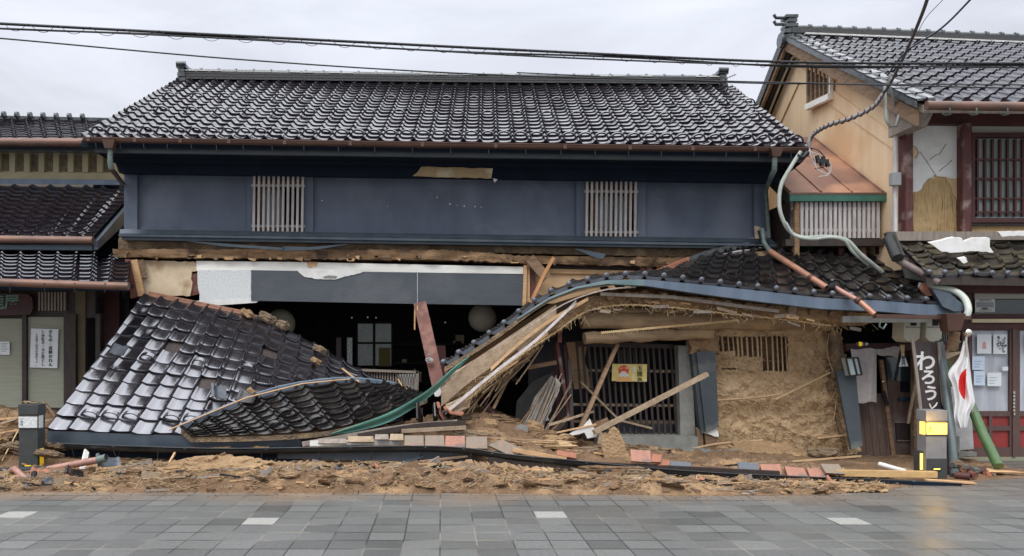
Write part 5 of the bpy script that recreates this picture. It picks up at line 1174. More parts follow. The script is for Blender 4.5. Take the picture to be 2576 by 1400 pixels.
def right_bay():
    def thing(name, lab, cat, m_, fn, grp=None, par=None):
        m = MB(); fn(m); return m.build(name, m_, par, lab, cat, grp)
    # logs
    def log(m, a, b, r):
        a, b = P(*a), P(*b); pts = []; n = 14
        m.tube([a.lerp(b, i/n)+Vector((0, 0, .012*math.sin(i*1.7))) for i in range(n+1)], [r*(1+.06*math.sin(i*2.3)) for i in range(n+1)], 14)
    M_log = mat('dusty_log', (.36, .26, .16), .9, (.25, .17, .10), 4, stretch=(.8, 3, 6), bump=.6, c3=(.42, .30, .17), s3=2)
    thing('log_beam', 'thick upper log beam under the sagging roof', 'beam', M_log, lambda m: log(m, (1462, 806, 11.75), (2090, 812, 12.15), .125), 'log beams')
    thing('log_beam', 'shorter lower beam above the lattice window, clay stained', 'beam', M_log, lambda m: log(m, (1470, 852, 11.7), (1790, 838, 12.0), .085), 'log beams')
    thing('log_beam', 'long thin upper log half hidden in the clay under the roof', 'beam', M_log, lambda m: log(m, (1480, 786, 11.85), (2120, 800, 12.1), .09), 'log beams')
    R = root('straw_rope', P(1600, 845, 11.5), 'twisted straw rope stretched across the log beams', 'rope')
    q = MB(); a, b = P(1512, 838, 11.45), P(1860, 806, 11.6); n = 70
    for i in range(n):
        p, p2 = a.lerp(b, i/n), a.lerp(b, (i+1)/n); q.tube([p+Vector((0, 0, .014)), p2-Vector((0, 0, .014))], .012, 5)
        if i % 3 == 0: q.tube([p, p+Vector((.01, 0, -.05))], .003, 3, cap=False)
    q.build('strand', M_straw, R)
    # lattice window
    R = root('lattice_window', P(1590, 1095, 12.5), 'dark leaning wooden lattice window behind crossed planks', 'window')
    for k in range(17):
        u = 1455+k*14.6; m = MB(); m.bar(P(u-4+k*.1, 868, 12.42), P(u+14, 1096, 12.35), .032, .03, up=(0, 1, 0)); m.build('lattice_bar', M_darkwood, R)
    for v in (932, 1018, 1097 if 0 else 1060):
        m = MB(); m.bar(P(1440, v, 12.45), P(1702, v+3, 12.45), .02, .04); m.build('lattice_rail', M_plank if v < 1050 else M_wood, R)
    m = MB(); m.slab([(1450, 858), (1712, 868), (1712, 878), (1450, 872)], 12.4, .08); m.slab([(1462, 1096), (1712, 1096), (1712, 1104), (1462, 1104)], 12.35, .1); m.build('frame', M_darkwood, R)
    m = MB(); m.slab([(1520, 1056), (1700, 1058), (1706, 1096), (1525, 1096)], 12.55, .02)
    for k in range(8): m.slab([(1528+k*22, 1056), (1532+k*22, 1056), (1535+k*22, 1096), (1531+k*22, 1096)], 12.54, .02)
    m.build('corrugated_back', M_metalblue, R)
    thing('curtain', 'dim grey cloth hanging behind the top of the lattice window', 'curtain', M_concD, lambda m: [m.slab([(1560+k*16, 880), (1570+k*16, 880), (1574+k*16, 930+k % 3*8), (1562+k*16, 934)], 12.8, .01) for k in range(4)])
    # poster of a snow-capped mountain and red sun
    R = root('new_year_poster', P(1584, 961, 12.3), 'yellow poster with red sun and snow-capped mountain on the lattice', 'poster')
    Yp = 12.28; W0, W1, T0, T1 = 1540, 1628, 916, 961
    m = MB(); m.slab([(W0, T0), (W1, T0+1), (W1-1, T1), (W0-1, T1-2)], Yp, .012); m.build('sheet', mat('gold_paper', (.72, .56, .10), .5, (.78, .66, .30), 14, bump=0), R)
    f = lambda x, y: (lerp(W0, W1, x), lerp(T0, T1, y))
    def fl(name, pts, m_, d): q_ = MB(); q_.prism([P(*f(x, y), Yp-d) for x, y in pts], (0, .002, 0)); q_.build(name, m_, R)
    fl('red_sun', [(.33+.15*math.cos(a), .37+.30*math.sin(a)) for a in [i*math.pi/12 for i in range(24)]], mat('poster_red', (.62, .05, .02), .5, (.75, .12, .03), 5), .004)
    fl('mountain', [(.10, .99), (.2, .66), (.28, .48), (.35, .48), (.43, .66), (.62, .99)], mat('poster_orange', (.70, .36, .08), .5, (.78, .50, .20), 30), .007)
    fl('snow_cap', [(.17, .70), (.26, .44), (.29, .41), (.36, .41), (.40, .46), (.49, .72), (.42, .68), (.38, .76), (.33, .68), (.28, .74), (.23, .68)], M_plaster, .010)
    fl('cloud_band', [(.22, .27), (.26, .20), (.31, .22), (.30, .26), (.25, .26), (.24, .31)], mat('poster_pink', (.85, .50, .42), .5), .009); fl('cloud_band', [(.36, .22), (.41, .17), (.46, .24), (.45, .30), (.41, .25), (.38, .26)], MATS['poster_pink'], .009)
    fl('pale_tag', [(.60, .15), (.67, .15), (.67, .45), (.60, .45)], M_paper, .004); fl('pale_tag', [(.585, .55), (.61, .55), (.61, .92), (.585, .92)], M_paper, .004); fl('pale_tag', [(.94, .85), (.99, .82), (.99, .97), (.95, .97)], M_plaster, .004)
    text('writing', '玉\n開\n色', P(*f(.79, .09), Yp-.006), .085, M_ink, R, space=1.05, bold=.001)
    # planks
    PL = [((1452, 1096, 11.3), (1552, 868, 11.9), .085, .05, M_wood, 'steep brown plank leaning across the lattice window'),
          ((1494, 1088, 11.1), (1778, 942, 11.4), .095, .06, M_plank, 'long pale plank leaning out in front of the lattice window'),
          ((1448, 1092, 11.5), (1530, 1056, 11.4), .06, .06, M_wood, 'short dark plank under the long pale plank'),
          ((1452, 1116-18, 11.6), (1468, 850, 11.95), .0001, .0001, M_wood, None),
          ((1440, 1090, 11.8), (1432, 905, 12.0), .05, .05, M_darkwood, 'dark upright stud left of the lattice window'),
          ((1512, 1090, 11.9), (1505, 1120, 11.8), .05, .05, M_plank, 'short upright peg under the long pale plank'),
          ((1400, 860, 12.1), (1432, 1060, 11.9), .085, .05, M_post, 'steep brown post with bolt holes left of the lattice window'),
          ((1378, 1094, 11.6), (1428, 1050, 11.9), .08, .05, M_wood, 'brown board leaning at the foot of the bolt-holed post'),
          ((1385, 1098, 11.5), (1416, 1066, 11.7), .05, .05, M_darkwood, 'dark board leaning beside the bolt-holed post foot'),
          ((1395, 870, 12.25), (1405, 1060, 12.2), .05, .05, M_dred, 'thin dark red stud left of the bolt-holed post'),
          ((1205, 990, 11.9), (1255, 1058, 11.7), .07, .05, M_dred, 'purple brown board hanging below the fallen soffit'),
          ((1290, 930, 12.1), (1240, 1030, 11.7), .06, .04, M_wood, 'brown board leaning left of the lath panel'),
          ((1150, 1045, 11.6), (1200, 985, 11.8), .09, .04, M_wood, 'wide brown board leaning below the fallen soffit'),
          ((1328, 925, 12.0), (1400, 912, 11.9), .06, .06, M_wood, 'level grey rail above the broken lath panel'),
          ((1420, 870, 12.3), (1432, 1000, 12.2), .06, .04, M_dred, 'dark red strip behind the bolt-holed post'),
          ((1408, 815, 12.05), (1406, 862, 12.05), .16, .06, M_red, 'red brown block under the end of the log beam'),
          ((1460, 960, 12.35), (1560, 1060, 12.3), .03, .03, M_plank, 'thin pale strip slanting behind the lattice bars'),
          ((1560, 1058, 12.3), (1640, 1078, 12.3), .045, .03, M_plank, 'curved pale strip behind the lower lattice bars')]
    for a, b, w, t, m_, lab in PL:
        if lab: thing('leaning_plank', lab, 'plank', m_, lambda m: m.bar(P(*a), P(*b), t, w, up=(0, 1, 0)), 'planks and posts in the ruined right bay')
    # fallen panel with laths
    R = root('lath_panel', P(1350, 1080, 11.8), 'broken wall panel with laths and white torn plaster edge, leaning', 'panel')
    m = MB(); m.prism([P(1388, 945, 11.9), P(1405, 965, 11.9), P(1372, 1045, 11.7), P(1352, 1085, 11.6), P(1310, 1090, 11.6), P(1345, 1000, 11.8)], (0, .04, 0)); m.build('board', M_conc, R)
    m = MB(); m.prism([P(*q_, 11.86) for q_ in jag([(1396, 948), (1412, 966), (1400, 1000), (1378, 1050), (1356, 1086), (1348, 1083), (1370, 1040), (1398, 968)], 1.5, 8, 4)], (0, .02, 0)); m.prism([P(*q_, 11.85) for q_ in jag([(1362, 1052), (1378, 1048), (1382, 1058), (1370, 1062)], 1.5, 6, 4)], (0, .02, 0)); m.build('torn_edge', M_plaster, R)
    rnd = random.Random(6)
    for k in range(16):
        u = 1302+k*5; m = MB(); m.bar(P(u+50+rnd.uniform(-12, 20), 960+rnd.uniform(-20, 40), 11.85), P(u+rnd.uniform(-8, 8), 1078+rnd.uniform(-10, 10), 11.55+rnd.uniform(0, .15)), .012, rnd.uniform(.015, .035), up=(0, 1, 0)); m.build('lath', [M_wood, M_plank, M_woodG][k % 3], R)
    thing('dark_board', 'dark brown flat panel standing right of the lath panel', 'panel', M_darkwood, lambda m: m.slab([(1362, 1085), (1378, 985), (1440, 960), (1425, 1095)], 12.3, .04))
    thing('partition_sheet', 'grey plaster panel standing behind the lath panel', 'panel', M_concD, lambda m: m.slab([(1300, 1010), (1340, 960), (1395, 935), (1395, 990), (1330, 1060), (1296, 1060)], 12.4, .04))
    thing('orange_panel', 'orange brown torn board standing behind the bolt-holed post', 'panel', M_ply, lambda m: m.slab([(1425, 862), (1480, 858), (1470, 905), (1490, 975), (1445, 980)], 12.75, .03))
    # concrete jamb, plinth, step
    thing('grey_post', 'wide grey post right of the lattice window', 'post', M_conc, lambda m: m.slab([(1706, 870), (1738, 870), (1750, 1105), (1712, 1100)], 12.2, .2))
    thing('dark_post', 'tall dark square post in front of the mud wall left end', 'post', M_darkplate, lambda m: (m.slab([(1740, 890), (1752, 888), (1776, 1088), (1764, 1092)], 12.05, .2), m.slab([(1752, 886), (1800, 884), (1808, 1075), (1776, 1090)], 12.0, .22)))
    thing('post_stump', 'splintered lower end of the dark square post', 'post', M_wood, lambda m: (m.slab([(1752, 1075), (1768, 1088), (1770, 1126), (1756, 1120)], 12.1, .1), m.slab([(1772, 1088), (1804, 1076), (1806, 1130), (1778, 1134)], 12.08, .15)))
    thing('plaster_patch', 'torn white plaster at the bottom of the dark square post', 'plaster', M_plaster, lambda m: m.prism([P(*q_, 12.04) for q_ in jag([(1772, 1090), (1804, 1075), (1808, 1100), (1796, 1098), (1780, 1092)], 1.5, 7, 3)], (0, .03, 0)))
    thing('slanted_board', 'dark slate-coloured board leaning at the right end of the mud wall', 'board', M_darkplate, lambda m: m.prism([P(2104, 936, 11.95), P(2152, 926, 11.95), P(2170, 1122, 11.75), P(2142, 1132, 11.75)], (0, .05, 0)))
    thing('concrete_plinth', 'low concrete plinth below the lattice window', 'plinth', M_conc, lambda m: (m.slab([(1505, 1098), (1755, 1100), (1757, 1130), (1508, 1128)], 12.0, .8), m.slab([(1570, 1132), (1870, 1134), (1880, 1160), (1640, 1156)], 11.7, .5)))
    # dark sheet standing in for the interior shade behind the ruined bay
    thing('bay_shade_sheet', 'dark sheet standing for the shade deep inside the ruined right bay', 'wall', M_dark, lambda m: (m.slab([(1330, 760), (2160, 760), (2160, 1130), (1330, 1130)], 13.6, .1)))
    # red leaning post of the middle
    R = root('broken_post', P(1100, 1000, 12.0), 'broken dark red post leaning in the middle of the dark opening', 'post')
    m = MB(); a, b = P(1057, 766, 12.6), P(1108, 992, 12.0); m.bar(a, b, .19, .14, up=(0, 1, 0)); m.build('shaft', M_red, R)
    for a, b, w in (((1044, 768, 12.55), (1043, 830, 12.5), .03), ((1050, 770, 12.5), (1052, 800, 12.5), .03), ((1078, 820, 12.5), (1086, 856, 12.4), .025), ((1080, 800, 12.5), (1090, 862, 12.4), .02), ((1105, 990, 12.), (1125, 985, 11.9), .03), ((1124, 930, 11.9), (1122, 1032, 11.7), .03), ((1108, 985, 12.), (1122, 960, 11.9), .02)):
        m = MB(); m.bar(P(*a), P(*b), .02, w, up=(0, 1, 0)); m.build('splinter', M_orangepipe if w < .026 else M_woodL, R)
    c = P(1080, 906, 12.05); m = MB(); m.add([c+Vector((.055*math.cos(i*.3927), -.04, .034*math.sin(i*.3927))) for i in range(16)], [tuple(range(16))]); m.add([c+Vector((.055*math.cos(i*.3927), -.04, .034*math.sin(i*.3927))) for i in range(16)]+[c+Vector((.055*math.cos(i*.3927), .02, .034*math.sin(i*.3927))) for i in range(16)], [(i, (i+1) % 16, 16+(i+1) % 16, 16+i) for i in range(16)]); m.build('number_plate', M_plaster, R)
    m = MB(); m.add([c+Vector((.047*math.cos(i*.3927), -.043, .027*math.sin(i*.3927))) for i in range(16)], [tuple(range(16))]); m.build('plate_face', M_ink, R)
    text('plate_number', '108', c+Vector((0, -.046, .024)), .05, M_plaster, R)
    m = MB(); m.lathe(c+Vector((-.004, -.02, .065)), [(.0, -.03), (.018, -.03), (.018, .0)], 10, axis='Y'); m.build('plate_dot', M_conc, R)
    thing('dark_red_door', 'dark red board standing behind the leaning post', 'board', M_dred, lambda m: m.slab([(1088, 870), (1120, 870), (1128, 990), (1092, 990)], 13.3, .04))
    thing('sloping_soffit', 'wide tan soffit board fallen from the sagging roof', 'board', M_plank, lambda m: (m.prism([P(1135, 945, 11.5), P(1215, 895, 11.6), P(1160, 985, 11.5), P(1122, 1020, 11.4)], (0, .03, .02)), m.prism([P(1122, 1022, 11.3), P(1190, 990, 11.3), P(1180, 1025, 11.3), P(1130, 1045, 11.2)], (0, .03, .02))))
right_bay()
# ------------------------------------------------------------------ right end of the ruin: doorway, signs
def doorway():
    def thing(name, lab, cat, m_, fn, grp=None, par=None):
        m = MB(); fn(m); return m.build(name, m_, par, lab, cat, grp)
    R = root('shop_entrance', P(2250, 1175, 11.9), 'dark wooden shop entrance under the right end of the sagging roof', 'entrance')
    w = MB(); w.slab([(2128, 865), (2395, 862), (2395, 880), (2130, 884)], 12.0, .1); w.build('lintel', M_dred, R)
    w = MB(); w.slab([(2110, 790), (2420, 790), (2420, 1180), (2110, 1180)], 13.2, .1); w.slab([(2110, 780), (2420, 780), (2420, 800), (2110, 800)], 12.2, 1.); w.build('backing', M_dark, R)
    M_door = mat('dark_plank_door', (.14, .09, .072), .6, (.09, .058, .048), 4, stretch=(6, 3, .6), bump=.2, c3=(.22, .20, .20), s3=1.3)
    w = MB(); w.slab([(2140, 1000), (2222, 990), (2248, 1168), (2160, 1160)], 12.25, .05)
    for k in range(5): w.slab([(2150+k*16, 1000), (2152+k*16, 1000), (2168+k*17, 1160), (2166+k*17, 1160)], 12.243, .01)
    w.build('door', M_door, R)
    w = MB(); w.slab([(2225, 880), (2310, 880), (2330, 1178), (2250, 1172)], 12.3, .05); w.build('door', M_door, R)
    w = MB(); w.slab([(2213, 905), (2222, 905), (2256, 1168), (2246, 1166)], 12.2, .05); w.build('door_edge', M_wood, R)
    w = MB(); w.slab([(2228, 900), (2306, 896), (2308, 960), (2234, 958)], 12.28, .02); w.build('door_glass', M_glassdark, R)
    w = MB(); w.slab([(2252, 1064), (2318, 1064), (2322, 1108), (2256, 1108)], 12.28, .02); w.build('letter_hatch', M_darkwood, R)
    for a, b in (((2252, 1063), (2318, 1063)), ((2318, 1063), (2322, 1109)), ((2256, 1109), (2322, 1109))):
        w = MB(); w.bar(P(*a, 12.27), P(*b, 12.27), .012); w.build('hatch_trim', M_woodG, R)
    w = MB(); w.rect(2268, 960, 2288, 986, 12.27, .03); w.build('letter_box', M_navyD, R)
    w = MB(); w.rect(2262, 1001, 2296, 1009, 12.26, .03); w.build('slot', mat('blue_slot', (.01, .03, .08), .4), R)
    w = MB(); w.lathe(P(2220, 960, 12.15), [(0, -.03), (.02, -.025), (.025, 0), (.02, .03)], 10, axis='Y'); w.build('knob', M_brass, R)
    w = MB(); w.bar(P(2222, 985, 12.18), P(2232, 1020, 12.18), .02, .05); w.build('lock', M_black, R)
    w = MB(); w.slab([(2155, 895), (2200, 890), (2203, 900), (2158, 905)], 12.3, .05); w.build('cross_rail', M_darkwood, R)
    w = MB(); w.tube([P(2322, 850, 12.0), P(2318, 900, 12.0), P(2296, 1000, 12.0), P(2284, 1066, 12.05)], .022, 6); w.build('leaning_stick', M_plank, R)
    w = MB(); w.slab([(2100, 798), (2215, 800), (2215, 864), (2110, 862)], 12.9, .02); w.build('dark_glass', M_black, R)
    w = MB()
    for k in range(14): w.slab([(2322+k*5.6-15, 800), (2325+k*5.6-15, 800), (2331+k*5.6-15, 858), (2328+k*5.6-15, 858)], 11.75, .02)
    w.slab([(2300, 798), (2388, 798), (2392, 862), (2306, 860)], 11.8, .02); w.build('slatted_vent', M_concD, R)
    for k, (u, r_, m_) in enumerate(((2157, 4, M_bluesteel), (2165, 6, M_amber), (2172, 6, M_bluesteel), (2180, 4, M_paper))):
        w = MB(); p = P(u, 866, 11.99); w.lathe(p, [(0, -.01), (r_*12/F*.9, -.008), (r_*12/F, .02)], 12, axis='Y'); w.build('sticker', m_, R)
    # things hung in and by the entrance
    R2 = root('door_curtain', P(2175, 1010, 11.95), 'grey linen shop curtain with one long panel hanging in the entrance', 'curtain')
    def cloth(fnpts, Y, nm):
        a, b, c, d = fnpts; m = MB()
        fn = lambda s, t: P(lerp(lerp(a[0], b[0], s), lerp(d[0], c[0], s), t), lerp(lerp(a[1], b[1], s), lerp(d[1], c[1], s), t)+2*math.sin(s*7), Y-.02*math.sin(s*9+t*2))
        m.grid(fn, 24, 24); m.grid(lambda s, t: fn(s, t)+Vector((0, .006, 0)), 24, 24, flip=True); m.build(nm, M_cloth, R2)
    cloth([(2140, 878), (2205, 878), (2205, 1012), (2160, 1014)], 11.95, 'long_panel'); cloth([(2206, 878), (2265, 872), (2258, 900), (2206, 892)], 11.95, 'short_panel')
    m = MB(); m.bar(P(2130, 877, 11.97), P(2270, 872, 11.97), .02); m.build('rod', M_darkwood, R2)
    R3 = root('wall_lantern', P(2145, 945, 11.8), 'small square glass lantern with dark frame left of the curtain', 'lamp')
    m = MB(); m.prism([P(2128, 902, 11.8), P(2158, 900, 11.8), P(2168, 943, 11.8), P(2138, 946, 11.8)], (0, .14, 0)); m.build('glass', mat('pale_lantern_glass', (.42, .52, .55), .3), R3)
    for a, b in (((2128, 902), (2158, 900)), ((2158, 900), (2168, 943)), ((2168, 943), (2138, 946)), ((2138, 946), (2128, 902)), ((2146, 901), (2156, 944))):
        m = MB(); m.bar(P(*a, 11.79), P(*b, 11.79), .02, .025, up=(0, 1, 0)); m.build('frame', M_darkwood, R3)
    for u, lab in ((2290, 'left ivory box lamp hanging under the roof corner'), (2345, 'right ivory box lamp hanging under the roof corner')):
        Rk = root('box_lamp', P(u, 862, 11.6), lab, 'lamp', 'ivory box lamps under the roof corner')
        m = MB(); s = (u-2290)*0
        body = [(u-14, 810), (u+26, 812), (u+24, 852), (u+12, 862), (u-6, 860), (u-16, 850)]
        m.prism([P(a, b, 11.5) for a, b in body], (-.05, .22, 0)); m.build('body', M_ivory, Rk, mod='bevel')
        m = MB(); m.slab([(u-12, 822), (u+25, 823), (u+25, 826), (u-12, 825)], 11.494, .02); m.build('seam', M_conc, Rk)
        m = MB(); m.rect(u+2, 806, u+16, 820, 11.49, .05); m.build('bracket', M_black, Rk)
    # talisman
    R4 = root('straw_talisman', P(2272, 922, 11.7), 'small white paper talisman with writing on a straw tassel', 'talisman')
    m = MB(); m.prism([P(2266, 868, 11.7), P(2276, 868, 11.7), P(2275, 894, 11.7), P(2269, 894, 11.7)], (0, .02, 0)); m.build('tassel', M_straw, R4)
    m = MB(); m.prism([P(2270, 892, 11.69), P(2275, 892, 11.69), P(2285, 922, 11.69), P(2262, 923, 11.69)], (0, .01, 0)); m.build('paper', M_paper, R4)
    text('writing', '蘇\n将\n門', P(2273, 895, 11.685), .055, M_ink, R4, space=.9)
    # hanging shop sign
    R5 = root('hanging_sign', P(2345, 1035, 11.3), 'tall dark wooden shop sign with white brush lettering at the right', 'sign')
    m = MB(); m.prism([P(2298, 860, 11.3), P(2360, 862, 11.3), P(2372, 1030, 11.25), P(2318, 1030, 11.25)], (0, .05, 0)); m.build('board', M_signwood, R5)
    for a, b in (((2296, 855), (2316, 1032)), ((2362, 862), (2374, 1032))):
        m = MB(); m.bar(P(*a, 11.27), P(*b, 11.23), .04, .02, up=(0, 1, 0)); m.build('frame', M_woodG, R5)
    m = MB(); m.bar(P(2312, 1031, 11.22), P(2384, 1032, 11.22), .07, .02); m.build('sill', M_woodG, R5)
    Mw_ = mat('white_lettering', (.78, .77, .75), .6)
    text('lettering', 'わ', P(2329, 886, 11.275), .29, Mw_, R5, bold=.006, rot=.04); text('lettering', 'ろ', P(2337, 931, 11.265), .225, Mw_, R5, bold=.006, rot=.05); text('lettering', 'う', P(2343, 972, 11.255), .225, Mw_, R5, bold=.006, rot=.05)
    m = MB()
    for a in ([(2338, 1016), (2340, 1022), (2343, 1028)], [(2358, 1013), (2354, 1021), (2344, 1029)]): m.tube([P(x, y, 11.235) for x, y in a], [.008, .012, .007], 6)
    m.build('lettering', Mw_, R5)
    # leader box at the roof corner and gutter piece
    R6 = root('corner_gutter', P(2395, 830, 11.0), 'brown leader box and gutter stub at the right roof corner', 'gutter')
    m = MB(); p = P(2390, 815, 10.95); m.hexa([(p.x-.08, p.y-.09, p.z-.10), (p.x+.09, p.y-.09, p.z-.10), (p.x+.09, p.y+.08, p.z-.10), (p.x-.08, p.y+.08, p.z-.10), (p.x-.12, p.y-.12, p.z+.13), (p.x+.14, p.y-.12, p.z+.13), (p.x+.14, p.y+.1, p.z+.13), (p.x-.12, p.y+.1, p.z+.13)]); m.build('leader_box', M_copper, R6, mod='bevel')
    m = MB(); m.bar(P(2200, 796, 11.0), P(2438, 800, 11.0), .09, .05); m.build('gutter', M_copper, R6)
    m = MB(); m.rect(2120, 796, 2345, 812, 11.2, .05); m.build('board', M_concD, R6)
    m = MB(); m.tube([P(2214, 805, 10.95), P(2212, 822, 10.95), P(2222, 828, 10.95), P(2230, 815, 10.95)], .012, 6); m.build('hook', M_verdi, R6)
    m = MB(); m.lathe(P(2382, 836, 10.98), [(0, -.01), (.045, -.01), (.05, .01)], 12); m.build('outlet', M_copperB, R6)
    m = MB(); m.tube([P(2402, 836, 11.02), P(2396, 880, 11.1)], .07, 4); m.build('wooden_downspout', M_wood, R6)
    thing('leaning_pipe', 'tall dark green grey pipe leaning beside the hanging sign', 'pipe', mat('slate_pipe', (.06, .085, .085), .4, (.10, .12, .12), 5), lambda m: m.tube([P(2362, 862, 11.35), P(2378, 960, 11.2), P(2396, 1120, 10.9), P(2402, 1200, 10.3)], .055, 10))
    thing('fallen_post', 'dark blue grey square post leaning behind the hanging sign', 'post', M_navyD, lambda m: m.bar(P(2358, 860, 11.55), P(2392, 1190, 11.0), .12, .1, up=(0, 1, 0)))
    thing('marble_panel', 'pale grey mottled panel leaning between the sign and the flag', 'panel', mat('mottled_grey', (.46, .46, .46), .5, (.34, .34, .34), 9), lambda m: m.slab([(2386, 985), (2440, 985), (2450, 1130), (2398, 1135)], 11.6, .06))
    thing('splintered_boards', 'splintered pale boards behind the flag top', 'board', M_plank, lambda m: (m.bar(P(2375, 890, 11.4), P(2416, 858, 11.3), .05, .03), m.prism([P(2378, 888, 11.3), P(2430, 884, 11.3), P(2380, 905, 11.3)], (0, .02, 0))))
    thing('pink_cloth', 'small pink cloth hanging above the hanging sign', 'cloth', mat('dusky_pink', (.32, .15, .17), .8), lambda m: m.slab([(2350, 868), (2378, 868), (2376, 886), (2356, 886)], 11.4, .01))
    thing('glass_vase', 'small white ceramic ring holder below the green leaf', 'holder', M_plaster, lambda m: m.tube([P(2385, 976, 11.3), P(2384, 990, 11.3), P(2395, 992, 11.3), P(2394, 976, 11.3), P(2385, 976, 11.3)], .012, 6))
    thing('green_leaf', 'green bamboo leaf sheath behind the flag', 'leaf', M_greenbam, lambda m: (m.slab([(2378, 895), (2392, 920), (2398, 960), (2390, 975), (2382, 945)], 11.5, .01)))
    # flag
    R7 = root('national_flag', P(2425, 1060, 10.95), 'white flag with red disc draped on a short pole with a silver ball', 'flag')
    m = MB(); m.lathe(P(2434, 837, 10.9), [(.055*math.sin(i*math.pi/10), -.055*math.cos(i*math.pi/10)) for i in range(11)], 16); m.build('ball', M_brass, R7)
    m = MB(); m.tube([P(2432, 842, 10.9), P(2430, 858, 10.9), P(2448, 1060, 11.1)], .014, 8); m.build('pole', M_woodP, R7)
    for nm, pts, m_ in (('cloth', None, M_flag),):
        lf = [(2424, 858), (2412, 900), (2386, 937), (2395, 968), (2402, 1010), (2400, 1050), (2412, 1078)]; rt = [(2433, 858), (2438, 900), (2442, 940), (2447, 980), (2452, 1015), (2440, 1040), (2432, 1075)]
        l3 = [Vector((a, b, 0)) for a, b in lf]; r3 = [Vector((a, b, 0)) for a, b in rt]
        def fn(s, t, o_=0):
            q = poly_at(l3, t).lerp(poly_at(r3, t), s); return P(q.x, q.y, 10.95+o_+.035*math.sin(s*13+t*1.5)*min(1, t*4))
        def reg(s, t):
            q = poly_at(l3, t).lerp(poly_at(r3, t), s); return ((q.x-2440)/29)**2+((q.y-968)/42)**2 < 1 and q.x < 2430-(q.y-960)*.05
        for k, want in ((0, False), (1, True)):
            m = MB(); nu, nv = 40, 90; vs_ = [fn(i/nu, j/nv) for j in range(nv+1) for i in range(nu+1)]; w_ = nu+1
            fs = [(j*w_+i, j*w_+i+1, (j+1)*w_+i+1, (j+1)*w_+i) for j in range(nv) for i in range(nu) if reg((i+.5)/nu, (j+.5)/nv) == want]
            m.add(vs_, fs, 0, True); m.build('cloth' if not k else 'red_disc', M_flag if not k else M_flagred, R7)
    thing('bamboo_pole', 'thick green bamboo stalk leaning in front of the red panelled doors', 'bamboo', M_greenbam, lambda m: (m.tube([P(2440, 1015, 11.2), P(2474, 1095, 10.9), P(2512, 1174, 10.5)], .062, 14), m.tube([P(2462, 1066, 11.02), P(2464, 1070, 11.0)], .066, 14), m.tube([P(2489, 1125, 10.76), P(2491, 1129, 10.74)], .066, 14)))
    thing('white_tag', 'white paper tag with small writing beside the bamboo stalk', 'tag', M_paper, lambda m: m.slab([(2422, 1402/1.0 if 0 else 1012), (2442, 1010), (2436, 1060), (2420, 1045)], 11.15, .01))
    thing('white_pipe', 'short white plastic pipe lying right of the mud wall foot', 'pipe', M_plaster, lambda m: m.tube([P(2212, 1168, 10.5), P(2278, 1187, 10.2)], .03, 10))
    # rubble right of the lit bollard
    rnd = random.Random(31)
    for k, (a, b, r_, m_, lab) in enumerate((((2395, 1160, 11), (2406, 1200, 10.4), .10, M_darkwood, 'charred wood stump behind the right bollard'), ((2410, 1178, 10.6), (2478, 1188, 10.5), .04, M_dred, 'dark red pipe lying at the foot of the red doors'), ((2440, 1192, 10.2), (2454, 1198, 10.1), .04, M_red, 'broken red pipe end lying near the bamboo stalk'), ((2402, 1196, 10.2), (2440, 1200, 10.1), .05, M_dred, 'dark hollow pipe lying right of the lit bollard'), ((2396, 1155, 11), (2424, 1185, 10.6), .03, M_plank, 'bent brown splint right of the lit bollard'))):
        thing('debris_piece', lab, 'debris', m_, lambda m: m.tube([P(*a), P(*b)], r_, 9), 'debris right of the lit bollard')
    thing('yellow_strip', 'yellow split board lying under the bamboo stalk', 'board', M_woodL, lambda m: m.prism([P(2482, 1178, 10.6), P(2590, 1190, 10.4), P(2490, 1188, 10.4)], (0, .02, -.01)))
    for k in range(9):
        u = rnd.uniform(2400, 2500); p = P(u, rnd.uniform(1165, 1208), 10.4); clod(p.x, p.y, max(.02, p.z), rnd.uniform(.03, .08), .05, rnd.uniform(.02, .04), 300+k, m=[M_concD, M_mudG, M_clay][k % 3], name='rubble_chunk', label=f"{['dark grey', 'brown', 'orange'][k % 3]} rubble chunk between the right bollard and the bamboo stalk", cat='rubble', group='rubble chunks right of the bollard')
doorway()
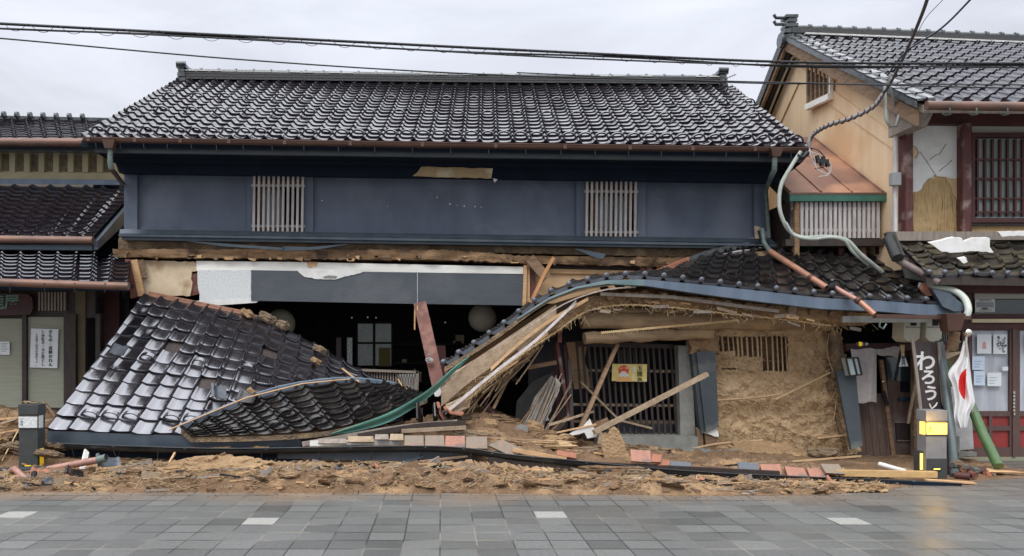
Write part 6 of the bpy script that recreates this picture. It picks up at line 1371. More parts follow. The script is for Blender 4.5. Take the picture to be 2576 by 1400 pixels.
# ------------------------------------------------------------------ neighbour on the right
def neighbour_right():
    R = root('ochre_house', (7.2, 12.2, 0), 'two-storey ochre house with dark red timber front and tiled roofs at the right', 'building')
    XW = 6.6
    Yx = lambda u: XW*F/(u-U0)
    def Pw(u, v, dx=0.): Y = (XW+dx)*F/(u-U0); return P(u, v, Y)
    # gable wall (plane X = XW) with ridge, built from house dimensions
    zr = 1.6+(880-92)*15.2/F; ze = 1.6+(880-278)*11.6/F
    yr, yf, yb = 15.2, 11.7, 19.5
    zb = zr-(zr-ze)*(yb-yr)/(yr-yf)
    w = MB(); w.prism([(XW, yf+.1, 2.75), (XW, yf+.1, ze-.08), (XW, yr, zr-.2), (XW, yb, zb-.1), (XW, yb, 2.75)], (.05, 0, 0)); w.build('gable_wall', M_ochre, R)
    # roof: front slope and back slope
    ex = 6.42
    ev = [Vector((ex, 11.0, 1.6+(880-262)*11.0/F)), Vector((11.5, 11.0, 1.6+(880-262)*11.0/F-.05))]
    tp = [Vector((ex-.05, yr, zr)), Vector((11.5, yr, zr-.20))]
    tile_roof('roof', M_tile, ev, tp, 20, 18, R, seed=51, jit=.003, A=1.35, droop=.03)
    deck('roof_deck', M_woodG, ev, tp, R, n=4, th=.10, off=.02)
    be = [Vector((ex-.05, yb+.8, zb-.5)), Vector((11.5, yb+.8, zb-.5))]
    w = MB(); w.prism([tp[0], tp[1], be[1], be[0]], (0, 0, -.12)); w.build('rear_roof', M_tile, R)
    # verge: grey sheet caps and barge boards
    w = MB(); a, b = ev[0], tp[0]
    for k in range(16):
        s0, s1 = k/16, (k+1)/16; p, q = a.lerp(b, s0), a.lerp(b, s1); w.prism([p+Vector((-.10, 0, .07)), p+Vector((.16, 0, .09)), q+Vector((.16, 0, .075)), q+Vector((-.10, 0, .055))], (0, 0, -.03)); w.prism([p+Vector((-.10, 0, .07)), q+Vector((-.10, 0, .055)), q+Vector((-.10, 0, -.06)), p+Vector((-.10, 0, -.05))], (.015, 0, 0))
    w.build('verge_caps', M_ridge, R)
    w = MB(); w.prism([a+Vector((-.05, .1, -.04)), b+Vector((-.05, 0, -.04)), b+Vector((-.05, 0, -.26)), a+Vector((-.05, .1, -.26))], (.05, 0, 0)); w.prism([b+Vector((-.05, 0, -.04)), be[0]+Vector((-.05, 0, -.04)), be[0]+Vector((-.05, 0, -.24)), b+Vector((-.05, 0, -.24))], (.05, 0, 0)); w.build('barge_board', M_wood, R)
    w = MB(); w.prism([b+Vector((-.08, 0, .08)), be[0]+Vector((-.08, 0, .08)), be[0]+Vector((-.08, 0, -.14)), b+Vector((-.08, 0, -.14))], (.03, 0, 0)); w.build('verge_caps', M_ridgeD, R)
    w = MB(); w.prism([(XW-.03, yf+.3, ze-.22), (XW-.03, yr, zr-.55), (XW-.03, yr, zr-.85), (XW-.03, yf+.3, ze-.45)], (.02, 0, 0)); w.prism([(XW-.03, yr, zr-.55), (XW-.03, yb, zb-.45), (XW-.03, yb, zb-.6), (XW-.03, yr, zr-.85)], (.02, 0, 0)); w.build('inner_barge', M_ochre, R)
    w = MB(); w.tube([(XW-.12, 11.6, ze-.12), (XW-.12, yr-.3, zr-.42), (XW-.12, yr+.05, zr-.38), (XW-.12, yr+.5, zr-.65), (XW-.12, yb, zb-.35)], .022, 8); w.build('conduit', mat('beige_conduit', (.46, .40, .30), .5), R)
    # ridge
    w = MB(); w.prism([(ex-.02, yr-.14, zr+.02), (11.5, yr-.14, zr-.18), (11.5, yr-.14, zr-.08), (ex-.02, yr-.14, zr+.12)], (0, .28, 0)); w.build('ridge_base', M_ridgeD, R)
    w = MB(); w.prism([(ex+.2, yr-.2, zr-.03), (11.5, yr-.2, zr-.23), (11.5, yr-.2, zr-.20), (ex+.2, yr-.2, zr+.0)], (0, .3, 0)); w.build('ridge_mortar', M_white, R)
    w = MB()
    for k in range(18):
        x = ex+.1+k*.27; zz = zr+.14-.04*(x-ex); w.tube([(x, yr-.03, zz), (x+.24, yr-.03, zz)], .055, 10); w.tube([(x+.22, yr-.03, zz), (x+.27, yr-.03, zz)], .075, 10)
    w.build('ridge_caps', M_ridge, R)
    w = MB()
    for dz, ww, h in ((.36, .14, .05), (.28, .08, .05), (.20, .14, .06), (.10, .18, .07)): w.box((ex-.04-ww*.6, yr-.12, zr+dz-h), (ex+.06+ww*.3, yr+.13, zr+dz))
    w.box((ex-.06, yr-.10, zr-.1), (ex+.05, yr+.10, zr+.34)); w.tube([(ex-.2, yr, zr-.08), (ex-.05, yr, zr-.08)], .13, 12)
    for dz in (.34, .22): w.tube([(ex-.12, yr, zr+dz), (ex-.26, yr, zr+dz+.0), (ex-.30, yr, zr+dz+.06)], .03, 6)
    w.build('ridge_end_tile', M_ridge, R)
    # gable vent window
    w = MB()
    q = [Pw(2030, 158, -.04), Pw(2091, 178, -.04), Pw(2088, 238, -.04), Pw(2030, 262, -.04)]
    w.prism(q, (.03, 0, 0)); V_ = w.build('gable_vent', M_black, R)
    for k in range(6):
        u = 2033+k*10.5; w = MB(); w.bar(Pw(u, 160+k*3.4, -.07), Pw(u, 260-k*4, -.07), .05, .05); w.build('vent_bar', M_wood, V_)
    w = MB(); w.bar(Pw(2030, 271, -.08), Pw(2089, 243, -.08), .09, .10); w.bar(Pw(2091, 175, -.06), Pw(2089, 244, -.06), .06, .07); w.build('vent_sill', M_board, V_)
    w = MB(); w.bar(Pw(2020, 150, -.04), Pw(2100, 186, -.04), .06, .22); w.build('vent_hood', M_ochre, V_)
    # copper lean-to
    Yf = 12.35; x0 = P(1990, 0, Yf).x; z0 = P(0, 488, Yf).z; z1 = P(0, 345, 14.6).z
    w = MB(); w.prism([(x0-.06, Yf-.1, z0), (XW+.0, Yf-.1, z0), (XW, 14.6, z1), (x0-.06, 14.6, z1)], (0, 0, -.03)); w.build('copper_roof', M_copperroof, R)
    for k in range(4):
        x = lerp(x0-.05, XW-.05, k/3.); w = MB(); w.bar((x, Yf-.1, z0+.012), (x, 14.6, z1+.012), .025, .03); w.build('copper_seam', M_copperroof, R)
    w = MB(); w.box((x0-.06, Yf-.11, z0-.13), (XW, Yf-.06, z0-.035)); w.build('green_fascia', mat('green_paint', (.035, .12, .085), .6, (.05, .16, .12), 6), R)
    w = MB(); w.box((x0-.07, Yf-.115, z0-.034), (XW, Yf-.05, z0-.004)); w.build('copper_edge', M_copperB, R)
    w = MB(); w.prism([(x0-.05, Yf-.1, z0-.04), (x0-.05, 14.6, z1-.04), (x0-.05, 14.6, z1-.25), (x0-.05, Yf-.1, z0-.22)], (.04, 0, 0)); w.build('verge_board', M_darkwood, R)
    zb_ = P(0, 600, Yf).z
    w = MB(); w.box((x0+.02, Yf+.06, zb_), (XW-.05, Yf+.08, z0-.12)); w.build('lean_to_glazing', mat('grey_blue_glass', (.17, .18, .21), .4, (.12, .125, .15), 6), R)
    for k in range(18):
        x = lerp(x0+.08, XW-.08, k/17); w = MB(); w.box((x-.022, Yf-.03, zb_), (x+.022, Yf+.01, z0-.13)); w.build('lean_to_bar', M_woodP, R)
    for z in (z0-.22, zb_+.12): w = MB(); w.box((x0+.02, Yf+.0, z-.02), (XW-.05, Yf+.04, z+.02)); w.build('lean_to_rail', M_woodP, R)
    w = MB(); w.box((x0+.03, Yf-.06, zb_-.6), (x0+.10, Yf+.05, z0-.15)); w.build('lean_to_post', M_woodH, R)
    w = MB(); w.box((x0-.1, Yf-.05, zb_-.12), (XW, Yf+.1, zb_-.02)); w.box((x0+.12, Yf+.7, 1.5), (XW, Yf+.8, z0+.2)); w.box((x0+.02, Yf+.1, 2.0), (x0+.08, 14.4, z0-.1)); w.build('lean_to_sill', M_darkwood, R)
    for k, u in enumerate((2110, 2165, 2210)):
        w = MB(); w.bar(P(u, 605, 12.5), P(u+6, 660, 12.5), .1, .08); w.build('lower_post', M_dred if k != 1 else M_wood, R)
    w = MB(); w.slab([(1940, 612), (2240, 602), (2260, 760), (1940, 700)], 12.95, .1); w.build('lower_wall', M_mudG, R)
    # front facade, plane Y = YF
    YF = 11.85
    w = MB(); w.rect(2278, 305, 2800, 600, YF+.08, .1); w.build('front_wall', M_ochre, R)
    w = MB(); w.slab([(2262, 283), (2800, 290), (2800, 340-24), (2268, 312)], YF-.1, .15); w.build('header_beam', M_dred, R)
    for u0, u1 in ((2279, 2297), (2422, 2444)):
        w = MB(); w.rect(u0, 310, u1, 585, YF-.14, .2); w.build('front_post', M_post, R)
    w = MB(); w.rect(2297, 314, 2421, 484, YF+.02, .04); w.build('plaster_backing', M_ochre, R)
    pw = MB(); pw.prism([P(*q_, YF) for q_ in [(2297, 314), (2419, 314), (2420, 450), (2392, 452), (2380, 446), (2358, 444), (2352, 436), (2347, 446), (2335, 450), (2324, 462), (2318, 476), (2310, 482), (2297, 484), (2297, 400), (2306, 398), (2312, 386), (2307, 372), (2297, 366)]], (0, .018, 0)); pw.build('white_plaster', M_plaster, R)
    M_strip = mat('lath_and_clay', (.48, .33, .16), .95, (.20, .125, .06), 3.2, .56, .60, stretch=(26, 1, .8), bump=.6, detail=3, c3=(.50, .36, .19), s3=4)
    w = MB(); gridslab(w, [(2297, 478), (2350, 440), (2421, 452)], [(2297, 584), (2360, 584), (2421, 584)], YF+.015, .02, 70, 50, .02, 5.); w.build('exposed_lath', M_strip, R)
    w = MB(); w.prism([P(*q_, YF-.005) for q_ in jag([(2378, 447), (2420, 450), (2420, 520), (2408, 505), (2398, 490), (2392, 470)], 1.5, 9, 5)], (0, .02, 0)); w.build('scratch_coat', mat('pale_ochre_coat', (.52, .37, .20), .9, (.46, .32, .17), 4), R)
    for pts in ([(2314, 382), (2325, 398), (2330, 404), (2342, 424), (2350, 436)], [(2362, 432), (2376, 420), (2382, 416), (2394, 404)], [(2340, 402), (2352, 392), (2364, 388), (2380, 362)]):
        w = MB(); w.tube([P(a, b, YF-.001) for a, b in pts], .005, 4); w.build('crack', M_mudG, R)
    w = MB(); w.box((9.62, YF+.1, 0), (9.72, 19.5, ze-.1)); w.build('side_wall', M_ochre, R)
    # upper window
    w = MB(); w.rect(2445, 318, 2800, 334, YF, .05); w.build('plaster_strip', mat('grey_plaster', (.44, .44, .40), .8), R)
    w = MB(); w.rect(2445, 334, 2800, 345, YF-.07, .1); w.rect(2445, 549, 2800, 560, YF-.08, .12); w.rect(2445, 340, 2453, 552, YF-.05, .1); W_ = w.build('upper_window', M_dred, R)
    w = MB(); w.rect(2453, 345, 2800, 549, YF+.03, .02); w.build('pane', mat('curtained_pane', (.36, .41, .40), .4, (.24, .30, .30), 4, stretch=(3, 1, .5)), W_)
    for k in range(18):
        u = 2458+k*19; w = MB(); w.rect(u, 350, u+5, 545, YF-.03, .04); w.build('muntin', M_dred, W_)
    for v in (400, 448, 498, 532):
        w = MB(); w.rect(2450, v, 2800, v+4, YF-.025, .03); w.build('muntin', M_dred, W_)
    w = MB(); w.rect(2445, 560, 2800, 568, YF-.05, .08); w.build('window_sill', M_darkwood, W_)
    w = MB(); w.rect(2445, 568, 2800, 586, YF, .03); w.build('exposed_lath', M_strip, R)
    # gutter
    w = MB(); w.tube([P(2330, 266, 10.9), P(2800, 272, 10.9)], .06, 10); w.build('gutter', M_copperB, R)
    for u in (2385, 2452, 2530): w = MB(); w.tube([P(u+4, 272, 10.86), P(u+6, 288, 10.86), P(u-6, 290, 10.95), P(u-14, 286, 11.0)], .012, 6); w.build('gutter_hook', M_verdi, R)
    w = MB(); w.prism([Vector((ex+.02, 11.1, ev[0].z-.03)), Vector((ex+.02, 11.9, ev[0].z+.3)), Vector((ex+.02, 11.9, ev[0].z-.22)), Vector((ex+.02, 11.3, ev[0].z-.22))], (.2, 0, 0)); w.build('eave_block', M_woodG, R)
    # conduits on the corner
    w = MB(); w.tube([P(2253, 300, 11.8), P(2252, 440, 11.8), P(2248, 590, 11.8)], .035, 8); w.tube([P(2253, 500, 11.75), P(2251, 640, 11.75), P(2262, 655, 11.7)], .03, 8); w.build('conduit', M_woodP, R)
    w = MB(); w.tube([P(2226, 215, 11.5), P(2228, 300, 11.5), P(2240, 322, 11.5), P(2254, 318, 11.5), P(2262, 290, 11.5)], .022, 8); w.build('service_cable', M_pipegrey, R)
    w = MB(); w.tube([P(2238, 185, 11.4), P(2236, 215, 11.4), P(2250, 265, 11.6), P(2254, 290, 11.6)], .02, 8); w.build('service_cable', M_conc, R)
    w = MB(); w.rect(2245, 434, 2268, 466, 11.7, .1); w.build('meter_box', mat('grey_box', (.30, .31, .32), .5), R, mod='bevel')
    # pent roof over the ground floor, mossy and strewn with plaster
    ev2 = line3([(2330, 694, 11.1), (2800, 700, 11.1)]); tp2 = line3([(2245, 603, 11.9), (2800, 600, 11.9)])
    tile_roof('pent_roof', mat('mossy_tile', (.035, .032, .028), .45, (.16, .13, .08), 3., .45, .7, bump=.5, bscale=20), ev2, tp2, 12, 7, R, seed=61, jit=.02, knobs=True, lift=.03)
    deck('pent_deck', M_darkwood, ev2, tp2, R, n=4, th=.1, off=.02)
    w = MB(); w.slab([(2240, 583), (2800, 583), (2800, 602), (2250, 606)], 11.7, .2); w.build('pent_ridge', M_woodG, R)
    w = MB(); w.bar(P(2238, 590, 11.6), P(2262, 650, 11.3), .12, .1); w.tube([P(2236, 600, 11.55), P(2258, 650, 11.3)], .08, 8); w.build('pent_end', M_ridgeD, R)
    w = MB(); w.tube([P(2260, 655, 11.4), P(2362, 712, 11.1)], .05, 8); w.build('gutter', mat('weathered_copper', (.12, .085, .08), .5, (.20, .16, .15), 6), R)
    w = MB(); w.prism([P(2262, 640, 11.6), P(2368, 690, 11.2), P(2365, 715, 11.2), P(2280, 700, 11.6)], (0, .04, 0)); w.build('verge_board', M_concD, R)
    w = MB(); w.slab([(2340, 696), (2800, 700), (2800, 708), (2340, 706)], 11.15, .06); w.build('pent_fascia', M_concD, R)
    # ground floor
    w = MB(); w.slab([(2368, 712), (2800, 716), (2800, 740), (2372, 736)], 11.6, .15); w.rect(2420, 735, 2446, 860, 11.84, .12); w.rect(2446, 700+38, 2800, 752, 11.9, .1); w.rect(2446, 790, 2800, 803, 11.85, .12); w.rect(2446, 812, 2800, 828, 11.86, .12); w.build('shop_frame', M_dred, R)
    w = MB(); w.slab([(2300, 735), (2800, 735), (2800, 1190), (2300, 1190)], 12.1, .1); w.build('backing_wall', M_mudG, R)
    w = MB(); w.rect(2452, 736, 2800, 752, 11.84, .03); w.rect(2446, 705, 2800, 733, 11.95, .02); w.build('plaster_strip', MATS['grey_plaster'], R)
    w = MB(); w.rect(2452, 752, 2800, 792, 11.95, .02); T_ = w.build('transom_window', M_glassdark, R)
    w = MB(); w.rect(2446, 803, 2800, 812, 11.8, .1); w.build('transom_rail', M_beige, R)
    for u0, u1, uu in ((2436, 2548, 0), (2556, 2668, 1), (2668, 2780, 2)):
        w = MB(); w.rect(u0, 826, u0+10, 1150, 11.9, .06); w.rect(u1-8, 826, u1, 1150, 11.9, .06); w.rect(u0+10, 826, u1-8, 832, 11.9, .06); w.rect(u0+10, 1035, u1-8, 1048, 11.9, .06); w.rect(u0+10, 1072, u1-8, 1084, 11.9, .06); w.rect(u0+10, 1126, u1-8, 1150, 11.9, .06)
        w.rect((u0+u1)/2-4, 1048, (u0+u1)/2+4, 1126, 11.895, .06)
        D = w.build('shop_door', mat('brown_red_frame', (.12, .07, .06), .6, (.085, .05, .045), 5, stretch=(4, 2, .8)), R)
        w = MB(); w.rect(u0+10, 832, u1-8, 1035, 11.94, .01); w.build('glazing', M_curtain, D)
        w = MB(); w.rect(u0+10, 1048, u1-8, 1072, 11.93, .02); w.rect(u0+10, 1084, u1-8, 1126, 11.93, .02); w.build('red_panel', mat('door_red', (.30, .035, .03), .6, (.22, .03, .028), 6), D)
    w = MB(); w.rect(2548, 826, 2556, 1150, 11.88, .08); w.build('door_mullion', MATS['brown_red_frame'], R)
    w = MB()
    for k in range(7): w.bar(P(2551, 985+k*9, 11.86), P(2551, 991+k*9, 11.86), .02, .02)
    w.build('door_chain', M_brass, R)
    w = MB(); w.rect(2380, 1150, 2800, 1180, 11.9, .3); w.build('step', mat('greenish_step', (.24, .28, .21), .85, (.30, .26, .18), 3), R)
    w = MB(); w.bar(P(2405, 1140, 11.6), P(2450, 1142, 11.6), .12, .06); w.build('sill_block', M_conc, R)
    w = MB(); w.tube([P(2404, 1098, 11.5), P(2404, 1138, 11.5)], .05, 10); w.build('drain_pipe', M_conc, R)
    # papers on the door
    def paper(pts, lab, m_=M_paper, Y=11.88, nm='poster'):
        r_ = root(nm, P(pts[0][0], pts[2][1], Y), lab, 'poster', 'papers on the shop doors'); w_ = MB(); w_.prism([P(a, b, Y) for a, b in pts], (0, .004, 0)); w_.build('sheet', m_, r_); return r_
    def rc(a, b, c, d): return [(a, b), (c, b), (c, d), (a, d)]
    r_ = paper(rc(2453, 750, 2503, 786), 'white printed notice in the transom window', M_plaster, 11.93)
    for v in (754, 757, 778, 782): w = MB(); w.rect(2464, v, 2494, v+1.5, 11.925, .003); w.build('printed_line', M_inkg, r_)
    w = MB(); w.rect(2457, 761, 2500, 774, 11.925, .003); w.build('grey_block', mat('soft_grey', (.33, .35, .38), .7), r_)
    text('writing', '営業中', P(2478, 775, 11.922), .03, M_ink, r_)
    r_ = paper(rc(2458, 842, 2494, 890), 'white sheet with a small pink figure drawing on the glass door')
    w = MB(); w.prism([P(a, b, 11.875) for a, b in ((2473, 862), (2476, 860), (2480, 862), (2481, 878), (2472, 878))], (0, .003, 0)); w.build('drawing', mat('soft_pink', (.66, .32, .32), .7), r_)
    r_ = paper(rc(2499, 842, 2533, 891), 'white sheet with a dark grey ink drawing on the glass door')
    rnd = random.Random(3); w = MB()
    for k in range(22): a, b = rnd.gauss(2516, 6), rnd.gauss(866, 9); w.bar(P(a, b, 11.873), P(a+rnd.uniform(-6, 6), b+rnd.uniform(-6, 6), 11.873), .008, .03*rnd.uniform(.3, 1))
    w.build('drawing', M_inkg, r_)
    Mb_ = mat('pale_blue_paper', (.58, .68, .80), .7)
    for q_, lab, m_ in ((rc(2446, 897, 2477, 931), 'upper pale blue sheet at the left of the glass door', Mb_), (rc(2450, 934, 2478, 970), 'lower pale blue sheet at the left of the glass door', Mb_), (rc(2484, 938, 2519, 972), 'white sheet with faint handwriting on the glass door', M_paper)):
        r_ = paper(q_, lab, m_); a, b = q_[0]
        for k in range(3): w = MB(); w.rect(a+5, b+12+k*7, a+24-k*3, b+13+k*7, 11.875, .003); w.build('written_line', mat('blue_ink', (.25, .33, .45), .7), r_)
    paper(rc(2522, 923, 2536, 933), 'tiny white card on the glass door')
    r_ = paper(rc(2583, 840, 2640, 888), 'cream and red illustrated poster on the right shop door', mat('poster_cream', (.66, .55, .42), .6))
    w = MB(); w.rect(2586, 843, 2640, 853, 11.875, .003); w.rect(2586, 872, 2640, 884, 11.875, .003); w.build('red_field', mat('poster_brick', (.42, .07, .05), .6), r_)
neighbour_right()
def plaster_on_roof():
    for pts, Y, lab in (([(2338, 612), (2372, 605), (2400, 598), (2420, 600), (2424, 610), (2450, 600), (2490, 600), (2490, 622), (2500, 636), (2440, 632), (2400, 636), (2370, 634)], 11.25, 'large torn white plaster sheet lying on the right pent roof'), ([(2512, 585), (2600, 583), (2600, 592), (2520, 596)], 11.5, 'long white plaster strip at the top of the right pent roof'), ([(2412, 652), (2430, 648), (2434, 660), (2424, 664)], 11.1, 'small white plaster flake below the torn sheet')):
        m = MB(); m.prism([P(*q_, Y) for q_ in jag(pts, 1.2, 10, 3)], (.0, .05, .02)); m.build('plaster_sheet', M_plaster, None, lab, 'plaster', 'white plaster on the right pent roof')
plaster_on_roof()
# ------------------------------------------------------------------ bollards
def bollard(u0, u1, v_top, v_bot, Y, lit, lab):
    R = root('bollard', P((u0+u1)/2, v_bot, Y), lab, 'bollard', 'square stone street bollards')
    w = (u1-u0)/F*Y; a = P(u0, v_top, Y); zb = 0; zt = a.z; x0, x1 = a.x, a.x+w; d = .2
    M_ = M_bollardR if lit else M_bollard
    m = MB(); m.box((x0, Y, zb), (x1, Y+d, zt-.05)); m.box((x0-.006, Y-.006, zt-.13), (x1+.006, Y+d+.006, zt)); m.build('shaft', M_, R, mod='bevel')
    h0, h1 = (zt-.30, zt-.145)
    ml = mat('lit_amber', (1, .75, .2), .4, emit=(1, .52, .07), estr=1.9) if lit else mat('white_prism_lens', (.72, .74, .74), .35, (.55, .58, .58), 60, detail=0)
    m = MB(); m.box((x0+.004, Y-.012, h0), (x1-.004, Y+.0, h1)); m.build('lamp_panel', ml, R)
    m = MB()
    sx = x1 if not lit else x0-.012
    m.box((sx, Y+.02, h0), (sx+.012, Y+d-.08, h1)); m.build('lamp_panel', ml, R)
    for z in (h0, h1): m = MB(); m.box((x0-.012, Y-.014, z-.006), (x1+.012, Y-.001, z+.006)); m.build('trim', M_darkwood, R)
    ra = mat('lit_amber_low', (1, .7, .15), .4, emit=(1, .68, .12), estr=1.6) if lit else M_amber  # reflectors glow by emission, stronger on the lit bollard
    sx = x1+.001 if not lit else x0-.009
    m = MB(); m.box((sx, Y+.05, .10), (sx+.008, Y+.14, .34)); m.build('side_reflector', ra, R)
    if lit:
        m = MB(); m.box((x0-.02-.05, Y+.03, .09), (x0-.012, Y+.15, .35)); m.build('reflector_housing', M_bollard, R)
        m = MB(); m.box((x0-.06, Y+.026, .12), (x0-.025, Y+.029, .32)); m.build('side_reflector', ra, R)
    cx = (x0+x1)/2; m = MB(); m.box((cx-.05, Y-.008, .10), (cx+.05, Y-.001, .145)); m.build('slot', M_black, R); m = MB(); m.box((cx-.04, Y-.010, .125), (cx+.04, Y-.0085, .14)); m.build('slot_reflector', ra, R)
    if lit:
        m = MB(); m.box((x0, Y-.004, .0), (x1, Y-.0005, .26)); m.build('dark_base', M_bollard, R)  # thin darker sheet over the lower part of the front
    text('engraving', '一\n本\n杉', (x0+.045, Y-.016, h1-.02), .035, M_inkg if not lit else mat('brown_ink', (.25, .12, .02), .6), R)
bollard(47, 95, 1018, 1176, 10.45, False, 'dark stone bollard with white lens panel at the left, unlit')
bollard(2330, 2382, 1033, 1200, 10.15, True, 'grey stone bollard with glowing amber lamp at the right')
m = MB(); q = P(70, 1015, 10.5); [m.prism([Vector((q.x+random.uniform(-.1, .08), q.y+random.uniform(0, .1), q.z-.003)), Vector((q.x+random.uniform(-.1, .1), q.y+.12, q.z-.003)), Vector((q.x+random.uniform(-.1, .1), q.y+random.uniform(.0, .1), q.z+.02))], (.02, 0, .006)) for _ in range(7)]; m.build('dry_leaves', M_plank, None, 'dry leaves and splinters lying on top of the unlit left bollard', 'debris')
# lamp that glows inside the right bollard and shines on the wet paving
pl_ = bpy.data.lights.new('bollard_lamp', 'POINT'); plo = bpy.data.objects.new('bollard_lamp', pl_); C.objects.link(plo); plo.location = P(2356, 1062, 10.0); pl_.energy = 3; pl_.color = (1, .6, .15); pl_.shadow_soft_size = .08
# ------------------------------------------------------------------ pipes, cables
def cables():
    def cab(name, pts, r, m_, lab, cat='cable', grp=None, n=60, seg=6):
        pp = line3(pts); m = MB(); m.tube([poly_at(pp, i/n) for i in range(n+1)], r, seg); return m.build(name, m_, None, lab, cat, grp)
    R = root('overhead_cable', P(1300, 130, 8.), 'thick bundled black overhead cable crossing the whole picture', 'cable')
    top = line3([(-1000, 20, 7.2), (-300, 42, 7.5), (0, 60, 7.6), (700, 96, 7.8), (1400, 131, 8.0), (2000, 157, 8.2), (2576, 160, 8.4), (2900, 158, 8.5)])
    pts = [poly_at(top, i/80) for i in range(81)]
    m = MB(); m.tube(pts, .013, 7); m.build('main_strand', M_cable, R)
    m = MB(); m.tube([p+Vector((0, .01, -.030-.012*math.sin(i*.35))) for i, p in enumerate(pts)], .009, 6); m.build('second_strand', M_cable, R)
    m = MB(); m.tube([p+Vector((0, -.01, -.045+.012*math.sin(i*.22+1))) for i, p in enumerate(pts)], .008, 6); m.build('third_strand', M_cable, R)
    m = MB(); hel = []
    for i in range(900):
        p = poly_at(top, i/900); a = i*.42; hel.append(p+Vector((0, .03*math.cos(a), -.025+.034*math.sin(a))))
    m.tube(hel, .0028, 3, cap=False); m.build('binding_wire', M_cable, R)
    G_ = 'thin overhead wires'
    cab('overhead_wire', [(-300, 75, 9), (0, 97, 9), (600, 150, 9.4), (1200, 187, 9.6), (1830, 205, 9.9), (2576, 223, 10.2)], .0085, M_cable, 'thin black wire passing in front of the main roof ridge, sagging from the left', grp=G_)
    cab('overhead_wire', [(1300, 183, 10.2), (1830, 208, 10.2), (2100, 212, 10.2), (2576, 214, 10.2), (2900, 214, 10.2)], .007, M_cable, 'upper of the two level thin wires in front of the ochre gable', grp=G_)
    cab('drop_cable', [(2339, -20, 8.8), (2318, 40, 9.4), (2280, 130, 10.4), (2240, 210, 11.2), (2222, 236, 11.45)], .020, M_rope, 'twisted grey service cable coming down steeply from the upper right', grp='service cables')
    cab('drop_cable', [(2460, -20, 9), (2370, 70, 10), (2280, 130, 10.8), (2232, 190, 11.3)], .012, mat('blue_black_cable', (.02, .03, .06), .4), 'blue black wire rising to the upper right corner', grp='service cables')
    cab('drop_cable', [(2372, 0, 10), (2330, 45, 10.2), (2305, 90, 10.3)], .004, M_rope, 'hair-thin wire beside the steep service cable', grp='service cables')
    R = root('spliced_cable', P(2130, 300, 11.5), 'grey cable wrapped with black tape from the ochre wall to the main roof corner', 'cable')
    pp = line3([(2222, 236, 11.45), (2195, 270, 11.5), (2140, 298, 11.6), (2085, 315, 11.7), (2050, 335, 11.8), (2036, 356, 11.8), (2036, 375, 11.8)]); pts = [poly_at(pp, i/60) for i in range(61)]
    m = MB(); m.tube(pts, .028, 8); m.build('cable', mat('pinkish_grey_cable', (.22, .19, .19), .6), R)
    m = MB(); m.tube([poly_at(pp, i/400)+Vector((0, .034*math.cos(i*.35), .034*math.sin(i*.35))) for i in range(330)], .009, 4); m.build('tape', M_cable, R)
    R = root('wire_tangle', P(2060, 440, 11.6), 'tangle of cut wires with black connectors hanging at the main roof corner', 'wires')
    for pts in ([(2036, 372), (2060, 380), (2078, 405), (2072, 420), (2050, 425)], [(2036, 372), (2042, 400), (2060, 430), (2082, 438), (2088, 420)], [(2036, 375), (2048, 395), (2055, 425), (2075, 435)], [(2034, 380), (2070, 395), (2090, 415), (2085, 440), (2060, 445)]):
        m = MB(); pl = [P(a, b, 11.6) for a, b in pts]; m.tube([poly_at(pl, i/16) for i in range(17)], .008, 5); m.build('wire', M_woodP if pts[1][0] != 2060 else M_cable, R)
    for u, v in ((2055, 400), (2064, 408), (2070, 402), (2079, 410)):
        m = MB(); m.bar(P(u, v-8, 11.58), P(u+4, v+10, 11.58), .05, .04); m.build('connector', M_cable, R)
    m = MB(); m.tube([P(2004, 392, 11.7), P(2020, 398, 11.7), P(2032, 384, 11.7)], .035, 8); m.build('dark_clamp', M_cable, R)
    G2 = 'long grey green conduits'
    cab('flexible_conduit', [(2015, 382, 11.7), (1990, 420, 11.7), (1964, 470, 11.7), (1962, 530, 11.7), (1985, 580, 11.7), (2020, 598, 11.65), (2080, 596, 11.6), (2130, 605, 11.6), (2165, 640, 11.6), (2220, 685, 11.7)], .029, M_pipegrey, 'thick grey green conduit curling from the roof corner over the pent roof', 'conduit', G2, 90, 8)
    cab('flexible_conduit', [(1976, 560, 11.62), (1998, 592, 11.6), (2040, 602, 11.55), (2090, 598, 11.55), (2124, 606, 11.55), (2146, 635, 11.6), (2185, 668, 11.7)], .022, M_pipegrey, 'thinner second conduit running under the thick grey green one', 'conduit', G2, 70, 8)
    cab('flexible_conduit', [(2310, 718, 11.4), (2350, 724, 11.3), (2395, 730, 11.2), (2425, 750, 11.1), (2436, 778, 11.), (2430, 800, 11.)], .045, mat('white_conduit', (.56, .60, .54), .5), 'white conduit bending over the right corner of the sagging roof', 'conduit', G2, 40, 8)
    R = root('fallen_downpipe', P(2100, 700, 11.2), 'orange copper downpipe lying diagonally on the sagging roof', 'pipe')
    for nm, a, b, r_ in (('upper_length', (1938, 634, 12.2), (2080, 725, 11.25), .045), ('lower_length', (2096, 722, 11.3), (2160, 757, 11.0), .034), ('end_length', (2160, 757, 11.), (2200, 792, 10.85), .04)):
        m = MB(); m.tube([P(*a), P(*b)], r_, 12, cap=False); m.tube([P(*b), P(*a)], r_*.86, 12, cap=False); m.build(nm, M_orangepipe if nm != 'lower_length' else M_pinkpipe, R)
    for u, v, Y in ((1990, 667, 11.85), (2041, 700, 11.5), (2160, 757, 10.99)):
        m = MB(); c = P(u, v, Y); d = (P(2080, 725, 11.25)-P(1938, 634, 12.2)).normalized(); m.tube([c-d*.03, c+d*.03], .05, 12); m.build('collar', M_copper, R)
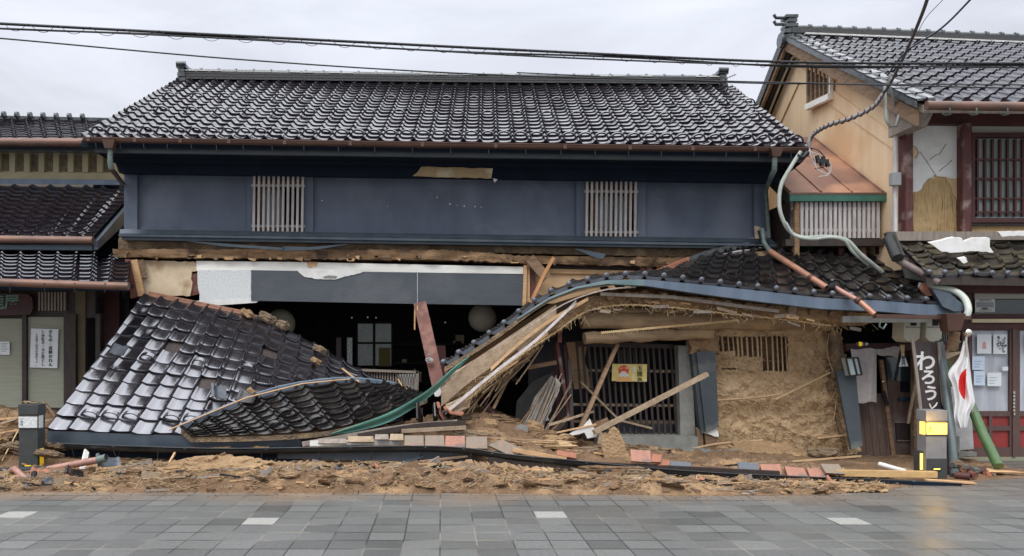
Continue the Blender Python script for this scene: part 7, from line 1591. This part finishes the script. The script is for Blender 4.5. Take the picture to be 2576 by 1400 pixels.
    m = MB(); m.tube([P(2086, 724, 11.25), P(2100, 722, 11.2)], .042, 12); m.build('dark_joint', M_black, R)
    m = MB(); m.tube([P(1916, 575, 12.5), P(1922, 612, 12.5), P(1938, 634, 12.2)], .036, 10); m.build('elbow', M_verdi, R)
    m = MB(); m.prism([P(1908, 580, 12.55), P(1932, 584, 12.55), P(1925, 605, 12.55), P(1916, 605, 12.55)], (0, .06, 0)); m.build('flared_collar', M_metalblue, R)
    R = root('fallen_downpipe', P(140, 1170, 10.), 'pink copper downpipe lying across the rubble in front of the left bollard', 'pipe')
    m = MB(); m.tube([P(118, 1182, 10.1), P(200, 1166, 10.05), P(262, 1155, 10.)], .042, 12, cap=False); m.tube([P(262, 1155, 10.), P(118, 1182, 10.1)], .034, 12, cap=False); m.build('pink_length', M_pinkpipe, R)
    m = MB(); m.tube([P(-60, 1188, 10.3), P(60, 1184, 10.15), P(120, 1181, 10.1)], .044, 12); m.build('black_length', M_cable, R)
    m = MB(); m.tube([P(246, 1158, 10.), P(268, 1152, 9.98)], .048, 12, cap=False); m.build('socket', M_verdi, R)
    R = root('fallen_downpipe', P(60, 1200, 9.9), 'dark brown pipe with a pink elbow at the far left edge', 'pipe')
    m = MB(); m.tube([P(-60, 1212, 9.9), P(30, 1196, 10.), P(140, 1184, 10.1)], .036, 10); m.build('length', M_copper, R)
    m = MB(); m.tube([P(28, 1186, 9.85), P(36, 1180, 9.8), P(48, 1190, 9.7), P(66, 1208, 9.6)], .038, 10); m.build('elbow', M_pinkpipe, R)
    m = MB(); m.tube([P(86, 1190, 9.7), P(84, 1210, 9.6)], .035, 10); m.build('stub', M_black, R)
    # television aerial on the main ridge
    R = root('roof_aerial', P(1822, 200, 16.5), 'small thin aerial beside the right end of the main ridge', 'aerial')
    m = MB(); m.tube([P(1818, 212, 16.4), P(1821, 200, 16.4), P(1852, 188, 16.4)], .008, 5); [m.tube([P(1824+k*6, 198-k*2.4-2, 16.2), P(1824+k*6, 198-k*2.4+3, 16.6)], .005, 4) for k in range(5)]; m.build('rods', M_hook, R)
cables()
